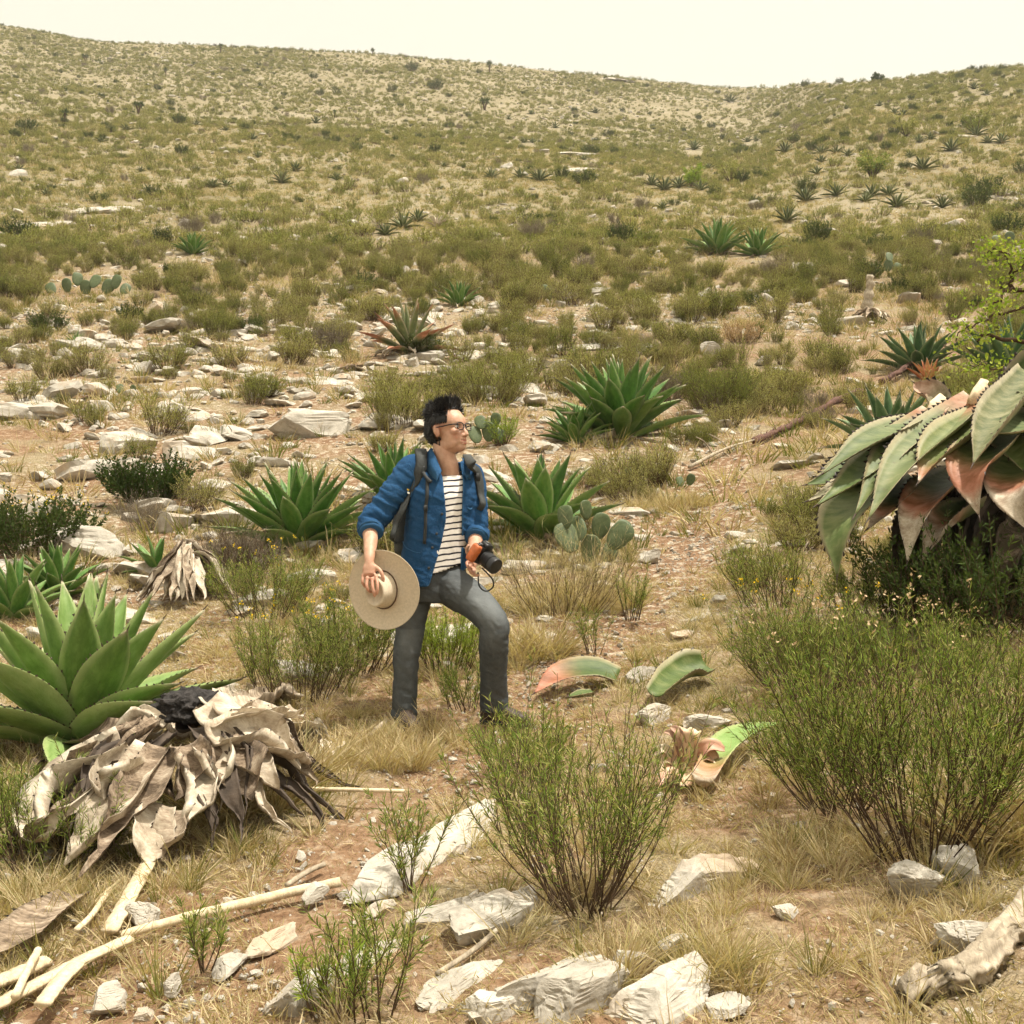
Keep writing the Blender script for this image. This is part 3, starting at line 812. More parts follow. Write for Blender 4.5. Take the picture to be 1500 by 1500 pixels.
# ---- giant drooping agave at the right
gb = place(1470, 905); gd = 6.9
giant = link('giant_agave', None, loc=(at(1500, 700, gd).x, gd + 0.35, zt(at(1500, 700, gd).x, gd + 0.35)), label='giant agave with drooping cut leaves, pink and dry at the tips', cat='agave')
GL = [  # path pixels with depth offsets, width, options
    ([(1355, 612, .15), (1318, 628, .0), (1262, 652, -.2), (1204, 694, -.35)], .20, dict(cup=.5)),
    ([(1345, 630, .1), (1300, 668, -.05), (1255, 700, -.25), (1196, 740, -.4)], .24, dict(cup=.6)),
    ([(1372, 602, .1), (1345, 632, .0), (1300, 672, -.25), (1252, 755, -.5)], .24, dict(cup=.45, cut=True)),
    ([(1434, 583, .1), (1385, 626, -.1), (1320, 682, -.4), (1272, 760, -.6)], .26, dict(cup=.55, cut=True)),
    ([(1450, 604, .05), (1410, 635, -.2), (1370, 668, -.4), (1345, 706, -.55)], .27, dict(cup=.7, drytip=.02, redtip=.12)),
    ([(1512, 545, .0), (1480, 592, -.25), (1448, 636, -.5), (1425, 680, -.62)], .26, dict(cup=.85, dry=.25)),
    ([(1480, 640, .0), (1445, 665, -.35), (1420, 695, -.55), (1434, 756, -.62)], .28, dict(cup=.6, redtip=.42, drytip=.14)),
    ([(1560, 600, .1), (1520, 615, -.2), (1490, 628, -.4), (1458, 634, -.5)], .24, dict(cup=.5)),
    ([(1500, 660, .1), (1488, 695, -.3), (1480, 725, -.5), (1503, 775, -.55)], .28, dict(cup=.6, redtip=.5, drytip=.36)),
    ([(1410, 690, .1), (1375, 715, -.2), (1342, 755, -.4), (1329, 824, -.45)], .24, dict(cup=.6, redtip=.5, drytip=.32)),
    ([(1440, 735, .1), (1400, 755, -.2), (1370, 782, -.35), (1352, 826, -.4)], .20, dict(cup=.7, redtip=.5, drytip=.45, curl=.6, wrinkle=.02)),
    ([(1310, 690, .1), (1262, 728, -.15), (1228, 772, -.35), (1226, 845, -.42)], .26, dict(cup=.4)),
    ([(1345, 700, .1), (1325, 722, -.1), (1298, 746, -.3), (1270, 775, -.4)], .18, dict(cup=.6, redtip=.3, drytip=.2)),
    ([(1510, 760, .1), (1492, 790, -.2), (1480, 820, -.3), (1477, 862, -.35)], .24, dict(cup=.7, dry=.9, wrinkle=.03, curl=.6)),
    ([(1310, 676, .2), (1262, 700, .05), (1222, 718, -.05), (1182, 734, -.1)], .14, dict(cup=.7, dry=.6)),
    ([(1300, 655, .25), (1250, 676, .15), (1215, 700, .1), (1180, 710, .1)], .16, dict(cup=.5)),
    ([(1400, 640, .4), (1372, 585, .5), (1350, 570, .55), (1338, 560, .6)], .16, dict(cup=.8, dry=.5, redtip=.5)),
    ([(1470, 640, .3), (1500, 570, .3), (1540, 520, .2), (1600, 500, .1)], .26, dict(cup=.6)),
    ([(1520, 640, .2), (1600, 600, .0), (1680, 620, -.2), (1720, 690, -.3)], .26, dict(cup=.6)),
    ([(1530, 650, .3), (1610, 560, .3), (1680, 520, .3), (1750, 500, .2)], .26, dict(cup=.6)),
    ([(1500, 600, .3), (1520, 570, .1), (1545, 575, -.25), (1560, 640, -.5)], .34, dict(cup=.4)),
    ([(1520, 620, .3), (1560, 600, .0), (1590, 640, -.3), (1600, 720, -.5)], .34, dict(cup=.4)),
    ([(1480, 640, .3), (1470, 625, .0), (1480, 640, -.2), (1500, 690, -.45)], .34, dict(cup=.4)),
    ([(1540, 640, .3), (1620, 640, .2), (1690, 690, .1), (1720, 790, .0)], .34, dict(cup=.4)),
]
for k in range(9):        # withered inner skirt, the shade under the plant painted into its brown
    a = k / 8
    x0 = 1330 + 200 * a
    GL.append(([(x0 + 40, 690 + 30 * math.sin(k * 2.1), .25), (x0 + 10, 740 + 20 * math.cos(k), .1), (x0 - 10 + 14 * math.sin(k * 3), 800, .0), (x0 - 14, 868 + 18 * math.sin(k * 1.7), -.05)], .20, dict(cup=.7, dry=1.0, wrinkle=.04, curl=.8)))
inv = giant.matrix_basis.inverted()
M_dead_shade = simple_mat('shade-darkened dead leaf', (.075, .055, .040), .85, .45, 12, .6, .02)  # dead-leaf brown, darkened to paint in the shade among the leaves
for i, (pp, W, kw) in enumerate(GL):
    path = [inv @ at(a, b, gd + c) for a, b, c in pp]
    g = leaf_geo([tuple(q) for q in path], W * 1.3, np.array([[-.25, -.35, .9], [-.55, -.75, .35]]), th=.045, n=22, teeth=.042, tooth=.021, seed=40 + i, spine=True, **{**kw, 'cup': min(1.25, kw.get('cup', .5) * 1.35), 'prof': ([0, .15, .35, .5, .64, .78, .9, 1], [.62, .78, 1, .96, .76, .46, .18, .01])})
    link('dead_leaf' if kw.get('dry', 0) > .8 else 'leaf', g.mesh('leaf', [M_dead_shade if kw.get('dry', 0) == 1.0 else M_agave_old if kw.get('redtip', 0) > .2 or i in (11, 12) else M_agave_pale if i in (3, 0, 5, 7, 11) else M_agave_old, M_thorn]), giant)
tz = giant.location.z
v, f = tube_vf([(0.1, 0.15, -0.2), (0.08, 0.15, 0.3), (0.0, 0.1, 0.75), (-0.1, 0.05, 1.0)], [0.30, 0.33, 0.26, 0.14], 14)
v = v + 0.03 * np.stack([fbm(v * 9, 3, k) for k in range(3)], 1)
link('trunk', make_mesh('trunk', v, f, [M_dead_shade]), giant)
M_cut = simple_mat('cut leaf butt', (0.66, 0.52, 0.34), 0.75, 0.35, 22, 0.6, 0.012)
for (px, py, c) in ((1370, 602, .1), (1432, 580, .1)):
    q = inv @ at(px, py, gd + c); q2 = inv @ at(px + 9, py - 12, gd + c + .05)
    rg = np.random.default_rng(px)
    v, f = tube_vf([q + (q - q2) * 1.0, q, q2, q2 + (q2 - q) * .4], np.array([[.055, .03], [.062, .035], [.055, .032], [.03, .016]]), 12)
    v = v + rg.normal(0, .006, v.shape)
    link('cut_butt', make_mesh('cut_butt', v, f, [M_cut]), giant)

# ---- withered agave heap in the left foreground
hc = place(262, 1205); HR, HH = 0.66, 0.46
def heap_z(x, y):
    r = np.hypot((x - hc.x) / 1.08, y - hc.y) / HR
    return terrain(x, y) + HH * np.clip(1 - r ** 1.7, 0, 1)
def place_on(px, py, fn, lift=0.0):
    u = (px - 750) / FPX; t = (750 - py) / FPX
    ys = np.arange(2.5, 8, 0.01)
    h = np.nonzero(fn(u * ys, ys) + lift > CAM_H + t * ys)[0]
    y = ys[h[0]] if len(h) else 6.0
    return np.array([u * y, y, CAM_H + t * y])
heap = link('dead_agave', None, loc=hc, label='big collapsed dead agave of curled bleached leaves with charred heart', cat='dead agave')
DL = [([(172, 1098), (112, 1128), (66, 1180), (70, 1212), (140, 1172)], .26, .02, dict(curl=1.0)),
      ([(228, 1092), (192, 1150), (136, 1226), (92, 1278)], .22, .05, {}),
      ([(180, 1072), (110, 1085), (48, 1130)], .22, .02, {}),
      ([(242, 1095), (215, 1150), (178, 1200), (118, 1292)], .20, .07, dict(curl=.5)),
      ([(268, 1092), (276, 1128), (256, 1172)], .20, .04, dict(curl=1.2)),
      ([(300, 1058), (370, 1040), (446, 1052)], .20, .06, {}),
      ([(310, 1030), (350, 1020), (390, 1004)], .16, .05, {}),
      ([(310, 1085), (380, 1078), (432, 1126)], .24, .05, dict(curl=1.0)),
      ([(390, 1058), (448, 1068), (494, 1084)], .18, .04, {}),
      ([(318, 1092), (350, 1128), (378, 1172)], .22, .04, {}),
      ([(300, 1095), (315, 1120), (322, 1160)], .20, .03, dict(curl=1.2)),
      ([(238, 1180), (216, 1222), (204, 1272)], .16, .03, {}),
      ([(255, 1185), (245, 1230), (228, 1262)], .14, .03, {}),
      ([(470, 1080), (486, 1098), (480, 1122)], .12, .03, {}),
      ([(150, 1140), (100, 1190), (40, 1225), (18, 1190)], .15, .0, dict(curl=.9)),
      ([(330, 1045), (400, 1022), (438, 1018)], .18, .08, dict(curl=1.1)),
      ([(280, 1120), (290, 1165), (270, 1215)], .20, .02, dict(curl=1.4)),
      ([(205, 1110), (160, 1150), (150, 1180)], .22, .06, dict(curl=1.6)),
      ([(345, 1090), (400, 1100), (460, 1130)], .20, .03, {}),
      ([(330, 1110), (380, 1130), (420, 1160)], .18, .02, dict(curl=.8))]
rg = np.random.default_rng(5)
for k in range(46):
    a = rg.uniform(0, 6.28); r0, r1 = rg.uniform(.05, .35), rg.uniform(.40, .72)
    c0, s0 = math.cos(a), math.sin(a); a2 = a + rg.normal(0, .3)
    pts = []
    for q in np.linspace(0, 1, 4):
        r = r0 + (r1 - r0) * q; aa = a + (a2 - a) * q
        x, y = hc.x + 1.08 * r * math.cos(aa), hc.y + r * math.sin(aa)
        pts.append(np.array([x, y, float(heap_z(x, y)[0]) + rg.uniform(-.10, .03) + (.07 * (k % 4 == 0)) * q]))
    DL.append((pts, rg.uniform(.08, .16), 0, dict(curl=rg.uniform(.5, 1.8), dark=k % 3 == 0)))  # every third one painted dark to suggest shaded gaps in the heap
for i, (pp, W, lift, kw) in enumerate(DL):
    path = [place_on(a[0], a[1], heap_z, lift) if len(a) == 2 else a for a in pp]
    if kw.get('curl', 0) == 1.0 and i == 0: path[-1] = path[-1] + np.array([0, -.05, .06])
    path = [q - np.array(hc) for q in path]
    mid = path[len(path) // 2]; nrm = unit(np.array([mid[0] * .8, mid[1] * .8 - .15, .75]))
    g = leaf_geo(path, W * (1.1 if i < 20 else .9), nrm, cup=.35, th=.012, n=22, nt_=9, teeth=.06, tooth=.008, seed=200 + i, dry=1.0, wrinkle=.06, curl=kw.get('curl', .3) * 1.5 + .2, twist=rg.uniform(-1.1, 1.1), margin=0, spine=False)
    link('dead_leaf', g.mesh('dead_leaf', [M_dead_shade if kw.get('dark') else M_deadleaf, M_thorn]), heap)
M_char = simple_mat('charred agave heart', (0.028, 0.024, 0.022), 0.85, 0.6, 24, 1.0, 0.03)
bm = bmesh.new(); bmesh.ops.create_icosphere(bm, subdivisions=5, radius=1.0)
V = np.array([q.co[:] for q in bm.verts]); F = np.array([[q.index for q in f_.verts] for f_ in bm.faces]); bm.free()
V = V * (1 + .45 * fbm(V * 2.2, 3, 71) + .5 * np.abs(fbm(V * np.array([6, 6, 2.5]), 4, 73)))[:, None] * np.array([.165, .12, .085])
top = place_on(272, 1042, heap_z, .06)
link('charred_heart', make_mesh('charred_heart', V, F, [M_char]), heap, Vector((.03, .12, HH - .01)), None, (.85, .85, .8))

# smaller grey heap of dead leaves by the young agave, and the dead skirt heap right of it
def small_heap(px, py, wpx, label, seed, n=26, mat=None, hh=.6):
    p, w = spot(px, py, wpx); r_ = w * .5
    root = link('dead_agave', None, loc=p, label=label, cat='dead agave')
    rg = np.random.default_rng(seed)
    for k in range(n):
        a = rg.uniform(0, 6.28); el = rg.uniform(.2, 1.2)
        L = r_ * rg.uniform(.7, 1.15)
        pts = [np.array([math.cos(a) * L * q * math.cos(el * (1 - q * .6)), math.sin(a) * L * q * math.cos(el * (1 - q * .6)), hh * r_ * (1 - q ** 1.5) * rg.uniform(.7, 1.1) + .02]) for q in (0.12, .45, .75, 1.0)]
        g = leaf_geo(pts, r_ * .3, np.array([math.cos(a) * .5, math.sin(a) * .5, .8]), cup=.4, th=.012, n=12, nt_=5, teeth=0, seed=seed + k, dry=1.0, wrinkle=.05, curl=rg.uniform(.3, 1.6), twist=rg.uniform(-.8, .8), margin=0, spine=False)
        link('dead_leaf', g.mesh('dead_leaf', [mat or M_deadleaf]), root)
    return root
M_deadgrey = agave_mat('dead grey leaf', [(0.3, 0.27, 0.22)] * 3, 0.7)
small_heap(275, 880, 150, 'grey matted heap of dead agave leaves beside the young agave', 500, 34, M_deadgrey, 1.1)
small_heap(1275, 472, 66, 'dead agave stump with dry leaves at the foot of a broken stalk', 540, 22, None, .6)
small_heap(520, 548, 70, 'few curled reddish dead leaves lying on a rock below the dying agave', 560, 9, None, .3)
# ------------------------------------------------------------------ the man
from mathutils.bvhtree import BVHTree
PD = place(655, 1060).y                     # depth at which he stands
PK = m_px(PD)
root_loc = at(645, 1058, PD); root_loc.z = zt(root_loc.x, root_loc.y)
def Lp(px, py, dy=0.0):                     # photograph pixel at his depth (+dy) in his own frame
    return np.array(at(px, py, PD + dy) - root_loc)

def ellipsoid(c, r, ax=None, nu=20, nv=12):
    c = np.asarray(c, float); ax = np.eye(3) if ax is None else np.asarray(ax, float)
    V, F = [], []
    for i in range(nv + 1):
        ph = math.pi * i / nv
        for j in range(nu):
            th = 2 * math.pi * j / nu
            p = np.array([math.sin(ph) * math.cos(th) * r[0], math.sin(ph) * math.sin(th) * r[1], math.cos(ph) * r[2]])
            V.append(c + p @ ax)
    for i in range(nv):
        for j in range(nu): F.append((i * nu + j, (i + 1) * nu + j, (i + 1) * nu + (j + 1) % nu, i * nu + (j + 1) % nu))
    return np.array(V), F

def loft(secs, k=28, ex=2.0):
    """secs: (centre, half width along a, half depth along b, axis a, axis b)"""
    V, F = [], []
    th = np.linspace(0, 2 * np.pi, k, endpoint=False)
    cx = np.sign(np.cos(th)) * np.abs(np.cos(th)) ** (2 / ex); sy = np.sign(np.sin(th)) * np.abs(np.sin(th)) ** (2 / ex)
    for c, a, b, A_, B_ in secs:
        V.append(np.asarray(c)[None] + cx[:, None] * a * np.asarray(A_)[None] + sy[:, None] * b * np.asarray(B_)[None])
    n = len(secs)
    F = [(i * k + j, i * k + (j + 1) % k, (i + 1) * k + (j + 1) % k, (i + 1) * k + j) for i in range(n - 1) for j in range(k)]
    F.append(tuple(range(k - 1, -1, -1))); F.append(tuple((n - 1) * k + j for j in range(k)))
    return np.concatenate(V), F

def limb(pts, rad, n=24, k=18):
    q = smooth_path(pts, n); t = np.linspace(0, len(pts) - 1, n)
    rad = np.asarray(rad, float)
    if rad.ndim == 1: rr = np.interp(t, np.arange(len(pts)), rad)
    else: rr = np.stack([np.interp(t, np.arange(len(pts)), rad[:, j]) for j in (0, 1)], 1)
    return tube_vf(q, rr, k)

def remesh(parts, voxel, iters=2, lam=.5):
    V = np.concatenate([p[0] for p in parts]); F, n = [], 0
    for v, f in parts:
        F += [tuple(i + n for i in q) for q in f]; n += len(v)
    me = make_mesh('tmp', V, F)
    bm_ = bmesh.new(); bm_.from_mesh(me); bmesh.ops.recalc_face_normals(bm_, faces=bm_.faces); bm_.to_mesh(me); bm_.free()
    ob = bpy.data.objects.new('tmp', me)
    sc2 = bpy.data.scenes.new('tmp'); sc2.collection.objects.link(ob)
    md = ob.modifiers.new('r', 'REMESH'); md.mode = 'VOXEL'; md.voxel_size = voxel
    vl = sc2.view_layers[0]; vl.update()
    m2 = bpy.data.meshes.new_from_object(ob.evaluated_get(vl.depsgraph))
    V2 = np.array([v.co[:] for v in m2.vertices]); F2 = np.array([list(p.vertices) for p in m2.polygons])
    E = np.array([e.vertices[:] for e in m2.edges])
    bpy.data.objects.remove(ob); bpy.data.scenes.remove(sc2); bpy.data.meshes.remove(m2)
    V2 = lap(V2, E, iters, lam)
    return V2, F2, E

def lap(V, E, iters, lam=.5, w=None):
    deg = np.zeros(len(V)); np.add.at(deg, E[:, 0], 1); np.add.at(deg, E[:, 1], 1)
    deg = np.maximum(deg, 1)
    for _ in range(iters):
        S = np.zeros_like(V); np.add.at(S, E[:, 0], V[E[:, 1]]); np.add.at(S, E[:, 1], V[E[:, 0]])
        d = lam * (S / deg[:, None] - V)
        if w is not None: d = np.where(w[:, None] > 0, d, 0.0)
        V = V + (d if w is None else d * w[:, None])
    return V

def vnormals(V, F):
    N = np.zeros_like(V)
    fn = np.cross(V[F[:, 2]] - V[F[:, 0]], V[F[:, 3]] - V[F[:, 1]])
    for j in range(4): np.add.at(N, F[:, j], fn)
    return unit(N)

YAW = R(24)
FW = np.array([math.sin(YAW), -math.cos(YAW), 0.0]); LF = np.array([math.cos(YAW), math.sin(YAW), 0.0])     # his front, his left
UPV = np.array([0, 0, 1.0])
def tor(px, py, a, b, off=0.0): return (Lp(px, py, off), a, b, LF, FW)

# ---- materials
def cloth_mat(name, c0, c1, weave=260, rough=.9, wr=.35, fold=24):
    m, nt, b = new_mat(name)
    att = nd(nt, 'ShaderNodeAttribute', attribute_name='tint'); sep = nd(nt, 'ShaderNodeSeparateColor'); nt.links.new(att.outputs['Color'], sep.inputs[0])
    a = noise_tex(nt, fold, 5, .6); w_ = noise_tex(nt, weave, 3, .7)
    f_ = mathn(nt, 'ADD', mathn(nt, 'MULTIPLY', sep.outputs[0], .9), mathn(nt, 'MULTIPLY', mathn(nt, 'SUBTRACT', a, .45), .5), True)
    c = mixc(nt, f_, c0, c1)
    c = mixc(nt, mathn(nt, 'MULTIPLY', mathn(nt, 'SUBTRACT', w_, .3), .3, True), c, tuple(min(1, q * 1.8) for q in c1))
    nt.links.new(c, b.inputs['Base Color']); b.inputs['Roughness'].default_value = rough; b.inputs['Specular IOR Level'].default_value = .15
    bump(nt, b, mathn(nt, 'ADD', a, mathn(nt, 'MULTIPLY', w_, .12)), wr, .012)
    return m
M_blue = cloth_mat('blue cotton', (.010, .045, .115), (.045, .125, .24), fold=34, wr=.6)
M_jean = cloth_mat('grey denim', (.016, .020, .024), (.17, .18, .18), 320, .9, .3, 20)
M_black = simple_mat('black nylon', (.022, .024, .024), .7, .35, 60, .3, .002)
M_skin, nt, bs = new_mat('skin')
att = nd(nt, 'ShaderNodeAttribute', attribute_name='tint'); sep = nd(nt, 'ShaderNodeSeparateColor'); nt.links.new(att.outputs['Color'], sep.inputs[0])
sk = ramp(nt, [(.3, (.42, .225, .14)), (.7, (.55, .33, .225))], noise_tex(nt, 30, 4)).outputs[0]
nt.links.new(mixc(nt, sep.outputs[0], sk, (.42, .13, .085)), bs.inputs['Base Color'])
bump(nt, bs, noise_tex(nt, 140, 4), .25, .003); bs.inputs['Roughness'].default_value = .55; bs.inputs['Subsurface Weight'].default_value = .12; bs.inputs['Subsurface Radius'].default_value = (.012, .005, .003)
M_hair = simple_mat('black hair', (.010, .009, .009), .42, .4, 50)
M_boot = simple_mat('brown boot leather', (.045, .028, .018), .6, .4, 40, .5, .004)
M_felt = simple_mat('tan felt', (.56, .47, .35), .95, .10, 90, .25, .002, spec=.1)
M_cord = simple_mat('brown leather cord', (.10, .055, .032), .6, .3, 60)
M_frame = simple_mat('dark spectacle frame', (.012, .010, .010), .35, .2, 50)
M_glass, nt, bs = new_mat('spectacle lens'); bs.inputs['Base Color'].default_value = (1, 1, 1, 1); bs.inputs['Transmission Weight'].default_value = 1; bs.inputs['Roughness'].default_value = .02; bs.inputs['IOR'].default_value = 1.05
M_eye = simple_mat('eye white', (.75, .70, .64), .3, .05, 40); M_iris = simple_mat('dark iris', (.02, .012, .008), .25, .2, 40)
M_lip = simple_mat('lips', (.40, .13, .095), .45, .15, 60); M_teeth = simple_mat('teeth', (.78, .72, .62), .3, .05, 60)
M_orange = simple_mat('orange leather grip', (.42, .11, .03), .55, .25, 50, .3, .002)
M_cam = simple_mat('black camera body', (.012, .012, .013), .45, .3, 120, .15, .001)
M_lens = simple_mat('black lens barrel', (.016, .016, .017), .3, .2, 120); M_metal = simple_mat('grey camera metal', (.10, .10, .10), .35, .2, 60, metal=.6)
M_front, nt, bs = new_mat('lens glass'); bs.inputs['Base Color'].default_value = (.006, .006, .01, 1); bs.inputs['Roughness'].default_value = .05; bs.inputs['Coat Weight'].default_value = 1.0
M_shirt, nt, bs = new_mat('striped shirt')
tcs = nd(nt, 'ShaderNodeTexCoord'); sx = nd(nt, 'ShaderNodeSeparateXYZ'); nt.links.new(tcs.outputs['Object'], sx.inputs[0])
wz = mathn(nt, 'ADD', mathn(nt, 'ADD', sx.outputs[2], mathn(nt, 'MULTIPLY', mathn(nt, 'SUBTRACT', noise_tex(nt, 9, 2), .5), .030)), mathn(nt, 'MULTIPLY', sx.outputs[0], -.10))
fr = mathn(nt, 'FRACT', mathn(nt, 'DIVIDE', wz, .0315))
st = ramp(nt, [(0.0, (1, 1, 1)), (.255, (1, 1, 1)), (.30, (0, 0, 0))], fr, 'LINEAR').outputs[0]
nt.links.new(mixc(nt, st, (.74, .70, .65), (.030, .028, .036)), bs.inputs['Base Color']); bs.inputs['Roughness'].default_value = .9; bs.inputs['Specular IOR Level'].default_value = .1
bump(nt, bs, noise_tex(nt, 22, 4), .35, .012)

# ---- body: head, neck, chest, arms and hands as one skin
HC = Lp(656, 629)                          # between the eyes and the ears
hy, hp_ = R(58), R(7)
hF = np.array([math.sin(hy) * math.cos(hp_), -math.cos(hy) * math.cos(hp_), math.sin(hp_)])
hL = np.array([math.cos(hy), math.sin(hy), 0.0]); hU = np.cross(hL, hF) * -1
if hU[2] < 0: hU = -hU
HAX = np.stack([hF, hL, hU])
HS_ = 1.10
def H(f, l, u): return HC + (hF * f + hL * l + hU * u) * HS_
def hell(f, l, u, rf, rl, ru, n=20): return ellipsoid(H(f, l, u), (rf * HS_, rl * HS_, ru * HS_), HAX, n, n * 2 // 3)
body = [hell(-.012, 0, .030, .098, .077, .088, 28), hell(.028, 0, -.040, .064, .060, .078, 24), hell(.062, 0, -.094, .026, .028, .022), hell(.052, 0, .022, .042, .060, .055),
        hell(.020, .038, -.072, .050, .018, .030), hell(.020, -.038, -.072, .050, .018, .030),
        hell(.058, .036, -.022, .026, .024, .022), hell(.058, -.036, -.022, .026, .024, .022), hell(.076, 0, .022, .018, .046, .010),
        hell(.072, 0, -.066, .024, .030, .022), hell(.087, 0, -.0625, .010, .021, .0055), hell(.084, 0, -.082, .010, .019, .0065),
        hell(.100, .0, -.040, .015, .012, .011), hell(.092, .012, -.043, .010, .008, .008), hell(.092, -.012, -.043, .010, .008, .008)]
body.append(tube_vf([H(.080, 0, .012), H(.090, 0, -.012), H(.102, 0, -.034), H(.104, 0, -.042)], [.010, .010, .012, .009], 10))
for s in (-1, 1):
    e = ellipsoid(H(-.008, s * .080, -.012), (.017, .007, .032), HAX @ np.eye(3), 14, 10); body.append(e)
    body.append(ellipsoid(H(-.016, s * .086, -.004), (.010, .005, .026), HAX, 12, 8))
body.append(limb([H(-.035, 0, -.06), Lp(652, 668), Lp(657, 690), Lp(656, 712, .02)], [.056, .056, .058, .075]))
body.append(loft([tor(655, 694, .07, .05, .02), tor(653, 706, .145, .072, .02), tor(651, 730, .145, .092), tor(646, 770, .138, .092), tor(640, 820, .135, .092), tor(638, 850, .13, .092)], 28, 2.4))
# right arm (at the left in the picture), reaching down to the hat
RS, RE, RW = Lp(603, 690, -.02), Lp(545, 765, -.08), Lp(541, 819, -.275)
body.append(limb([RS, (RS + RE) / 2, RE, RE * .45 + RW * .55, RW, Lp(541, 834, -.298)], [.055, .05, .043, .036, .0265, .012], 30))
def finger(pts, r=.0085): return limb(pts, [r * 1.1, r, r * .95, r * .8][:len(pts)], 14, 8)
kn = [Lp(532, 843, -.30), Lp(538, 847, -.315), Lp(545, 848, -.32), Lp(551, 844, -.315)]          # knuckles little -> index
body.append(limb([RW, Lp(541, 829, -.29), Lp(541, 842, -.305)], [[.016, .014], [.032, .018], [.034, .015]]))
body += [ellipsoid(q_, (.0115, .0115, .0115), None, 12, 8) for q_ in kn]
body.append(ellipsoid(Lp(541, 835, -.297), (.036, .017, .040), None, 20, 14))
body.append(finger([kn[0], Lp(531, 853, -.315), Lp(536, 860, -.295), Lp(541, 861, -.28)]))
body.append(finger([kn[1], Lp(537, 859, -.335), Lp(541, 866, -.325), Lp(545, 867, -.305)]))
body.append(finger([kn[2], Lp(546, 861, -.345), Lp(548, 870, -.345), Lp(549, 874, -.33)]))
body.append(finger([kn[3], Lp(553, 856, -.345), Lp(553, 865, -.35), Lp(552, 871, -.34)]))
body.append(finger([Lp(548, 828, -.285), Lp(557, 836, -.31), Lp(561, 846, -.315), Lp(561, 853, -.31)], .0105))
# left arm to the camera
LS, LE, LW = Lp(694, 703, .09), Lp(697, 778, .02), Lp(694, 825, -.20)
body.append(limb([LS, (LS + LE) / 2, LE, LE * .45 + LW * .55, LW], [.052, .048, .042, .036, .027]))
body.append(limb([LW, Lp(691, 829, -.235), Lp(692, 832, -.265)], [[.026, .020], [.034, .018], [.034, .016]]))
for i, (a, b, c, d) in enumerate([((688, 823), (684, 824), (686, 831), (692, 834)), ((690, 828), (686, 831), (689, 837), (695, 839)), ((692, 832), (689, 837), (693, 841), (698, 842)), ((695, 834), (694, 841), (698, 843), (702, 842))]):
    body.append(finger([Lp(*a, -.26), Lp(*b, -.31), Lp(*c, -.335), Lp(*d, -.325)]))
body.append(finger([Lp(694, 822, -.25), Lp(686, 812, -.29), Lp(684, 804, -.315), Lp(687, 798, -.32)], .0105))
BV, BF, BE = remesh(body, .0036, 2, .5)
wr_ = np.exp(-(np.linalg.norm(BV - Lp(541, 830, -.29), axis=1) / .048) ** 2) + np.exp(-(np.linalg.norm(BV - RW, axis=1) / .035) ** 2) + np.exp(-(np.linalg.norm(BV - LW, axis=1) / .04) ** 2)
BV = lap(BV, BE, 14, .5, np.clip(wr_, 0, 1))
# sculpt: eye sockets, mouth line
for s in (-1, 1):
    d = np.linalg.norm((BV - H(.082, s * .032, -.001)) * np.array([1, 1, 1.0]), axis=1)
    BV -= hF[None] * (.010 * np.exp(-(d / .016) ** 2))[:, None]
d = (BV - HC) @ HAX.T
ml = np.exp(-((d[:, 2] + .0725) / .0035) ** 2) * (np.abs(d[:, 1]) < .026) * (d[:, 0] > .06)
BV -= hF[None] * (.007 * ml)[:, None]
blush = np.exp(-((d[:, 0] - .08) ** 2 + (d[:, 2] + .04) ** 2) / .0012) * .25 + .35 * ((np.abs(np.abs(d[:, 1]) - .085) < .012) & (np.abs(d[:, 2] + .01) < .04))
hand = np.clip(1 - sstep(.03, .12, np.linalg.norm(BV - Lp(545, 858, -.32), axis=1)) + 1 - sstep(.03, .10, np.linalg.norm(BV - Lp(690, 832, -.30), axis=1)), 0, 1)
tint = np.clip(blush + .3 * hand, 0, 1)
person = link('person', make_mesh('person', BV, BF, [M_skin], cols={'tint': np.stack([tint] * 3, 1)}), None, root_loc, None, None, 'man in open blue jacket and striped shirt stepping uphill, holding hat and camera', 'person')
def part(name, V, F, mats, parent=None, smooth=True, tint=None, **kw):
    V = np.asarray(V, float)
    return link(name, make_mesh(name, V, F, mats, smooth=smooth, cols={'tint': np.zeros((len(V), 3)) if tint is None else tint}, **kw), person if parent is None else parent)
for s in (-1, 1):
    ec = H(.0735, s * .032, -.001)
    v, f = ellipsoid(ec, (.0105, .0135, .0075), HAX, 16, 10); e = part('eye', v, f, [M_eye])
    v, f = ellipsoid(ec + hF * .0085 + hL * .002, (.003, .0052, .0052), HAX, 12, 8); part('iris', v, f, [M_iris], e)
    q = smooth_path([H(.082, s * .014, .0165), H(.084, s * .030, .0215), H(.072, s * .050, .017)], 9)
    v, f = tube_vf(q, np.stack([np.linspace(.0045, .002, 9), np.linspace(.003, .0015, 9)], 1), 7); part('eyebrow', v, f, [M_hair])
    q = smooth_path([H(.082, s * .018, .004), H(.0845, s * .032, .0078), H(.077, s * .047, .002)], 9)
    v, f = tube_vf(q, .0014, 6); part('eyelid', v, f, [M_hair])
q = smooth_path([H(.080, -.024, -.0705), H(.0935, 0, -.0665), H(.080, .024, -.0705)], 11); v, f = tube_vf(q, [.0015] + [.0034] * 9 + [.0015], 7); part('upper_lip', v, f, [M_lip])
q = smooth_path([H(.080, -.022, -.0745), H(.0925, 0, -.0815), H(.080, .022, -.0745)], 11); v, f = tube_vf(q, [.0015] + [.0040] * 9 + [.0015], 7); part('lower_lip', v, f, [M_lip])
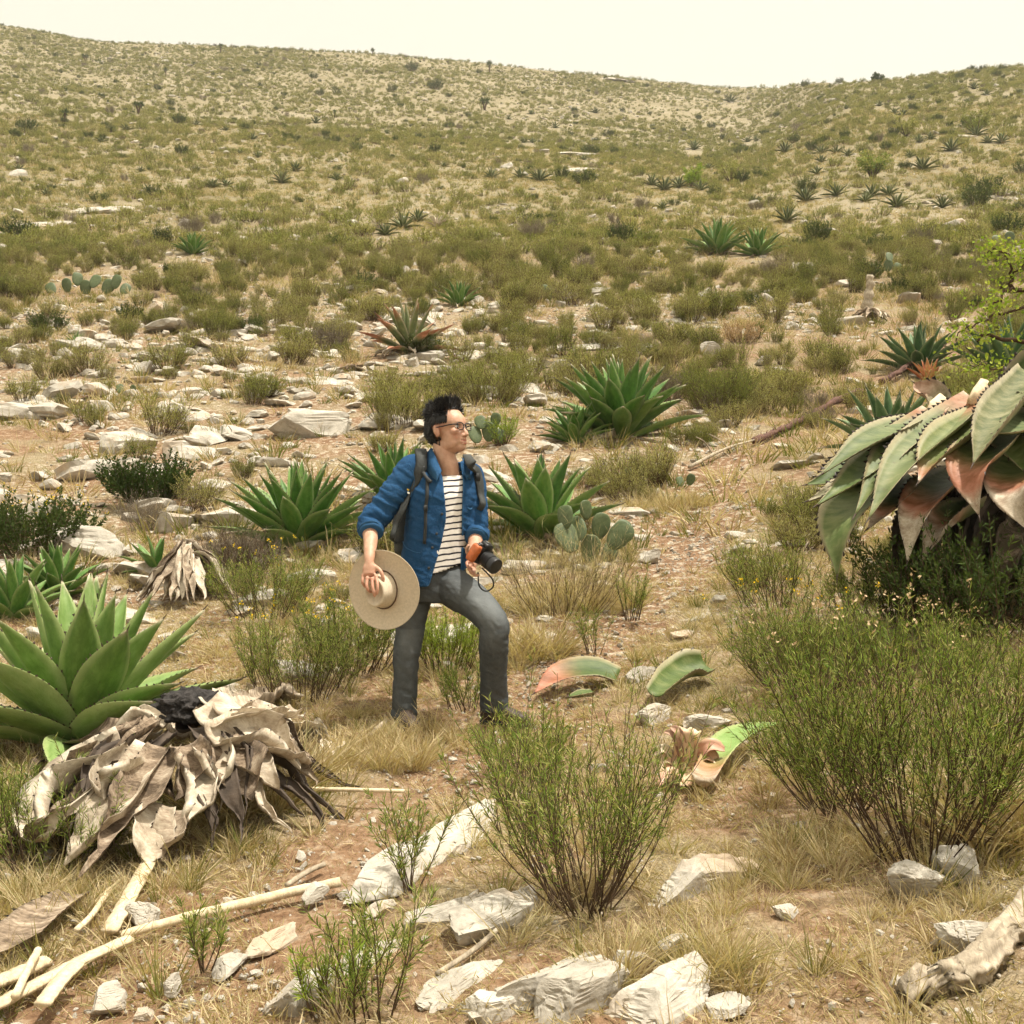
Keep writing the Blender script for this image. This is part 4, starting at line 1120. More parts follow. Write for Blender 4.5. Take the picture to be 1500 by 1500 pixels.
q = smooth_path([H(.076, -.018, -.0728), H(.0885, 0, -.0738), H(.076, .018, -.0728)], 9); v, f = tube_vf(q, np.stack([np.full(9, .003), np.full(9, .0045)], 1), 7); part('teeth', v, f, [M_teeth])

# ---- hair: scalp cap plus tapered clumps
rg = np.random.default_rng(3)
def scalp(f, l):                            # unit direction helper
    return None
dirs = unit(rg.normal(size=(5200, 3)))
fx, lx, ux = dirs.T
hair_ok = np.where(ux > .62, fx < .92, np.where(ux > .02, fx < .56, (fx < .02) & (ux > -.62 - .25 * (fx < -.5))))
hair_ok &= ~((np.abs(lx) > .7) & (ux < -.02) & (fx > -.28))
D_ = dirs[hair_ok]
SC_c = np.array([-.012, 0, .030]); SC_r = np.array([.100, .079, .091])
def scalp_pt(d): return SC_c + d * SC_r
cap = []
cv, cf = ellipsoid((0, 0, 0), (1, 1, 1), None, 48, 32)
cp = cv * (SC_r + .004) + SC_c
nape = (cv[:, 0] < -.15) & (cv[:, 2] < -.1)
cp[nape, 2] -= .055 * np.clip(-cv[nape, 2] - .1, 0, 1); cp[nape, 0] += .012
keep_v = np.where(cv[:, 2] > .60, cv[:, 0] < .88, np.where(cv[:, 2] > .02, cv[:, 0] < .52, (cv[:, 0] < .0)))
keep_v &= ~((np.abs(cv[:, 1]) > .72) & (cv[:, 2] < -.02) & (cv[:, 0] > -.30))
cf = [q for q in cf if all(keep_v[i] for i in q)]
HV, HF_, hn = [HC + HS_ * cp @ HAX], [tuple(q) for q in cf], len(cp)
for d_ in D_:
    p0 = scalp_pt(d_)
    top = sstep(.25, .8, d_[2]); front = sstep(.1, .7, d_[0]) * top
    L = .014 + .018 * top + .008 * front * rg.uniform(.3, 1.2) + rg.uniform(0, .010) * (1 + 1.6 * top * (rg.uniform() < .35))
    back = np.array([-.55, 0, -.75])
    nz_ = fbm(p0[None] * 34, 2, 7)[0]; nz2_ = fbm(p0[None] * 34, 2, 17)[0]
    dr = unit(d_ * (.30 + .2 * top) + (1 - top) * np.array([-.30, 0, -.9]) + top * np.array([-.25 + .5 * front + 1.5 * nz_, 1.5 * nz2_, .60]) + rg.normal(0, .13, 3))
    if d_[2] < -.1: L *= 1.5
    q = np.array([p0, p0 + dr * L * .5, p0 + (dr + np.array([0, 0, .12 * top])) * L])
    v, f = tube_vf(HC + HS_ * q @ HAX, [.0036, .0026, .0003], 4, cap=False)
    HV.append(v); HF_ += [tuple(i + hn for i in g_) for g_ in f]; hn += len(v)
for k in range(150):                        # loose wind-blown wisps
    d0_ = unit(np.array([rg.uniform(-.9, .30), rg.uniform(-.8, .8), rg.uniform(.45, 1.0)])); b0 = scalp_pt(d0_)
    L = rg.uniform(.022, .042); dr = unit(d0_ * .8 + np.array([rg.normal(-.25, .55), rg.normal(0, .45), .25]))
    q = np.array([b0, b0 + dr * L * .55, b0 + dr * L + np.array([-.004, 0, -.004])])
    v, f = tube_vf(HC + HS_ * q @ HAX, [.0042, .0026, .0003], 4, cap=False)
    HV.append(v); HF_ += [tuple(i + hn for i in g_) for g_ in f]; hn += len(v)
for k in range(26):                         # the upswept tuft over the forehead
    b0 = np.array([.050 + rg.normal(0, .010), rg.normal(0, .024), .112 + rg.normal(0, .004)])
    L = rg.uniform(.022, .046); dr = unit(np.array([rg.normal(.15, .30), rg.normal(0, .3), 1.0]))
    q = np.array([b0, b0 + dr * L * .55, b0 + dr * L + np.array([.006, 0, 0])])
    v, f = tube_vf(HC + HS_ * q @ HAX, [.0055, .0038, .0004], 5, cap=False)
    HV.append(v); HF_ += [tuple(i + hn for i in g_) for g_ in f]; hn += len(v)
part('hair', np.concatenate(HV), HF_, [M_hair])

# ---- striped shirt
SV, SF, SE = remesh([loft([tor(657, 690, .085, .060, .015), tor(654, 702, .150, .085, .015), tor(651, 728, .158, .106), tor(647, 765, .152, .108), tor(642, 800, .150, .111), tor(640, 830, .150, .115), tor(638, 850, .15, .115)], 40, 2.3)], .007, 2)
n_ = vnormals(SV, SF); SV = SV + n_ * (.006 * fbm(SV * np.array([14, 14, 7]), 3, 5))[:, None]
pr = (SV + np.array(root_loc)); ppx = 750 + FPX * pr[:, 0] / pr[:, 1]; ppy = 750 - FPX * (pr[:, 2] - CAM_H) / pr[:, 1]
# neckline scoop and the slanting hem
fdot = (SV - SV.mean(0)) @ FW
okv = (ppy > 686 + 10 * (fdot > 0.02)) & (ppy < 847 - .40 * np.clip(ppx - 625, 0, 60))
SF2 = np.array([q for q in SF if okv[q].all()])
shirt = part('shirt', SV, SF2, [M_shirt])
shirt.modifiers.new('s', 'SOLIDIFY').thickness = .004

# ---- jeans
HIP = Lp(640, 846, .02)
RH, RKn, RA = Lp(609, 868, .02), Lp(596, 955, -.03), Lp(592, 1040, .0)
LH, LKn, LA = Lp(664, 866, .0), Lp(722, 912, -.22), Lp(724, 1034, -.03)
jp = [loft([tor(641, 822, .146, .106, .02), tor(640, 840, .154, .115, .02), tor(638, 862, .158, .12, .02), tor(637, 880, .13, .11, .02)], 30, 2.3),
      limb([Lp(614, 846, .02), Lp(606, 885, .01), Lp(600, 925, -.01), RKn, Lp(593, 1000, -.01), RA, Lp(592, 1050)], [.088, .085, .073, .065, .062, .059, .060], 36, 24),
      limb([Lp(652, 850, .02), Lp(675, 868, -.07), Lp(700, 886, -.15), LKn, Lp(723, 940, -.20), Lp(723, 985, -.11), LA, Lp(724, 1040, -.03)], [.098, .098, .085, .074, .070, .069, .066, .067], 40, 24)]
JV, JF, JE = remesh(jp, .0065, 6)
n_ = vnormals(JV, JF)
hz = JV[:, 2] / max(JV[:, 2].max(), .1)
kneeR = np.exp(-(np.linalg.norm(JV - RKn, axis=1) / .14) ** 2); kneeL = np.exp(-(np.linalg.norm(JV - LKn - np.array([0, .05, -.08]), axis=1) / .13) ** 2)
ank = 1 - sstep(.05, .28, JV[:, 2]); cro = np.exp(-(np.linalg.norm(JV - Lp(655, 862, -.08), axis=1) / .15) ** 2)
amp = .003 + .007 * kneeR + .009 * kneeL + .010 * ank + .007 * cro
rot = JV.copy(); rot[:, 2] = JV[:, 2] + .5 * JV[:, 0]
rid = 1 - 2 * np.abs(fbm(rot * np.array([9, 9, 15]) + 3, 4, 91))
JV = JV + n_ * (amp * rid)[:, None]
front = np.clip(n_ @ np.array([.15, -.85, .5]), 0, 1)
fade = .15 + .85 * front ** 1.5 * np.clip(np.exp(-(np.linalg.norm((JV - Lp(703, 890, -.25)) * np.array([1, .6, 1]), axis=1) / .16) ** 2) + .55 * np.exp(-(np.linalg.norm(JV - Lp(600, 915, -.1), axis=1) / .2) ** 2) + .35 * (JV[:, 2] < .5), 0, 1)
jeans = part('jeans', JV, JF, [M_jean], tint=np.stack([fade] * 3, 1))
v, f = loft([tor(641, 822, .150, .110, .02), tor(641, 832, .155, .115, .02)], 40, 2.3); part('belt', v, f[:-2], [M_black], jeans)

# ---- boots
def boot(ank_, toe, hgt, seed):
    a = np.asarray(ank_, float); t_ = np.asarray(toe, float); d_ = t_ - a; d_[2] = 0; d_ = unit(d_); sd = np.array([-d_[1], d_[0], 0])
    z0 = min(a[2] - .09, t_[2])
    parts_ = [loft([(a + d_ * q + UPV * (h_ - .09), w_, hh_, sd, UPV) for q, w_, hh_, h_ in ((-.075, .028, .030, .045), (-.055, .038, .046, .050), (.0, .042, .055, .056), (.06, .043, .046, .046), (.12, .046, .034, .034), (.17, .040, .026, .027), (.195, .020, .015, .020))], 20, 2.6),
              limb([a + UPV * -.03, a + UPV * .06], [.045, .048], 8, 16)]
    V_, F_, E_ = remesh(parts_, .006, 3)
    b_ = part('boot', V_, F_, [M_boot])
    sole = loft([(a + d_ * q + UPV * -.092, w_, .012, sd, UPV) for q, w_ in ((-.08, .022), (-.06, .038), (0, .040), (.06, .044), (.12, .047), (.17, .042), (.20, .018))], 16, 4)
    part('sole', *sole, [M_black], b_)
    return b_
def grounded(p):
    g_ = zt(root_loc.x + p[0], root_loc.y + p[1]) - root_loc.z
    return np.array([p[0], p[1], g_ + .088])
RA_ = grounded(Lp(593, 1040, 0)); LA_ = grounded(Lp(725, 1034, -.03))
boot(RA_, RA_ + np.array([.06, -.2, 0]), .1, 1)
boot(LA_, LA_ + np.array([.19, -.08, 0]), .1, 2)

# ---- jacket
jt = [loft([tor(657, 676, .075, .065, .03), tor(655, 688, .110, .085, .025), tor(652, 700, .162, .098, .02), tor(649, 722, .178, .124, .01), tor(645, 760, .172, .126, .01), tor(639, 800, .170, .128, .015), tor(634, 838, .174, .134, .015), tor(632, 862, .178, .138, .015), tor(632, 872, .178, .138, .015)], 44, 2.4),
      limb([Lp(628, 682, .02), RS + np.array([.0, .0, .008]), (RS + RE) / 2, RE, RE * .72 + RW * .28], [.062, .070, .064, .061, .058], 30, 24),
      limb([Lp(684, 692, .08), LS + np.array([-.01, 0, .008]), (LS + LE) / 2, LE, LE * .75 + LW * .25], [.060, .066, .061, .059, .056], 30, 24)]
KV, KF, KE = remesh(jt, .0065, 4)
n_ = vnormals(KV, KF)
dE = np.exp(-(np.linalg.norm(KV - RE, axis=1) / .13) ** 2) + np.exp(-(np.linalg.norm(KV - LE, axis=1) / .12) ** 2)
arm = np.clip(np.exp(-(np.linalg.norm(KV - (RS + RE) / 2, axis=1) / .16) ** 2), 0, 1)
sl = KV.copy(); sl[:, 2] = KV[:, 2] + .45 * KV[:, 0]
rid = 1 - 2 * np.abs(fbm(sl * np.array([8, 8, 20]), 3, 57)); rid2 = fbm(KV * np.array([16, 16, 4]), 3, 59)
KV = KV + n_ * ((.004 + .012 * dE + .007 * arm) * np.sign(rid) * np.abs(rid) ** 1.5 + .006 * rid2 * (KV[:, 2] < Lp(640, 760)[2]))[:, None]
n_ = vnormals(KV, KF)
pr = KV + np.array(root_loc); ppx = 750 + FPX * pr[:, 0] / pr[:, 1]; ppy = 750 - FPX * (pr[:, 2] - CAM_H) / pr[:, 1]
tc_ = np.array([Lp(646, 760)]); fd = (KV - tc_) @ FW
xl_ = np.interp(ppy, [676, 690, 705, 742, 762, 800, 850, 875], [643, 646, 650, 653, 654, 646, 632, 624])
xr_ = np.interp(ppy, [676, 690, 705, 742, 800, 850, 875], [672, 676, 678, 677, 676, 674, 672])
open_ = (ppx > xl_) & (ppx < xr_) & (fd > .02)
neck = np.linalg.norm((KV - Lp(657, 676, .03)) * np.array([1, 1, .6]), axis=1) < .072
hem = ppy > 860 - .10 * np.clip(ppx - 640, 0, 80) - 26 * sstep(655, 690, ppx)
def cut_cuff(a_, b_, t_, r_):
    c_ = a_ * (1 - t_) + b_ * t_; ax_ = unit(b_ - a_); al_ = (KV - c_) @ ax_
    return (al_ > -.004) & (al_ < .09) & (np.linalg.norm(KV - c_ - al_[:, None] * ax_, axis=1) < r_)
cuffR = cut_cuff(RE, RW, .28, .078)
cuffL = cut_cuff(LE, LW, .25, .068)
bad = open_ | neck | hem | cuffR | cuffL
KF2 = np.array([q for q in KF if not bad[q].any()])
# snap the ragged cut edges onto smooth lines
cntE = {}
for q in KF2:
    for a_, b_ in ((q[0], q[1]), (q[1], q[2]), (q[2], q[3]), (q[3], q[0])):
        k_ = (min(a_, b_), max(a_, b_)); cntE[k_] = cntE.get(k_, 0) + 1
be = np.array([k_ for k_, c_ in cntE.items() if c_ == 1])
bw = np.zeros(len(KV)); bw[be.ravel()] = 1
KV = lap(KV, be, 10, .5, bw) if len(be) else KV
seam = np.zeros(len(KV)); seam[be.ravel()] = .9
jacket = part('jacket', KV, KF2, [M_blue], tint=np.stack([np.clip(seam + .15 * arm, 0, 1)] * 3, 1))
jm = jacket.modifiers.new('s', 'SOLIDIFY'); jm.thickness = .007; jm.offset = 0
used = np.unique(KF2)
jb = BVHTree.FromPolygons([Vector(v) for v in KV], [tuple(int(i) for i in q) for q in KF2])
camL = Vector((0, 0, CAM_H)) - root_loc
def on_j(px, py, off=.004):
    """point of the jacket seen at a photograph pixel"""
    d_ = Vector(((px - 750) / FPX, 1, (750 - py) / FPX)).normalized()
    h_, n__, i_, t_ = jb.ray_cast(camL, d_, 30)
    if h_ is None: return np.array(Lp(px, py, -.10)), np.array([0, -1.0, 0])
    if n__.dot(d_) > 0: n__ = -n__
    return np.array(h_ + n__ * off), np.array(n__)
def ribbon(pix, width, thick, n=26, off=.006, extra_first=None, extra_last=None):
    """flat strap lying on the jacket through pixels"""
    pp = [on_j(a, b, off) for a, b in pix]
    P_ = [p for p, _ in pp]; N_ = [q for _, q in pp]
    if extra_first is not None:
        for p in extra_first[::-1]: P_.insert(0, p); N_.insert(0, UPV)
    if extra_last is not None:
        for p in extra_last: P_.append(p); N_.append(N_[-1])
    q = smooth_path(P_, n); nn_ = unit(smooth_path(N_, n)); T_ = unit(np.gradient(q, axis=0)); S_ = unit(np.cross(T_, nn_))
    wd = np.interp(np.linspace(0, 1, n), np.linspace(0, 1, len(width)), width) * .5 if np.ndim(width) else np.full(n, width * .5)
    ring = [q + S_ * wd[:, None] - nn_ * thick * .3, q + S_ * wd[:, None] * .85 + nn_ * thick, q - S_ * wd[:, None] * .85 + nn_ * thick, q - S_ * wd[:, None] - nn_ * thick * .3]
    V_ = np.stack(ring, 1).reshape(-1, 3)
    F_ = [(i * 4 + j, i * 4 + (j + 1) % 4, (i + 1) * 4 + (j + 1) % 4, (i + 1) * 4 + j) for i in range(n - 1) for j in range(4)] + [(3, 2, 1, 0), tuple((n - 1) * 4 + j for j in range(4))]
    return V_, F_
# collar wings, turned-up cuffs, pocket edges, buttons
def sheet(pix, off, thick, name, parent, mat=None):
    pts = [on_j(a, b, off) for a, b in pix]; P_ = np.array([p for p, _ in pts]); N_ = np.array([q for _, q in pts])
    k_ = len(P_); V_ = np.concatenate([P_ + N_ * thick, P_]); F_ = [tuple(range(k_)), tuple(range(2 * k_ - 1, k_ - 1, -1))] + [(i, k_ + i, k_ + (i + 1) % k_, (i + 1) % k_) for i in range(k_)]
    return part(name, V_, F_, [mat or M_blue], parent, False, tint=np.full((2 * k_, 3), .45))
def wing(path_top, path_low, name):
    n = 12; a = smooth_path(path_top, n); b = smooth_path(path_low, n); mid = (a + b) / 2 + np.array([0, -.012, .006])
    rows = [a, mid, b, b + np.array([0, .004, .004]), mid + np.array([0, .008, 0]), a + np.array([0, .008, 0])]
    V_ = np.stack(rows, 1).reshape(-1, 3); k_ = len(rows)
    F_ = [(i * k_ + j, i * k_ + (j + 1) % k_, (i + 1) * k_ + (j + 1) % k_, (i + 1) * k_ + j) for i in range(n - 1) for j in range(k_)] + [tuple(range(k_)), tuple((n - 1) * k_ + j for j in range(k_ - 1, -1, -1))]
    return part(name, V_, F_, [M_blue], jacket, tint=np.stack([np.tile([.35, .2, .75, .75, .2, .35], n)] * 3, 1))
wing([Lp(636, 658, .10), Lp(631, 656, .03), Lp(636, 664, -.06), Lp(647, 690, -.11)], [Lp(622, 674, .10), Lp(618, 677, .02), Lp(629, 694, -.11), Lp(640, 705, -.145)], 'collar')
wing([Lp(674, 668, .12), Lp(677, 672, .06), Lp(678, 682, -.02), Lp(677, 694, -.06)], [Lp(690, 682, .12), Lp(692, 688, .06), Lp(692, 702, .0), Lp(684, 703, -.05)], 'collar')
def cuff(a, b, r_):
    a, b = np.asarray(a), np.asarray(b); d_ = unit(b - a)
    V_, F_ = tube_vf([a, a + d_ * .02, a + d_ * .045, a + d_ * .055, a + d_ * .05], [r_, r_ + .006, r_ + .006, r_, r_ - .008], 28, cap=False)
    V_ = V_ + .004 * np.stack([fbm(V_ * 20, 2, 77 + j) for j in range(3)], 1)
    part('cuff', V_, F_, [M_blue], jacket, tint=np.full((len(V_), 3), .4))
cuff(RE * .90 + RW * .10, RW, .057); cuff(LE * .95 + LW * .05, LW, .055)
def stitch(pix, w_=.004, name='pocket_edge', mat=None):
    V_, F_ = ribbon(pix, w_, .003, 18, .006); part(name, V_, F_, [mat or M_blue], jacket, tint=np.full((len(V_), 3), 1.0))
stitch([(592, 794), (596, 802), (602, 806), (609, 809), (616, 810)]); stitch([(684, 744), (687, 746), (690, 744)], .006)
stitch([(600, 680), (606, 700), (604, 725), (597, 750)], .003, 'seam')
for a, b in ((647, 753), (639, 782), (633, 802), (628, 832)):
    p, q = on_j(a, b, .006); v, f = ellipsoid(p, (.0075, .003, .0075), np.stack([unit(np.cross(q, UPV)), q, UPV]), 12, 6); part('button', v, f, [M_black], jacket)

# ---- backpack (a thing of its own)
pack = link('backpack', None, loc=root_loc, label='black backpack worn over the blue jacket, straps on both shoulders', cat='backpack')
bc = Lp(640, 745, .02) - FW * .25
V_, F_, E_ = remesh([loft([(bc + UPV * z_, a_, b_, LF, FW) for z_, a_, b_ in ((-.26, .10, .05), (-.24, .145, .085), (-.10, .155, .10), (.08, .15, .095), (.18, .12, .07), (.21, .06, .03))], 30, 3.2)], .01, 4)
V_ = V_ + vnormals(V_, F_) * (.006 * fbm(V_ * 12, 3, 44))[:, None]
part('bag', V_, F_, [M_black], pack)
M_strap = simple_mat('grey black webbing', (.035, .038, .036), .75, .3, 80, .4, .002)
back_top = [Lp(618, 668, .22), Lp(616, 660, .12)]
V_, F_ = ribbon([(617, 666), (616, 684), (610, 706), (600, 726), (589, 748), (580, 768), (574, 790)], [.066, .066, .064, .05, .034, .028, .028], .011, 40, .006, back_top, [bc + LF * -.15 + UPV * -.18])
st1 = part('shoulder_strap', V_, F_, [M_strap], pack)
V_, F_ = ribbon([(690, 678), (697, 690), (701, 706), (703, 724), (703, 745)], [.05, .056, .05, .036, .03], .010, 30, .006, [Lp(684, 668, .26)], [bc + LF * .16 + UPV * -.1])
st2 = part('shoulder_strap', V_, F_, [M_strap], pack)
V_, F_ = ribbon([(621, 696), (626, 703), (632, 708)], .018, .006, 12, .016); part('sternum_strap', V_, F_, [M_black], st1)
V_, F_ = ribbon([(626, 702), (626, 725), (624, 744), (624, 770), (622, 796)], .018, .004, 20, .008); part('hanging_strap', V_, F_, [M_black], st1)
for (a, b, s_, par) in ((620, 693, .024, st1), (624, 745, .018, st1), (699, 700, .022, st2)):
    p, q = on_j(a, b, .018); ax = np.stack([unit(np.cross(q, UPV)), q, UPV])
    v, f = loft([(p - q * .004, s_ * .6, s_, ax[0], UPV), (p + q * .006, s_ * .55, s_ * .9, ax[0], UPV)], 16, 5); part('buckle', v, f, [M_black], par)
for (a, b, c_, w_) in ((595, 716, (.75, .50, .05), .008), (594, 722, (.7, .68, .6), .010)):
    p, q = on_j(a, b, .021); ax = unit(np.cross(q, UPV)); tl_ = unit(np.array([-.5, 0, -.85]) - q * np.dot(np.array([-.5, 0, -.85]), q)); sd = np.cross(q, tl_)
    v, f = loft([(p, w_ * .5, w_ * .8, tl_, sd), (p + q * .002, w_ * .5, w_ * .8, tl_, sd)], 8, 6); part('strap_tag', v, f, [simple_mat('strap tag %d' % a, c_, .6, .1)], st1, False)

# ---- spectacles
specs = link('eyeglasses', None, loc=root_loc, label='dark-rimmed eyeglasses on the face of the man', cat='eyeglasses')
for s in (-1, 1):
    th = np.linspace(0, 2 * np.pi, 25); cx = np.sign(np.cos(th)) * np.abs(np.cos(th)) ** .6 * .024; cz = np.sign(np.sin(th)) * np.abs(np.sin(th)) ** .6 * .0165
    q = np.array([H(.098 - .25 * abs(s * .033 + a_) ** 1.0 * .25, s * .033 + a_, b_ - .001) for a_, b_ in zip(cx, cz)])
    v, f = tube_vf(q, .0028, 6); rim = part('rim', v, f, [M_frame], specs)
    V_ = np.concatenate([[H(.0955, s * .033, -.001)], q[:-1]]); part('lens', V_, [(0, i + 1, (i + 1) % 24 + 1) for i in range(24)], [M_glass], rim)
    v, f = tube_vf(smooth_path([H(.092, s * .058, .008), H(.070, s * .074, .008), H(.03, s * .080, .006), H(-.015, s * .085, .004), H(-.03, s * .084, -.01)], 14), .0032, 6); part('temple', v, f, [M_frame], specs)
v, f = tube_vf(smooth_path([H(.097, -.010, .004), H(.101, 0, .007), H(.097, .010, .004)], 7), .0019, 6); part('bridge', v, f, [M_frame], specs)

# ---- hat held in the hand
hc_ = np.array(at(563, 863, PD - .22) - root_loc)
hn_ = unit(np.array([-.36, -.92, -.12])); hu_ = unit(np.array([.10, 0, 1.0]) - hn_ * np.dot(np.array([.10, 0, 1.0]), hn_)); hs_ = np.cross(hu_, hn_)
hat = link('hat', None, loc=root_loc, label='tan felt wide-brimmed hat held by its crown at the side of the man', cat='hat')
rings = [(0, .088, 0), (.25, .088, 0), (.5, .092, 0), (.70, .104, 0), (.82, .112, 0), (.91, .112, 0), (.97, .106, 0), (1.0, .094, 0), (1.03, .06, 0), (1.07, .025, 0), (1.10, .008, 0), (1.16, .002, .1), (1.4, -.001, .3), (1.7, .001, .6), (2.0, .006, .85), (2.2, .012, .97), (2.26, .016, 1), (2.26, .012, 1), (2.2, .007, .97), (1.7, -.004, .6), (1.2, -.005, .1)]
k = 64; V_ = []
for r_, h_, w_ in rings:
    for j in range(k):
        a = 2 * math.pi * j / k; ca, sa = math.cos(a), math.sin(a)        # ca: along hu (front of the hat up), sa: sideways
        cr_a, cr_b = .088, .073
        br_a, br_b = .0905, .0885
        ra = (cr_a * (1 - w_) + br_a * w_) * r_; rb = (cr_b * (1 - w_) + br_b * w_) * r_
        tp_ = max(0, 1 - abs(r_ - .75) / .6) if r_ < 1.05 else 0
        pinch = 1 - (.34 * max(0, ca) ** 1.5) * (1 if r_ < 1.0 else max(0, 1 - (r_ - 1) / .1)) * (h_ / .11)
        shrink = (.82 + .18 * (1 - h_ / .112)) if r_ <= 1.1 else 1
        dent = -.016 * max(0, 1 - (r_ / .7) ** 2) if r_ < .7 else 0
        hh_ = h_ + dent + (.010 * w_ * math.cos(2 * a) if w_ else 0) + (-.012 * max(0, ca) * (r_ / 1.0) if r_ < .95 else 0)
        V_.append(hc_ + hu_ * ra * ca * shrink + hs_ * rb * sa * pinch * shrink + hn_ * hh_)
F_ = [(i * k + j, (i + 1) * k + j, (i + 1) * k + (j + 1) % k, i * k + (j + 1) % k) for i in range(len(rings) - 1) for j in range(k)]
felt = part('felt', V_, F_, [M_felt], hat)
q = np.array([hc_ + hu_ * .098 * math.cos(a) + hs_ * .081 * math.sin(a) + hn_ * .018 for a in np.linspace(0, 2 * np.pi, 49)])
v, f = tube_vf(q, .0035, 6); part('hat_band', v, f, [M_cord], hat)
q = smooth_path([hc_ + hs_ * .085 + hu_ * .05 + hn_ * .006, hc_ + hs_ * .10 + hu_ * .02 + hn_ * .005, hc_ + hs_ * .105 - hu_ * .0 + hn_ * .006], 8)

# ---- camera held at the belt
cc = np.array(at(703, 812, PD - .34) - root_loc)
ca_ = unit(np.array([.62, -.62, -.48])); cu_ = unit(np.array([.50, -.1, .86]) - ca_ * np.dot(np.array([.50, -.1, .86]), ca_)); cs_ = np.cross(cu_, ca_)     # lens axis, top, side
if cs_[0] < 0: cs_ = -cs_
camera_ob = link('photo_camera', None, loc=root_loc, label='black camera with orange leather grip and big lens held at the belt', cat='camera')
def cbox(c, a, b, d, ex=6, k=28, mat=M_cam, name='body', par=None):
    """rounded box: half sizes a along side, b along top, d along lens axis"""
    c = np.asarray(c); s_ = [(c + ca_ * d * t_, a * w_, b * w_, cs_, cu_) for t_, w_ in ((-1, .94), (-.92, 1), (.92, 1), (1, .94))]
    v, f = loft(s_, k, ex); return part(name, v, f, [mat], camera_ob if par is None else par)
cbody = cbox(cc, .062, .044, .024)
cbox(cc + cu_ * .052 + ca_ * .004 + cs_ * .006, .026, .017, .024, 3.5, name='viewfinder_hump'); cbox(cc + cu_ * .070 + cs_ * .006, .014, .004, .014, 5, mat=M_metal, name='hot_shoe')
grip_c = cc - cs_ * .058 + ca_ * .010
v, f = loft([(grip_c - cu_ * .045, .017, .020, cs_, ca_), (grip_c - cu_ * .035, .020, .025, cs_, ca_), (grip_c + cu_ * .035, .020, .025, cs_, ca_), (grip_c + cu_ * .044, .017, .020, cs_, ca_)], 20, 3); part('grip', v, f, [M_orange], camera_ob)
v, f = tube_vf([cc - cs_ * .035 + cu_ * .044, cc - cs_ * .035 + cu_ * .056], [.013, .012], 16); part('dial', v, f, [M_metal], camera_ob)
v, f = tube_vf([cc - cs_ * .055 + cu_ * .044 + ca_ * .01, cc - cs_ * .055 + cu_ * .050 + ca_ * .01], [.007, .006], 12); part('shutter_button', v, f, [M_metal], camera_ob)
lc = cc + cs_ * .012 + ca_ * .022
prof_ = [(0, .034), (.008, .036), (.012, .038), (.030, .038), (.031, .0405), (.060, .0405), (.061, .038), (.066, .038), (.067, .041), (.088, .0415), (.096, .0405), (.098, .036), (.094, .033)]
v, f = tube_vf([lc + ca_ * a for a, _ in prof_], [b for _, b in prof_], 36, cap=False); lens = part('lens_barrel', v, f, [M_lens], camera_ob, False)
v, f = tube_vf([lc + ca_ * .088, lc + ca_ * .0885, lc + ca_ * .092], [.034, .034, .010], 28); part('front_glass', v, f, [M_front], lens)
v, f = tube_vf([lc + ca_ * .012, lc + ca_ * .015], [.0392, .0392], 36, cap=False); part('lens_ring', v, f, [M_metal], lens)
for t_ in np.linspace(.034, .058, 7):
    v, f = tube_vf([lc + ca_ * t_, lc + ca_ * (t_ + .0018)], [.0416, .0416], 36, cap=False); part('grip_ridge', v, f, [M_cam], lens)
s0 = cc - cs_ * .06 - cu_ * .03
v, f = tube_vf(smooth_path([Lp(700, 838, -.33), Lp(702, 858, -.32), Lp(712, 866, -.30), Lp(722, 860, -.30), Lp(722, 850, -.32), Lp(716, 842, -.36), Lp(706, 832, -.37)], 26), .004, 7); part('strap_loop', v, f, [M_black], camera_ob)
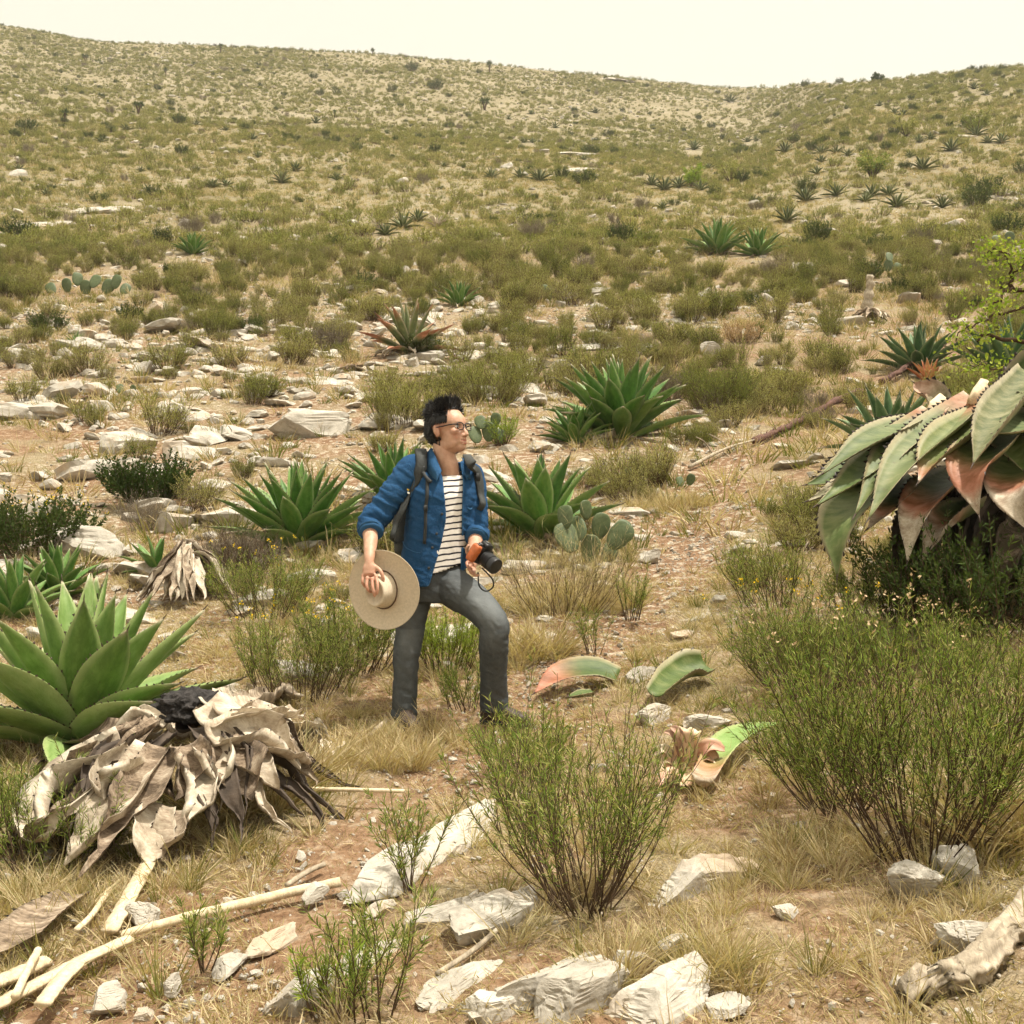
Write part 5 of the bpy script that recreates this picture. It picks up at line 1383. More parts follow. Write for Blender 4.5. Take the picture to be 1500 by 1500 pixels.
# ------------------------------------------------------------------ rocks
RK = [rock_mesh('rock', 600 + k, (1, .5 + .35 * ((k * 37) % 10) / 10, .32 + .25 * ((k * 53) % 10) / 10), 3, .20, 12, .10) for k in range(10)]
RKs = [rock_mesh('rock', 640 + k, (1, .75, .55), 2, .22, 9) for k in range(5)]
HERO = [  # px, py of centre, length px, dims ratio (w,h), rotation deg, label
    (915, 1415, 46, .8, .7, 10, 'small white stone standing in straw grass'),
    (990, 1390, 70, .5, .4, 30, 'pale stone behind the small white stone in straw'),
    (1345, 1300, 90, .6, .5, 45, 'grey gnarled rock under the dark side of the big shrub'),
    (1410, 1285, 55, .8, .8, 0, 'rounded grey stone touching the gnarled rock'),
    (1425, 1382, 75, .7, .55, 10, 'cream rock beside the weathered log'),
    (1152, 1345, 36, .6, .5, 0, 'small pale stone on bare soil between straw tufts'),
    (215, 1345, 42, .8, .7, 30, 'white stone with brown patch beside the pole'),
    (155, 1466, 50, .5, .55, 25, 'white blocky stone near the split poles'),
    (252, 1448, 28, .7, .7, 0, 'small white angular stone on the soil'),
    (205, 1490, 26, .8, .6, 0, 'small white stone below the blocky stone by the poles'),
    (455, 1318, 46, .45, .4, 35, 'smooth tan stone lying against the long pole'),
    (940, 990, 60, .5, .4, 20, 'cream stone on the trail above the cut leaves'),
    (1055, 880, 34, .55, .5, 20, 'white rounded stone beside the trail under the wispy shrub'),
    (1028, 905, 40, .4, .35, 30, 'long white stone lying beside the trail'),
    (1000, 930, 44, .4, .35, 30, 'long cream stone below the white trail stones'),
    (955, 815, 48, .4, .4, 15, 'cream stone with dark side beside the straw clump'),
    (960, 1045, 85, .5, .35, 35, 'whitish rock under the folded cut agave leaf'),
    (1035, 1058, 70, .5, .4, 0, 'grey rock behind the pink cut agave heart'),
    (880, 1130, 30, .7, .6, 0, 'small pale stone among the leaves of the sprawling shrub'),
    (465, 620, 160, .5, .30, 12, 'big pale slab with crevices uphill of the shaggy-skirted agave'),
    (185, 650, 95, .6, .45, 30, 'tall pale boulder between two olive bushes'),
    (50, 755, 70, .7, .6, 0, 'square grey boulder at the end of the rock shelf'),
    (130, 800, 150, .45, .34, 5, 'wide grey rock shelf above the shaded agave'),
    (260, 665, 55, .7, .7, 0, 'grey rounded boulder below a dense green bush'),
    (245, 770, 70, .6, .5, 30, 'pale boulder between the rock shelf and the grey heap'),
    (90, 785, 60, .6, .4, 0, 'low grey rock under the square boulder'),
    (210, 545, 30, .9, .8, 0, 'grey upright boulder on the stony slope'),
    (230, 456, 34, .6, .6, 0, 'white and brown rock shaped like a lying log'),
    (760, 1320, 70, .4, .3, 30, 'pale stone under the bare stems of the sprawling shrub'),
    (1070, 1480, 50, .6, .4, 10, 'cream stone beyond the end of the large white block'),
    (560, 1330, 60, .45, .25, 30, 'small tan slab between the flat cream slab and the ledges'),
    (1140, 550, 44, .6, .5, 0, 'white rock on the stony slope above the fallen stalk'),
    (1038, 515, 40, .7, .5, 0, 'rounded grey boulder below a whitish shrub'),
    (1120, 532, 34, .6, .5, 10, 'bright stone uphill of the white rock'),
    (350, 470, 40, .5, .2, 0, None)]
for i, (px, py, w, rw, rh, rz, lb) in enumerate(HERO):
    if lb is None: continue
    if py > 1150: w = w * 1.3
    p = place(px, py + w * .12); L = w * m_px(p.y)
    me = rock_mesh('rock', 700 + i, (L, L * rw * 1.25, L * rh * 1.3), 5 if py > 900 else 4, .17, 14, .035, .55)
    rt = (R(random.uniform(-8, 8)), R(random.uniform(-10, 2)), R(rz * 1.6 + random.uniform(-8, 8)))
    link('rock', me, None, (p.x, p.y + L * .1, p.z + L * rh * .22), rt, None, lb, 'rock')

LEDGE = [  # end points in photograph pixels, width px, height m, label
    ((512, 1325), (628, 1248), 62, .07, 'flat cream slab wedged in the trail below a small green sprig'),
    ((598, 1262), (738, 1182), 58, .08, 'long flat cream slab running under the sprawling shrub'),
    ((592, 1372), (705, 1325), 46, .09, 'grey rock with dark underside next to the rounded ledge'),
    ((640, 1400), (780, 1318), 48, .11, 'long rounded grey rock ledge among dry grass'),
    ((385, 1492), (500, 1425), 46, .09, 'tan rock ledge with shadowed underside above the lower sprigs'),
    ((490, 1432), (605, 1378), 34, .07, 'narrow tan rock running up from the tan ledge'),
    ((622, 1475), (722, 1415), 50, .05, 'low grey ledge sunk into dry grass'),
    ((665, 1492), (745, 1462), 62, .09, 'yellowish rock chunk in grass next to the cracked ridge'),
    ((728, 1500), (865, 1412), 62, .11, 'grey cracked rock ridge below the sprawling shrub'),
    ((770, 1515), (900, 1440), 62, .10, 'light layered rock leaning on the cracked ridge'),
    ((895, 1512), (1045, 1440), 105, .15, 'large white limestone block lying beside a straw tuft'),
    ((935, 1335), (1080, 1272), 80, .14, 'pale broad rock half covered by straw grass beyond the sprawling shrub'),
    ((360, 1398), (436, 1356), 34, .03, 'flat pale slab flush with the trail soil'),
    ((312, 1428), (352, 1392), 26, .03, 'pale slab sliver flush with the soil below')]
for i, (a_, b_, wp, hh_, lb) in enumerate(LEDGE):
    p, q = place(*a_), place(*b_); d_ = q - p; c_ = (p + q) / 2
    me = rock_mesh('rock', 1200 + i, (d_.length * 1.15, wp * m_px(c_.y) * 1.5, hh_ * 2.0), 5, .15, 12, .02, .55)
    link('rock', me, None, (c_.x, c_.y, c_.z - hh_ * .10), (0, -math.atan2(d_.z, math.hypot(d_.x, d_.y)), math.atan2(d_.y, d_.x)), None, lb, 'rock')

rng = np.random.default_rng(77)
# scattered countable rocks of the stony slope
x, y = scatter_points(15000, 7.0, 60, rng)
dens = sstep(-.10, .35, n2(x, y, 4.5, 3, 41) + .45 * ((x < .12 * y - .8) & (y > 7.5) & (y < 26)) + .18 * ((x > .10 * y) & (y < 26) & (y > 9)) - .25 * sstep(24, 45, y)) * .9 + .05
keep = (rng.uniform(0, 1, len(x)) < dens) & (trail_dist(x, y) > .35) & (np.hypot(x - giant.location.x + .5, y - giant.location.y) > 1.5)
x, y = x[keep], y[keep]
size = np.clip(rng.lognormal(-1.85, .66, len(x)), .06, .85); size = np.minimum(size, .12 + .035 * y) * np.where((x < .12 * y - .8) & (y < 26) & (y > 9), 1.35, 1.0)
z = terrain(x, y)
order = np.argsort(-(size / y))
ind = order[:280]; rest = order[280:]
MARKS = [(o.location.x, o.location.y, o['label']) for o in bpy.data.objects if o.get('category') == 'agave' and not o.get('group')]
SHORT = {'dying': 'the dying reddish agave', 'dense round': 'the shaggy-skirted round agave', 'broad-leaved': 'the broad-leaved agave', 'large dark': 'the large dark green agave', 'lone dark': 'the lone dark agave', 'taller agave': 'the taller agave of the pair', 'small dark': 'the small dark agave', 'small spiky': 'the small spiky agave', 'giant': 'the giant drooping agave', 'grey-green agave standing': 'the grey-green agave behind the giant one', 'young agave': 'the young agave by the grey heap'}
def near_label(x_, y_):
    best = None
    for mx, my, lb_ in MARKS:
        d_ = math.hypot(x_ - mx, y_ - my)
        for k_, v_ in SHORT.items():
            if lb_.startswith(k_) and d_ < 1.6 and (best is None or d_ < best[0]): best = (d_, v_)
    return best[1] if best else None
for k, i in enumerate(ind):
    s = float(size[i])
    link('rock', RK[k % 10], None, (x[i], y[i], z[i] + .02 * s), (rng.normal(0, .15) - .15, rng.normal(0, .15), rng.uniform(0, 6.28)), (s * rng.uniform(.8, 1.4), s * rng.uniform(.8, 1.2), s * rng.uniform(.5, .9)), ('pale limestone rock lying close to ' + near_label(x[i], y[i])) if near_label(x[i], y[i]) else 'weathered pale limestone rock strewn among the hillside bushes', 'rock', 'limestone rocks strewn over the slope')
# the rest plus far rubble
x2, y2 = scatter_points(9000, 40, 235, rng)
d2 = sstep(-.25, .5, n2(x2, y2, 14, 3, 43)) * (.35 + .45 * sstep(110, 200, y2)) + .06
kp = rng.uniform(0, 1, len(x2)) < d2; x2, y2 = x2[kp], y2[kp]
s2 = np.clip(rng.lognormal(-1.0, .55, len(x2)), .12, 1.5)
px_, py_ = np.concatenate([x[rest], x2]), np.concatenate([y[rest], y2]); ss = np.concatenate([size[rest], s2])
n = len(px_)
scatter_stuff('rubble', 'pale limestone rubble thinning out up the far hillside', 'rubble', RKs, np.stack([px_, py_, terrain(px_, py_) + .02 * ss], 1),
              np.stack([rng.normal(-.1, .2, n), rng.normal(0, .2, n), rng.uniform(0, 6.28, n)], 1), ss[:, None] * rng.uniform(.7, 1.3, (n, 3)) * np.array([1, 1, .8]), rng.integers(0, 5, n))
# bare rock sheets (pale patches) on the slope
for i, (px, py, w, rw) in enumerate([(150, 310, 120, .5), (830, 226, 80, .4), (845, 250, 70, .4), (1170, 392, 90, .5), (1000, 470, 60, .6), (60, 330, 90, .5), (1240, 207, 40, .5), (620, 460, 60, .7), (940, 480, 50, .6), (480, 560, 70, .5), (100, 575, 90, .5), (40, 590, 60, .7), (690, 520, 60, .6), (870, 510, 90, .4), (900, 100, 60, .8)]):
    p = place(px, py); L = w * m_px(p.y)
    me = rock_mesh('rock_sheet', 800 + i, (L, L * rw * 2.2, L * .10), 4, .3, 10, .1, .8)
    link('rock_sheet', me, None, (p.x, p.y, p.z + .0), (math.atan(.33), 0, R(random.uniform(-15, 15))), None, 'bare flat sheet of pale bedrock showing through the scrub', 'rock', 'bedrock sheets on the slope')

# pebbles and grit near the camera and on the trail
PB = [rock_mesh('pebble', 660 + k, (1, .7, .5), 1, .25, 6) for k in range(6)]
xa, ya = scatter_points(52000, 2.4, 11, rng, .5)
tm = trail_mask(xa, ya); dn = .22 + .55 * tm + .25 * sstep(0, .4, n2(xa, ya, 1.1, 2, 51))
kp = rng.uniform(0, 1, len(xa)) < dn; xa, ya = xa[kp], ya[kp]
sa = np.clip(rng.lognormal(-4.35, .60, len(xa)), .005, .10)
xb, yb = scatter_points(9000, 10, 34, rng, .5)
kp = rng.uniform(0, 1, len(xb)) < sstep(-.2, .3, n2(xb, yb, 4.5, 3, 41) + .25 * (xb < .12 * yb - .8)); xb, yb = xb[kp], yb[kp]
sb = np.clip(rng.lognormal(-2.9, .5, len(xb)), .03, .16)
xa, ya, sa = np.concatenate([xa, xb]), np.concatenate([ya, yb]), np.concatenate([sa, sb]); n = len(xa)
scatter_stuff('gravel', 'loose pale gravel and pebbles on the trail and slope', 'gravel', PB, np.stack([xa, ya, terrain(xa, ya) + .1 * sa - .03 * trail_mask(xa, ya)], 1),
              rng.uniform(0, 6.28, (n, 3)) * np.array([.1, .1, 1]), sa[:, None] * rng.uniform(.7, 1.3, (n, 3)), rng.integers(0, 6, n))

# ------------------------------------------------------------------ scrub
SB = [shrub_mesh('bush', 900 + k, [M_stem, M_scrub], n=52 + 6 * k, h=.55, spread=.50 + .09 * (k % 5), r0=.10 + .02 * (k % 3), leaf=.042, lw=.006, per=14, t0=.22, twigs=3, stemw=.004) for k in range(6)]
SBf = [shrub_mesh('bush', 930 + k, [M_stem, M_scrub], n=30, h=.42, spread=.8 + .1 * (k % 3), r0=.16, leaf=.075, lw=.015, per=8, t0=.15, twigs=1, stemw=.006) for k in range(4)]
SBd = [shrub_mesh('bush', 950 + k, [M_stem, M_dark], n=60, h=.6, spread=1.05, r0=.15, leaf=.05, lw=.018, per=14, t0=.15, twigs=3) for k in range(2)]
SBg = [shrub_mesh('bush', 960 + k, [M_grey, M_grey], n=70, h=.5, spread=.95, r0=.1, leaf=.09, lw=.003, per=9, t0=.3, twigs=3) for k in range(2)]
xs, ys = scatter_points(7600, 8.2, 46, rng, .5)
dn = np.clip(.62 + .5 * n2(xs, ys, 3.0, 3, 61) - .40 * ((xs < .1 * ys - .8) & (ys < 23)), .10, 1) * (.74 - .22 * sstep(14, 26, ys) + .15 * sstep(34, 44, ys))
mp = at(645, 900, 6.2)
kp = (rng.uniform(0, 1, len(xs)) < dn) & (trail_dist(xs, ys) > .55) & ~((np.abs(xs - mp.x) < .7) & (ys < 7.6))
# keep them off the named agaves
ag = np.array([o.location[:2] for o in bpy.data.objects if o.get('category') == 'agave'])
dd = np.min(np.hypot(xs[:, None] - ag[None, :, 0], (ys[:, None] - ag[None, :, 1])), 1)
kp &= dd > .55 + .012 * ys
CLEAR = [(438, 725, 100, 85), (578, 690, 60, 60), (792, 730, 95, 80), (900, 595, 100, 60), (1345, 515, 60, 45), (1300, 610, 80, 60), (600, 480, 75, 55), (672, 435, 34, 22), (283, 358, 34, 24), (1080, 350, 65, 34), (240, 820, 90, 60), (80, 840, 120, 60), (1275, 440, 45, 50), (860, 770, 70, 60), (1160, 625, 120, 50), (125, 410, 75, 30), (1360, 540, 40, 40), (965, 392, 26, 14), (465, 620, 75, 35), (130, 790, 110, 30), (655, 630, 60, 80), (722, 640, 34, 24)]
bpx = 750 + FPX * xs / ys; bpy_ = 750 - FPX * (terrain(xs, ys) + .2 - CAM_H) / ys       # leave the named things in the open
for a_, b_, c_ in FAR: CLEAR.append((a_, b_ - 6, c_ * .5, c_ * .4))
for cx_, cy_, cw_, ch_ in CLEAR: kp &= ~((np.abs(bpx - cx_) < cw_) & (bpy_ > cy_ - ch_ * .4) & (bpy_ < cy_ + ch_ + 260 / ys))
xs, ys = xs[kp], ys[kp]
hs = np.clip(rng.lognormal(-.45, .38, len(xs)), .28, 1.3)
zs = terrain(xs, ys)
order = np.argsort(-(hs / ys)); ind, rest = order[:290], order[290:]
for k, i in enumerate(ind):
    s = float(hs[i]); me = SB[k % 6] if rng.uniform() > .08 else SBg[k % 2]
    nl_ = near_label(xs[i], ys[i])
    if nl_: lb, gp = ('grey twiggy' if me in SBg else 'olive feathery') + ' bush close to ' + nl_, ('grey twiggy bushes on the slope' if me in SBg else 'olive bushes on the slope')
    elif me in SBg: lb, gp = 'leafless grey twiggy bush standing among the green scrub', 'grey twiggy bushes on the slope'
    else: lb, gp = 'low olive-green feathery bush growing on the stony slope', 'olive bushes on the slope'
    link('bush', me, None, (xs[i], ys[i], zs[i] - .02), (rng.normal(0, .08), rng.normal(0, .08), rng.uniform(0, 6.28)), (s * rng.uniform(.9, 1.25), s * rng.uniform(.9, 1.25), s * rng.uniform(.75, 1.1)), lb, 'bush', gp)
xf, yf = scatter_points(80000, 40, 252, rng, .47)
cov = n2(xf, yf, 16, 4, 67)
kp = rng.uniform(0, 1, len(xf)) < np.clip(.78 + .7 * cov - .25 * sstep(95, 190, yf) * (xf < .2 * yf), .15, 1); xf, yf = xf[kp], yf[kp]
_fp = 750 + FPX * xf / yf; _fr = 750 - FPX * (terrain(xf, yf) + .15 - CAM_H) / yf; _ok = np.ones(len(xf), bool)
for a_, b_, c_ in FAR: _ok &= ~((np.abs(_fp - a_) < c_ * .45) & (_fr > b_ - c_ * .3) & (_fr < b_ + c_ * .35))
xf, yf = xf[_ok], yf[_ok]
hf = np.clip(rng.lognormal(-.45, .40, len(xf)), .3, 1.7)
xr, yr, hr = np.concatenate([xs[rest], xf]), np.concatenate([ys[rest], yf]), np.concatenate([hs[rest], hf]); n = len(xr)
isd = rng.uniform(0, 1, n) < .035
scatter_stuff('scrub', 'olive scrub covering the far hillside up to the skyline', 'scrub', SBf + SBd + SBg + SB, np.stack([xr, yr, terrain(xr, yr) - .03], 1),
              np.stack([rng.normal(0, .1, n), rng.normal(0, .1, n), rng.uniform(0, 6.28, n)], 1), hr[:, None] * rng.uniform(.8, 1.3, (n, 3)), np.where(isd, rng.integers(4, 8, n), np.where(yr < 40, rng.integers(8, 14, n), rng.integers(0, 4, n))))

# ------------------------------------------------------------------ grass
TF = [tuft_mesh('tuft', 1000 + k, 42, .26, .9, .05, .0028, [M_straw], 4, .6) for k in range(3)]
TF += [tuft_mesh('tuft', 1010 + k, 30, .07, 1.45, .10, .0022, [M_straw], 3, .1) for k in range(3)]      # lying litter
TF += [tuft_mesh('tuft', 1020 + k, 36, .24, .7, .05, .0030, [M_gblade], 4, .4) for k in range(2)]
TF += [tuft_mesh('tuft', 1030 + k, 30, .28, 1.0, .12, .0055, [M_straw], 3, .5) for k in range(2)]
TF += [tuft_mesh('tuft', 1040 + k, 30, .30, .8, .12, .0055, [M_gblade], 3, .4) for k in range(2)]         # coarse, for the distance
def grass_pts(n_, y0, y1, um=.5):
    return scatter_points(n_, y0, y1, rng, um)
xa, ya = grass_pts(8500, 2.3, 11.5)
tm = trail_mask(xa, ya)
gd_ = np.clip(.45 + .8 * n2(xa, ya, .8, 3, 71), 0, 1) * (1 - .93 * tm)
kp = rng.uniform(0, 1, len(xa)) < gd_; xa, ya = xa[kp], ya[kp]
ka = rng.choice([0, 1, 2, 3, 4, 5, 6, 7], len(xa), p=[.12, .12, .11, .17, .17, .16, .08, .07])
sa = rng.uniform(.35, .85, len(xa))
xl, yl = grass_pts(17000, 2.3, 9.0); tl = trail_mask(xl, yl)
kp = rng.uniform(0, 1, len(xl)) < .55 * (1 - .6 * tl); xl, yl = xl[kp], yl[kp]
kl = rng.integers(3, 6, len(xl)); sl = rng.uniform(.5, 1.2, len(xl))
xb, yb = grass_pts(62000, 9.5, 110)
kp = rng.uniform(0, 1, len(xb)) < np.clip(.55 + .7 * n2(xb, yb, 3.0, 3, 73), .1, 1); xb, yb = xb[kp], yb[kp]
kb = np.where(rng.uniform(0, 1, len(xb)) < .35, rng.integers(10, 12, len(xb)), rng.integers(8, 10, len(xb))); sb = rng.uniform(.5, 1.3, len(xb))
# thick straw where the photograph shows it
ex, ey, ek, es = [], [], [], []
for px, py, rad, cnt, hgt in [(780, 955, .24, 22, 1.3), (810, 895, .22, 20, 1.3), (1050, 1330, .22, 18, .6), (1010, 1400, .2, 14, .6), (1060, 1440, .10, 12, .9), (390, 1160, .22, 46, 1.2), (345, 1190, .2, 30, 1.2), (540, 1110, .3, 40, .9), (1130, 1290, .3, 20, .6), (1230, 1240, .25, 16, .8), (1390, 1330, .3, 10, .6),
                              (1480, 1230, .2, 26, 1.5), (890, 880, .3, 30, 1.0), (980, 740, .4, 40, .9), (640, 1085, .3, 24, .8), (1290, 1400, .35, 12, .6), (920, 1440, .1, 8, .9), (860, 1300, .2, 8, .7), (30, 1330, .3, 20, .8), (120, 1330, .3, 12, .6), (1090, 480, .5, 30, 1.2), (950, 330, 1.5, 40, 1.5)]:
    c = place(px, py)
    a = rng.uniform(0, 6.28, cnt); q = rad * np.sqrt(rng.uniform(0, 1, cnt))
    ex.append(c.x + q * np.cos(a)); ey.append(c.y + q * np.sin(a) * .8); ek.append(rng.choice([0, 1, 2], cnt)); es.append(rng.uniform(.7, 1.2, cnt) * hgt)
gx_, gy_ = np.concatenate([xa, xl, xb] + ex), np.concatenate([ya, yl, yb] + ey)
gk = np.concatenate([ka, kl, kb] + ek); gs = np.concatenate([sa, sl, sb] + es)
# none under the boots
n = len(gx_)
scatter_stuff('dry_grass', 'dry straw-coloured grass and litter over the ground', 'grass', TF, np.stack([gx_, gy_, terrain(gx_, gy_) - .005 - .03 * trail_mask(gx_, gy_)], 1),
              np.stack([rng.normal(0, .12, n), rng.normal(0, .12, n), rng.uniform(0, 6.28, n)], 1), gs[:, None] * rng.uniform(.8, 1.2, (n, 3)), gk)
# ------------------------------------------------------------------ shrubs near the camera
def HS(px, py, seed, label, mat=None, ymin=0, **kw):
    return hero_shrub(kw.pop('name', 'shrub'), seed, place(px, py, ymin), label, mat or M_green, **kw)
fine = dict(leaf=.036, lw=.0034, stemw=.0032, out=.75)
HS(1350, 1262, 1, 'biggest bushy green shrub with black woody stems above the gnarled rock', n=75, h=.82, spread=.76, r0=.14, per=36, t0=.42, twigs=6, upturn=.45, flowers=26, fl_mat=M_fawn, **fine)
HS(1225, 1190, 2, 'leaning green shrub beside the big bushy one, over the cut leaves', n=44, h=.56, spread=.8, r0=.12, per=34, t0=.35, twigs=5, lean=(-.10, -.05), **fine)
HS(1180, 1020, 3, 'soft green shrub bordering the trail below the giant agave', n=80, h=.58, spread=.8, r0=.2, per=30, t0=.2, twigs=5, lean=(-.22, 0), flowers=14, **fine)
HS(1330, 1010, 4, 'green shrub with yellow buds in the shade of the giant agave', n=70, h=.42, spread=.8, r0=.25, per=30, t0=.2, twigs=4, flowers=14, fl_mat=M_fawn, **fine)
HS(1455, 1060, 41, 'green shrub under the dead hanging agave leaves', n=60, h=.50, spread=.7, r0=.2, per=30, t0=.25, twigs=4, flowers=14, fl_mat=M_fawn, **fine)
HS(1130, 890, 42, 'wispy green shrub leaning over the trail', n=50, h=.5, spread=.85, r0=.2, per=26, t0=.2, twigs=4, lean=(-.2, 0), **fine)
HS(850, 1335, 5, 'sprawling green shrub with bare dark base between the rock ledges', n=62, h=.68, spread=.80, r0=.10, per=34, t0=.42, twigs=4, upturn=.55, lean=(-.12, 0), **fine)
HS(770, 1135, 51, 'thin green shrub in front of the raised boot', n=36, h=.26, spread=.8, r0=.14, per=30, t0=.25, twigs=4, **fine)
HS(605, 1310, 6, 'small green sprig growing beside the flat cream slab', n=9, h=.36, spread=.5, r0=.03, per=46, t0=.2, twigs=3, **fine)
HS(300, 1425, 61, 'small green seedling on bare soil below the pole', n=7, h=.24, spread=.5, r0=.02, per=40, t0=.2, twigs=2, **fine)
HS(540, 1488, 62, 'bright green sprigs rising in front of the tan ledge', n=16, h=.34, spread=.5, r0=.09, per=44, t0=.1, twigs=2, **fine)
HS(490, 1495, 63, 'low bright green tuft next to the taller bright sprigs', M_lime, n=16, h=.22, spread=.6, r0=.06, per=30, t0=.1, twigs=1, **fine)
HS(440, 1020, 7, 'fine green shrub with yellow buds behind the withered agave', n=85, h=.50, spread=.62, r0=.26, per=30, t0=.25, twigs=4, flowers=24, **fine)
HS(520, 985, 71, 'fine green shrub below the hat', n=70, h=.5, spread=.7, r0=.2, per=30, t0=.2, twigs=4, flowers=16, **fine)
HS(655, 985, 72, 'light green shrub between the legs of the man', M_lime, n=50, h=.40, spread=.5, r0=.14, per=34, t0=.15, twigs=4, ymin=6.4, **fine)
HS(390, 905, 73, 'green scrub bush below the shaggy agave', n=80, h=.5, spread=.8, r0=.25, per=30, t0=.15, twigs=4, flowers=14, **fine)
HS(60, 1270, 8, 'green weeds spreading below the collapsed dead agave', n=70, h=.40, spread=.9, r0=.25, per=34, t0=.2, twigs=4, **fine)
HS(110, 1085, 81, 'yellow-budded weed in front of the huge pale agave', M_lime, n=20, h=.42, spread=.45, r0=.10, per=34, t0=.2, twigs=3, flowers=24, **fine)
HS(50, 820, 82, 'dark dense bush with yellow flower clusters by the shaded agaves', M_dark, n=80, h=.62, spread=1.0, r0=.25, leaf=.04, lw=.016, per=26, t0=.1, twigs=5, flowers=60, stemw=.004)
HS(218, 742, 83, 'dark rounded evergreen bush among pale boulders', M_dark, n=90, h=.55, spread=1.2, r0=.2, leaf=.035, lw=.016, per=26, t0=.1, twigs=5, stemw=.004)
HS(345, 860, 84, 'grey leafless bush between the grey heap and the shaggy agave', M_grey, n=90, h=.52, spread=1.0, r0=.15, leaf=.09, lw=.0025, per=12, t0=.2, twigs=5, stemw=.004)
HS(735, 655, 85, 'bright yellow-green grassy clump behind the man', M_lime, n=60, h=.42, spread=.6, r0=.08, leaf=.10, lw=.005, per=10, t0=.1, twigs=1, stemw=.003)
HS(965, 398, 86, 'small bush covered in yellow flowers on the slope', M_scrub, n=50, h=.5, spread=.9, r0=.2, leaf=.05, lw=.01, per=14, twigs=3, flowers=220)
HS(1085, 505, 87, 'whitish grey low shrub above the rounded boulder', M_fawn, n=60, h=.55, spread=1.0, r0=.2, leaf=.05, lw=.012, per=14, twigs=3)
HS(1415, 600, 88, 'yellowish dry bush behind the giant agave', M_scrub, n=120, h=.62, spread=.9, r0=.3, leaf=.04, lw=.006, per=26, t0=.15, twigs=5, flowers=60, fl_mat=M_fawn)
HS(1050, 610, 89, 'green feathery bush between the dark agaves and the stalk', M_scrub, n=120, h=.75, spread=.85, r0=.3, leaf=.045, lw=.006, per=22, t0=.2, twigs=5)
HS(715, 590, 90, 'wide olive bush directly behind the head of the man', M_scrub, n=150, h=.75, spread=.9, r0=.5, leaf=.045, lw=.006, per=22, t0=.2, twigs=5)
HS(590, 625, 91, 'olive bush behind the blue shoulder of the man', M_scrub, n=110, h=.65, spread=.9, r0=.35, leaf=.045, lw=.006, per=22, t0=.2, twigs=5)
HS(620, 522, 92, 'dark green bush at the foot of the dying agave', M_dark, n=70, h=.42, spread=1.1, r0=.2, leaf=.045, lw=.01, per=22, t0=.15, twigs=4)
HS(825, 900, 93, 'tangle of dry pale twigs below the large prickly pear', M_straw, n=90, h=.60, spread=.9, r0=.3, leaf=.12, lw=.002, per=8, t0=.3, twigs=3, stemw=.0022)
HS(925, 910, 94, 'slender green sprig on the trail side', n=14, h=.36, spread=.4, r0=.06, per=30, t0=.25, twigs=2, **fine)
HS(870, 960, 95, 'slender dark sprig by the trail below the prickly pear', n=12, h=.32, spread=.4, r0=.05, per=24, t0=.3, twigs=2, **fine)
HS(685, 1040, 96, 'thin straw-green weed between the boots', n=24, h=.30, spread=.6, r0=.12, per=24, t0=.2, twigs=3, **fine)

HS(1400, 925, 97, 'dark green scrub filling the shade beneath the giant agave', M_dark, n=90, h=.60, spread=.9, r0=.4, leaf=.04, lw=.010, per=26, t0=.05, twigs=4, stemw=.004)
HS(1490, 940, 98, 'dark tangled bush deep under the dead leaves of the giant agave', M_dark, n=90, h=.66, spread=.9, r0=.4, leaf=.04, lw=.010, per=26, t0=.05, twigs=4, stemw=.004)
HS(1300, 905, 99, 'green sprigs at the foot of the giant agave', n=60, h=.40, spread=.9, r0=.3, per=26, t0=.1, twigs=4, **fine)

# far bushes and trees one can tell apart
FB = [(1182, 284, 44, 0), (1430, 305, 62, 0), (1497, 256, 40, 0), (1163, 210, 24, 0), (940, 308, 46, 2), (280, 345, 70, 2), (95, 181, 18, 0), (40, 195, 40, 0), (262, 182, 28, 0), (1288, 117, 20, 0), (1230, 122, 16, 0), (1180, 128, 20, 0), (1440, 104, 16, 0), (638, 132, 30, 0), (603, 105, 26, 0), (575, 135, 22, 0), (795, 372, 26, 1), (235, 555, 1, 1), (1497, 310, 30, 1)]
for i, (px, py, w, k) in enumerate(FB):
    if w < 2: continue
    p = place(px, py); s = w * m_px(p.y) / 1.1
    link('bush', (SBd if k < 2 else SBg)[i % 2], None, p, (0, 0, i), (s, s, s * 1.05), 'dark rounded bush standing out on the far slope' if k < 2 else 'grey leafless rounded bush on the far slope', 'bush', 'dark bushes on the far slope' if k < 2 else 'grey bushes on the far slope')

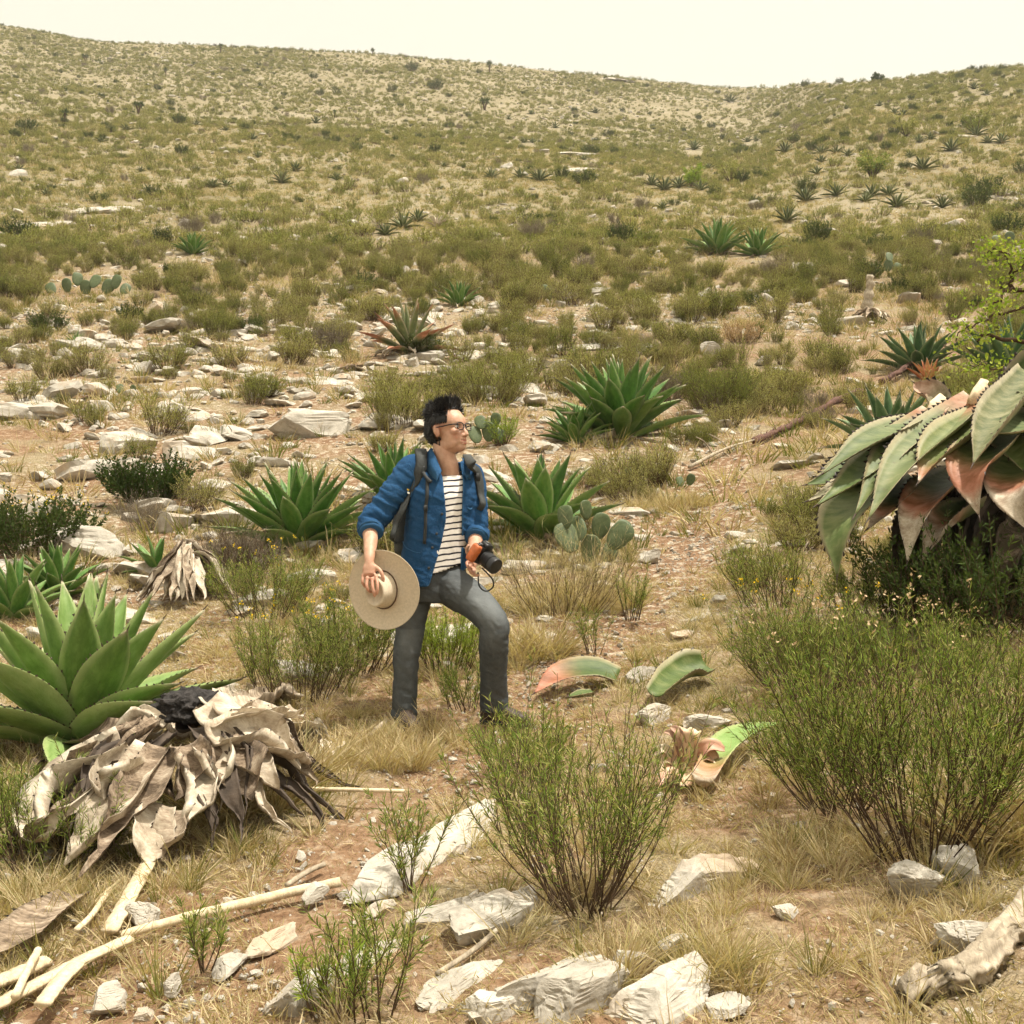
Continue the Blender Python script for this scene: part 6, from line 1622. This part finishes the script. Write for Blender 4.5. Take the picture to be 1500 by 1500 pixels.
def small_tree(px, py, hpx, seed, label, mat, crown_w=.8, lw=.06, nl=900, name='tree', group=None, trunk_h=.35):
    p = place(px, py); h = hpx * m_px(p.y)
    rng_ = np.random.default_rng(seed)
    root = link(name, None, loc=p, label=label, cat='tree', group=group)
    S = stems_paths(rng_, 9, h, .75, h * .03, 7, upturn=.3)
    P, T, t = sample_paths(S, rng_, 6, .3, .95); k = len(P)
    d0 = unit(T + 1.0 * unit(rng_.normal(size=(k, 3)))); L = h * rng_.uniform(.12, .3, k); tt = np.linspace(0, 1, 4)
    tw = P[:, None, :] + d0[:, None, :] * tt[None, :, None] * L[:, None, None]
    v1, f1 = ribbons_vf(S, h * .022, h * .005, rng_, 5); v2, f2 = ribbons_vf(tw, h * .006, h * .002, rng_)
    link('trunk', make_mesh('trunk', np.concatenate([v1, v2]), np.concatenate([f1, f2 + len(v1)]), [M_stem], cols={'tint': np.full(len(v1) + len(v2), .4)}), root)
    P, T, t = sample_paths(tw, rng_, nl // k + 1, .1, 1.05)
    P = P + rng_.normal(0, h * .03, P.shape)
    v, f = blades_vf(P, rng_.normal(size=P.shape) + np.array([0, 0, .3]), lw * rng_.uniform(.6, 1.3, len(P)), lw * .5, rng_)
    link('crown', make_mesh('crown', v, f, [mat], smooth=False, cols={'tint': np.repeat(rng_.uniform(0, 1, len(P)), 4)}), root)
    return root
small_tree(1278, 262, 52, 1, 'round-crowned green tree with dark trunk standing alone among far agaves', M_green, nl=2600, lw=.13)
small_tree(1013, 275, 40, 2, 'light green feathery small tree on the far slope', M_lime, nl=2000, lw=.11)
small_tree(1070, 268, 42, 3, 'thin grey-green small tree on stony ground', M_scrub, nl=1500, lw=.11)
small_tree(1430, 196, 42, 4, 'pale green small tree high on the far slope', M_scrub, nl=1800, lw=.14)
small_tree(1327, 200, 34, 5, 'faint green small tree upslope of the round-crowned tree', M_scrub, nl=1500, lw=.14)
small_tree(1285, 121, 15, 6, 'sparse dark tree breaking the skyline ridge', M_dark, nl=900, lw=.3)

# leafy tree whose branches reach in at the right edge
tp = Vector((at(1585, 560, 8.6).x, 8.6, 0)); tp.z = zt(tp.x, tp.y)
tree = link('tree', None, loc=tp, label='bright-leaved tree reaching crooked dark branches over a grey-green agave', cat='tree')
rt = np.random.default_rng(31)
def tl(px, py, y): return np.array(at(px, py, y) - tp)
limbs = [([(0, 0, -.1), tl(1575, 520, 8.6), tl(1560, 430, 8.6), tl(1575, 340, 8.5)], .05),
         ([tl(1570, 500, 8.6), tl(1520, 500, 8.4), tl(1478, 497, 8.3), tl(1440, 489, 8.2), tl(1432, 500, 8.15)], .022),
         ([tl(1572, 480, 8.6), tl(1515, 432, 8.4), tl(1482, 420, 8.3), tl(1484, 402, 8.3), tl(1478, 372, 8.3)], .022),
         ([tl(1482, 420, 8.3), tl(1466, 440, 8.2), tl(1440, 452, 8.1)], .012), ([tl(1478, 372, 8.3), tl(1455, 366, 8.2), tl(1440, 378, 8.2)], .008),
         ([tl(1500, 450, 8.4), tl(1460, 462, 8.2), tl(1420, 480, 8.0), tl(1400, 500, 8.0)], .010),
         ([tl(1560, 430, 8.6), tl(1530, 385, 8.5), tl(1495, 360, 8.4)], .014), ([tl(1530, 520, 8.5), tl(1470, 540, 8.2), tl(1420, 535, 8.0)], .010), ([tl(1484, 402, 8.3), tl(1500, 385, 8.3), tl(1498, 365, 8.3)], .007)]
vv, ff, nn = [], [], 0; lp = []
for pts, r_ in limbs:
    q = smooth_path(pts, 14); q[1:-1] += rt.normal(0, .012, q[1:-1].shape)
    v, f = tube_vf(q, np.linspace(r_, r_ * .35, 14), 6)
    vv.append(v); ff += [tuple(i + nn for i in g_) for g_ in f]; nn += len(v)
    if r_ < .04: lp.append(q)
link('trunk', make_mesh('trunk', np.concatenate(vv), ff, [M_stem], cols={'tint': np.full(nn, .15)}), tree)
cl = np.concatenate([q[4:] for q in lp])
ctr = np.concatenate([cl, np.array([tl(a, b, y) for a, b, y in [(1455, 372, 8.2), (1470, 368, 8.2), (1488, 372, 8.3), (1450, 395, 8.2), (1480, 392, 8.3), (1440, 440, 8.1), (1455, 430, 8.2), (1412, 430, 8.0), (1430, 470, 8.1), (1460, 475, 8.2), (1480, 465, 8.3), (1410, 500, 8.0), (1440, 520, 8.0), (1400, 480, 8.0), (1420, 540, 8.0), (1395, 520, 7.9), (1450, 545, 8.0), (1405, 545, 7.9), (1475, 520, 8.2), (1495, 395, 8.3), (1400, 450, 8.0)]])])
P = np.repeat(ctr, 11, 0) + rt.normal(0, .05, (len(ctr) * 11, 3))
v, f = blades_vf(P, rt.normal(size=P.shape) + np.array([0, 0, .2]), .034, .020, rt)
link('crown', make_mesh('crown', v, f, [M_lime], smooth=False, cols={'tint': np.repeat(rt.uniform(0, 1, len(P)), 4)}), tree)

# yuccas on the skyline and upper slope: trunk with a leaf head
def yucca(px, py, hpx, seed, label, heads=1, group=None):
    p = place(px, py); h = hpx * m_px(p.y); rg_ = np.random.default_rng(seed)
    root = link('yucca', None, loc=p, label=label, cat='yucca', group=group)
    for k in range(heads):
        lx = (k - (heads - 1) / 2) * .35 * h
        q = smooth_path([(0, 0, -.1), (lx * .4, 0, h * .35), (lx, 0, h * .68)], 7)
        v, f = tube_vf(q, np.linspace(.07, .05, 7) * h, 7)
        link('trunk', make_mesh('trunk', v, f, [M_stem], cols={'tint': np.full(len(v), .6)}), root)
        n_ = 110
        D = unit(rg_.normal(size=(n_, 3)) + np.array([0, 0, .35]))
        v, f = blades_vf(np.tile(q[-1], (n_, 1)) + D * .02, D, h * rg_.uniform(.26, .36, n_), h * .035, rg_)
        link('leaf_head', make_mesh('leaf_head', v, f, [M_dark], smooth=False, cols={'tint': np.repeat(rg_.uniform(0, 1, n_), 4)}), root)
yucca(546, 77, 13, 1, 'slim yucca standing alone on the skyline')
yucca(710, 162, 20, 2, 'two-headed yucca standing alone on the upper slope', 2)
yucca(717, 107, 20, 3, 'thin yucca on the upper slope below the ridge')
yucca(95, 182, 24, 4, 'stout dark single-headed yucca on the upper slope')
yucca(203, 167, 20, 5, 'two-headed dark yucca near the stout one', 2)
yucca(323, 78, 15, 6, 'yucca just under the skyline')
yucca(125, 92, 14, 7, 'small double yucca under the far dome of the hill', 2)
yucca(243, 112, 14, 8, 'small yucca on the bare upper slope')
yucca(490, 172 / 1.0, 1 + 11, 9, 'stubby yucca low on the upper slope')

# ------------------------------------------------------------------ prickly pear
mpp, nt, bs = new_mat('prickly pear pad')
tcp = nd(nt, 'ShaderNodeTexCoord'); vp = nd(nt, 'ShaderNodeTexVoronoi'); vp.inputs['Scale'].default_value = 30; nt.links.new(tcp.outputs['Object'], vp.inputs['Vector'])
dots = ramp(nt, [(0.0, (1, 1, 1)), (0.16, (0, 0, 0))], vp.outputs['Distance']).outputs[0]
gg = ramp(nt, [(0.3, (0.045, 0.07, 0.022)), (0.7, (0.10, 0.13, 0.05))], noise_tex(nt, 9, 4)).outputs[0]
nt.links.new(mixc(nt, mathn(nt, 'MULTIPLY', dots, .8), gg, (0.42, 0.36, 0.2)), bs.inputs['Base Color']); bs.inputs['Roughness'].default_value = .6
def pad_mesh(seed):
    rg_ = np.random.default_rng(seed); n, k = 14, 20
    V, F = [], []
    for i in range(n + 1):
        ph = math.pi * i / n
        for j in range(k):
            th = 2 * math.pi * j / k
            zz = .5 - .5 * math.cos(ph); w = math.sin(ph) ** .8 * (.30 + .14 * zz)
            V.append((w * math.cos(th), .07 * math.sin(ph) ** .6 * math.sin(th), zz))
    for i in range(n):
        for j in range(k): F.append((i * k + j, i * k + (j + 1) % k, (i + 1) * k + (j + 1) % k, (i + 1) * k + j))
    V = np.array(V); V += .02 * np.stack([fbm(V * 3 + seed, 2, seed + q) for q in range(3)], 1)
    return make_mesh('pad', V, F, [mpp])
PAD = [pad_mesh(k) for k in range(3)]
def prickly(px, py, pads, label, name='prickly_pear', ymin=0, group=None):
    """pads: (dx px, dy px up, size px, lean deg, turn deg)"""
    p = place(px, py, ymin); k = m_px(p.y)
    root = link(name, None, loc=p, label=label, cat='cactus', group=group)
    for i, (dx, dy, s, ln, tr) in enumerate(pads):
        link('pad', PAD[i % 3], root, (dx * k, (-.02 + .05 * ((i * 7) % 5 - 2) / 2), dy * k - .01), (R(-8 + 10 * ((i * 5) % 3 - 1)), R(ln), R(tr)), s * k * .8)
prickly(868, 828, [(-28, 20, 60, -18, 20), (-5, 5, 52, 5, -25), (18, 0, 48, 30, 30), (-15, 38, 50, -30, -15), (8, 40, 48, 12, 15), (24, 26, 58, 38, -10), (38, 38, 42, 25, 5), (-8, 68, 36, -8, 30), (-38, 55, 44, -12, -30)], 'large blue-green prickly pear below the broad-leaved agave')
prickly(722, 655, [(-22, 5, 34, -10, 20), (-6, 8, 36, 0, -20), (8, 4, 30, 12, 15), (-15, 26, 28, -15, 5), (2, 30, 26, 10, -10)], 'prickly pear with pale-rimmed pads behind the face of the man')
prickly(938, 705, [(-12, 0, 26, -12, 10), (0, 6, 24, 5, -20), (10, 2, 24, 30, 10)], 'small prickly pear with round pads beside the trail')
prickly(1005, 712, [(-8, 0, 20, -10, 10), (4, 2, 22, 15, -20)], 'two-pad prickly pear beside the trail')
prickly(130, 432, [(-50, 0, 26, -25, 10), (-30, 4, 26, -10, -10), (-18, 14, 26, 5, 30), (5, 10, 28, 20, -10), (22, 2, 30, 30, 15), (38, 8, 28, 15, -15), (48, 2, 24, 35, 10), (-5, 0, 28, 0, 0)], 'wide prickly pear patch of many pads in a row')
prickly(285, 438, [(-8, 0, 18, -10, 10), (4, 2, 20, 10, -20), (14, 0, 16, 25, 0)], 'small three-pad prickly pear near the wide patch')
prickly(185, 578, [(-6, 0, 20, -10, 10), (8, 0, 18, 20, -20)], 'two brown-green prickly pear pads on stony ground')
prickly(800, 442, [(-10, 0, 20, -15, 10), (3, 2, 22, 10, -20), (-2, 14, 16, 0, 0)], 'prickly pear on the slope beyond the small dark agave')
prickly(1300, 402, [(-18, 0, 22, -20, 10), (0, 4, 22, 5, -20), (12, 0, 24, 20, 0), (2, 18, 20, 10, 10)], 'dark prickly pear pads above the broken stalk')
prickly(1470, 360, [(-8, 0, 22, -10, 10), (6, 2, 24, 12, -10)], 'grey-green prickly pear above the bright-leaved tree')

# ------------------------------------------------------------------ wood
def bark_mat(name, cols, sc=6, stretch=(1, 1, .12)):
    m, nt, b = new_mat(name)
    tc = nd(nt, 'ShaderNodeTexCoord'); mp_ = nd(nt, 'ShaderNodeMapping'); mp_.inputs['Scale'].default_value = stretch
    nt.links.new(tc.outputs['Object'], mp_.inputs['Vector'])
    a = noise_tex(nt, sc * 8, 6, .65, vec=mp_.outputs[0]); c = noise_tex(nt, sc * .8, 3, .5, vec=tc.outputs['Object'])
    r_ = ramp(nt, [(.3, cols[0]), (.5, cols[1]), (.7, cols[2])], mathn(nt, 'ADD', mathn(nt, 'MULTIPLY', a, .7), mathn(nt, 'MULTIPLY', c, .3)))
    nt.links.new(r_.outputs[0], b.inputs['Base Color']); b.inputs['Roughness'].default_value = .85
    bump(nt, b, a, .7, .01)
    return m
M_redbark = bark_mat('shaggy red stalk', [(.03, .013, .009), (.085, .032, .02), (.24, .14, .085)], 9)
M_pole = bark_mat('bleached wood', [(.40, .30, .18), (.60, .49, .32), (.74, .64, .46)])
M_log = bark_mat('grey weathered wood', [(.13, .10, .07), (.34, .28, .20), (.58, .50, .38)], 7, (1, .35, .35))
def pole(name, pix, rad, label, cat, mat, k=8, flat=1.0, rough=.0, seed=0, n=24, lift=.0, groove=0.0):
    """length of wood lying on the ground through pixels (px,py)"""
    W = [place(a, b) for a, b in pix]; o = W[len(W) // 2].copy()
    q = smooth_path([tuple(w - o + Vector((0, 0, rad * (flat if flat < 1 else 1) + lift))) for w in W], n)
    rg_ = np.random.default_rng(seed)
    r_ = rad * (1 + rough * fbm(np.stack([np.linspace(0, 3, n), np.zeros(n), np.zeros(n)], 1), 3, seed))
    q[1:-1] += rg_.normal(0, rad * .10, q[1:-1].shape) * (1 if rough else .3)
    v, f = tube_vf(q, np.stack([r_ * flat, r_], 1), k)
    if groove:                                # grain ridges along the wood, splintered ends
        ga = rg_.normal(0, 1, k); cen = np.repeat(q, k, 0)
        sw = np.repeat(np.linspace(0, 1, n), k); gr = np.tile(ga, n) + .8 * fbm(np.stack([sw * 4, np.tile(np.arange(k) * 1.7, n), np.zeros(n * k)], 1), 3, seed)
        v = cen + (v - cen) * (1 + groove * gr)[:, None]
        tq = unit(q[1] - q[0]); v[:k] -= tq[None] * (rad * 2.2 * rg_.uniform(0, 1, k))[:, None]
    if rough: v = v + rough * rad * .7 * np.stack([fbm(v * np.array([26, 26, 26]) + seed, 4, seed + j) for j in range(3)], 1)
    # the long axis of the local frame is what the grain follows
    return link(name, make_mesh(name, v, f, [mat]), None, o, None, None, label, cat)
pole('pole', [(176, 1380), (240, 1362), (330, 1338), (420, 1318), (498, 1302)], .017, 'long bleached pole lying across the trail soil', 'pole', M_pole, rough=.15, seed=1)
pole('stick', [(212, 1180), (330, 1174), (450, 1177), (592, 1181)], .009, 'thin straight pale stick jutting from the dead agave', 'stick', M_pole, seed=2, lift=.05)
pole('plank', [(160, 1384), (188, 1335), (214, 1290), (238, 1240)], .030, 'flat bleached strip leaning up against the dead agave', 'plank', M_pole, k=6, flat=.35, seed=3, lift=.03)
pole('plank', [(-20, 1500), (60, 1455), (130, 1420), (190, 1392)], .028, 'long split pale plank running to the foot of the leaning strip', 'plank', M_pole, k=6, flat=.4, seed=4, lift=.02)
pole('plank', [(-20, 1466), (30, 1445), (68, 1424)], .035, 'short yellowish plank beside the long split plank', 'plank', M_pole, k=6, flat=.4, seed=5, lift=.02)
pole('plank', [(62, 1505), (90, 1470), (112, 1448)], .026, 'broken pale plank end lying below the long split plank', 'plank', M_pole, k=6, flat=.4, seed=6, lift=.05)
pole('stick', [(22, 1500), (40, 1460), (56, 1430)], .012, 'pale stick standing out between the planks', 'stick', M_pole, seed=7, lift=.06)
pole('stick', [(112, 1385), (135, 1360), (160, 1322)], .010, 'short dry stick beside the leaning strip', 'stick', M_pole, seed=8, lift=.03)
pole('stick', [(420, 1302), (450, 1285), (475, 1272)], .010, 'short grey stick on the soil above the pole end', 'stick', M_log, seed=9)
pole('stick', [(640, 1442), (690, 1412), (728, 1378)], .008, 'dark thin stick lying between the rock ledges', 'stick', M_log, seed=10, lift=.02)
pole('stick', [(535, 1092), (552, 1078), (566, 1066)], .014, 'small bleached stick near the boots of the man', 'stick', M_log, seed=11, lift=.02)
# weathered curved log bottom right
pole('log', [(1350, 1462), (1400, 1452), (1440, 1425), (1480, 1380), (1530, 1325)], .048, 'curved grey weathered log with splintered end', 'log', M_log, k=26, rough=.16, seed=12, n=40, groove=.15, flat=.75)
# brown dead leaf blade at the far left
def ground_leaf(pix, W, label, mat, nrm=(0, -.2, 1), lift=.05, name='cut_leaf', cat='leaf', arch=.3, **kw):
    Wp = [place(a, b) for a, b in pix]; o = Wp[0].copy()
    path = [tuple(w - o + Vector((0, 0, lift * (1 + arch * math.sin(math.pi * i / (len(Wp) - 1)))))) for i, w in enumerate(Wp)]
    g = leaf_geo(path, W, nrm, th=.03, n=18, seed=hash(label) % 97 if False else len(label), **kw)
    return link(name, g.mesh(name, [mat, M_thorn]), None, o, None, None, label, cat)
ground_leaf([(108, 1330), (60, 1370), (20, 1405), (-20, 1425)], .16, 'broad brown dead leaf blade lying near the split planks', M_deadleaf, dry=1.0, cup=.4, wrinkle=.03, name='dead_leaf')
ground_leaf([(905, 1000), (870, 1002), (820, 1010), (782, 1025)], .20, 'arched green cut agave leaf with pink tip lying on the trail', M_agave_old, nrm=(.1, -.45, .85), lift=.035, arch=1.6, cup=.4, redtip=.35)
ground_leaf([(868, 1022), (850, 1026), (830, 1030)], .08, 'small yellow-green leaf piece under the arched leaf', M_agave_old, lift=.03, cup=.3)
ground_leaf([(1035, 1000), (1000, 1012), (960, 1045)], .26, 'stiff folded green agave leaf propped on the whitish rock', M_agave_old, nrm=(-.3, -.75, .6), lift=.09, arch=0, cup=1.0, spine=False, cut=False, prof=([0, .3, .7, 1], [.75, 1, .9, .55]))
ground_leaf([(1030, 1172), (1060, 1130), (1100, 1105), (1150, 1085)], .15, 'pale green cut leaf under the leaning shrub', M_agave_big, lift=.08, cup=.6, cut=True)
# the pink cut heart: splayed leaf bases
hp = place(1000, 1148); hk = m_px(hp.y)
heart = link('agave_heart', None, loc=hp, label='pink and cream cut agave heart with splayed leaf bases', cat='agave heart')
M_pink = agave_mat('pink leaf base', [(.50, .26, .19), (.60, .40, .26), (.66, .56, .38)], .5)
for i, (dx, dy, dx2, dy2, W, tw) in enumerate([(0, 30, 6, 88, .10, .4), (4, 30, -18, 92, .05, 0), (2, 28, -28, 84, .04, 0), (6, 28, 22, 84, .09, .8), (-4, 24, -52, 4, .06, 0), (-2, 20, -40, -12, .07, .3), (0, 14, -10, -36, .11, .5), (6, 10, 4, -38, .10, -.4), (12, 20, 52, 22, .09, .5), (14, 14, 44, -6, .10, 0), (10, 26, 60, 50, .08, .3), (-10, 26, -46, 40, .05, 0)]):
    path = [(dx * hk, .02, dy * hk * .7 + .02), ((dx + dx2) / 2 * hk, -.03, (dy + dy2) / 2 * hk * .75 + .08), (dx2 * hk, -.02 + (.0 if dy2 > 0 else -.10), max(.02, dy2 * hk * .8 + .03))]
    g = leaf_geo(path, W, (0, -.8, .5), cup=.6, th=.02, n=12, nt_=5, teeth=0, seed=60 + i, twist=tw, curl=.4, spine=False, margin=.3, prof=([0, .3, .8, 1], [.8, 1, .8, .35]), dry=.35 if W < .06 else 0)
    link('leaf_base', g.mesh('leaf_base', [M_pink]), heart)

# fallen flower stalk of an agave across the slope
a0, a1 = place(1035, 680), place(1385, 535)
def stalk(p0, p1, r0, r1, label, seed, shag=170, mat=M_redbark, lift=(.06, .15)):
    root = link('fallen_stalk', None, loc=p0, label=label, cat='stalk')
    q = smooth_path([(0, 0, lift[0]), tuple((p1 - p0) * .35 + Vector((0, 0, lift[0] + .02))), tuple((p1 - p0) * .7 + Vector((0, 0, lift[1]))), tuple((p1 - p0) + Vector((0, 0, lift[1])))], 30)
    v, f = tube_vf(q, np.linspace(r0, r1, 30) * (1 + .12 * np.sin(np.arange(30) * 2.3)), 10)
    v = v + .045 * np.stack([fbm(v * 14, 4, seed + j) for j in range(3)], 1)
    link('shaft', make_mesh('shaft', v, f, [mat]), root)
    rg_ = np.random.default_rng(seed); P, T, t = sample_paths(q[None], rg_, shag, .02, 1)
    v, f = blades_vf(P + rg_.normal(0, r0 * .4, P.shape), T * .9 + .5 * rg_.normal(size=P.shape), r0 * rg_.uniform(1.5, 4.0, len(P)), r0 * .45, rg_)
    link('bark_flakes', make_mesh('bark_flakes', v, f, [M_fawn if False else mat], smooth=False), root)
    return root
stalk(place(1105, 655), place(1262, 588), .038, .045, 'fallen reddish shaggy flower stalk lying up the slope from the trail', 5)
stalk(place(1290, 572), place(1385, 520), .045, .045, 'short length of red fallen stalk beside the orange agave', 6, lift=(.12, .2))
stalk(place(1462, 560), place(1560, 530), .06, .06, 'brown fallen stalk behind the giant agave under the tree', 8, lift=(.1, .15))
dbr = place(1010, 690)
br = link('dead_branch', None, loc=dbr, label='pale dead branch with upright twigs at the end of the fallen stalk', cat='branch')
e1 = place(1105, 655) - dbr
for i, (pts, r_) in enumerate([([(0, 0, .03), tuple(e1 * .5 + Vector((0, 0, .09))), tuple(e1 + Vector((0, 0, .08)))], .022), ([tuple(e1 * .35 + Vector((0, 0, .06))), tuple(e1 * .3 + Vector((-.06, 0, .22))), tuple(e1 * .2 + Vector((-.08, 0, .30)))], .010), ([tuple(e1 * .6 + Vector((0, 0, .06))), tuple(e1 * .5 + Vector((-.05, 0, .2))), tuple(e1 * .42 + Vector((-.1, 0, .28)))], .011), ([tuple(e1 * .5 + Vector((0, 0, .06))), tuple(e1 * .55 + Vector((.03, -.1, -.02)))], .012)]):
    v, f = tube_vf(smooth_path(pts, 10), np.linspace(r_, r_ * .5, 10), 7)
    link('branch_wood' if i == 0 else 'twig', make_mesh('twig', v, f, [M_log]), br)
sp_ = place(1275, 466)
v, f = tube_vf(smooth_path([(0, 0, 0), (-.05, 0, .25), (0, 0, .5), (-.02, 0, .68)], 16), np.linspace(.10, .05, 16) * (1 + .2 * np.sin(np.arange(16) * 1.9)), 9)
v = v + .03 * np.stack([fbm(v * 9, 3, 3 + j) for j in range(3)], 1)
link('broken_stalk', make_mesh('broken_stalk', v, f, [M_log]), None, sp_, None, 1.4, 'broken upright dead stalk rising from the dry leaf stump', 'stalk')
# ------------------------------------------------------------------ thin dusty air
hx, hy0, hy1, hz0, hz1 = 560, -360, 440, -80, 165
hv = [(x, y, z) for x in (-hx, hx) for y in (hy0, hy1) for z in (hz0, hz1)]
hf_ = [(0, 1, 3, 2), (4, 6, 7, 5), (0, 4, 5, 1), (2, 3, 7, 6), (0, 2, 6, 4), (1, 5, 7, 3)]
M_haze = bpy.data.materials.new('thin haze'); M_haze.use_nodes = True
hn_t = M_haze.node_tree; hn_t.nodes.remove(hn_t.nodes['Principled BSDF'])
pv = hn_t.nodes.new('ShaderNodeVolumePrincipled')
pv.inputs['Color'].default_value = (.96, .93, .86, 1); pv.inputs['Density'].default_value = .0005; pv.inputs['Anisotropy'].default_value = .3
hn_t.links.new(pv.outputs[0], hn_t.nodes['Material Output'].inputs['Volume'])
link('haze', make_mesh('haze', hv, hf_, [M_haze], smooth=False), label='thin warm dusty haze over the whole hillside', cat='haze', kind='stuff')
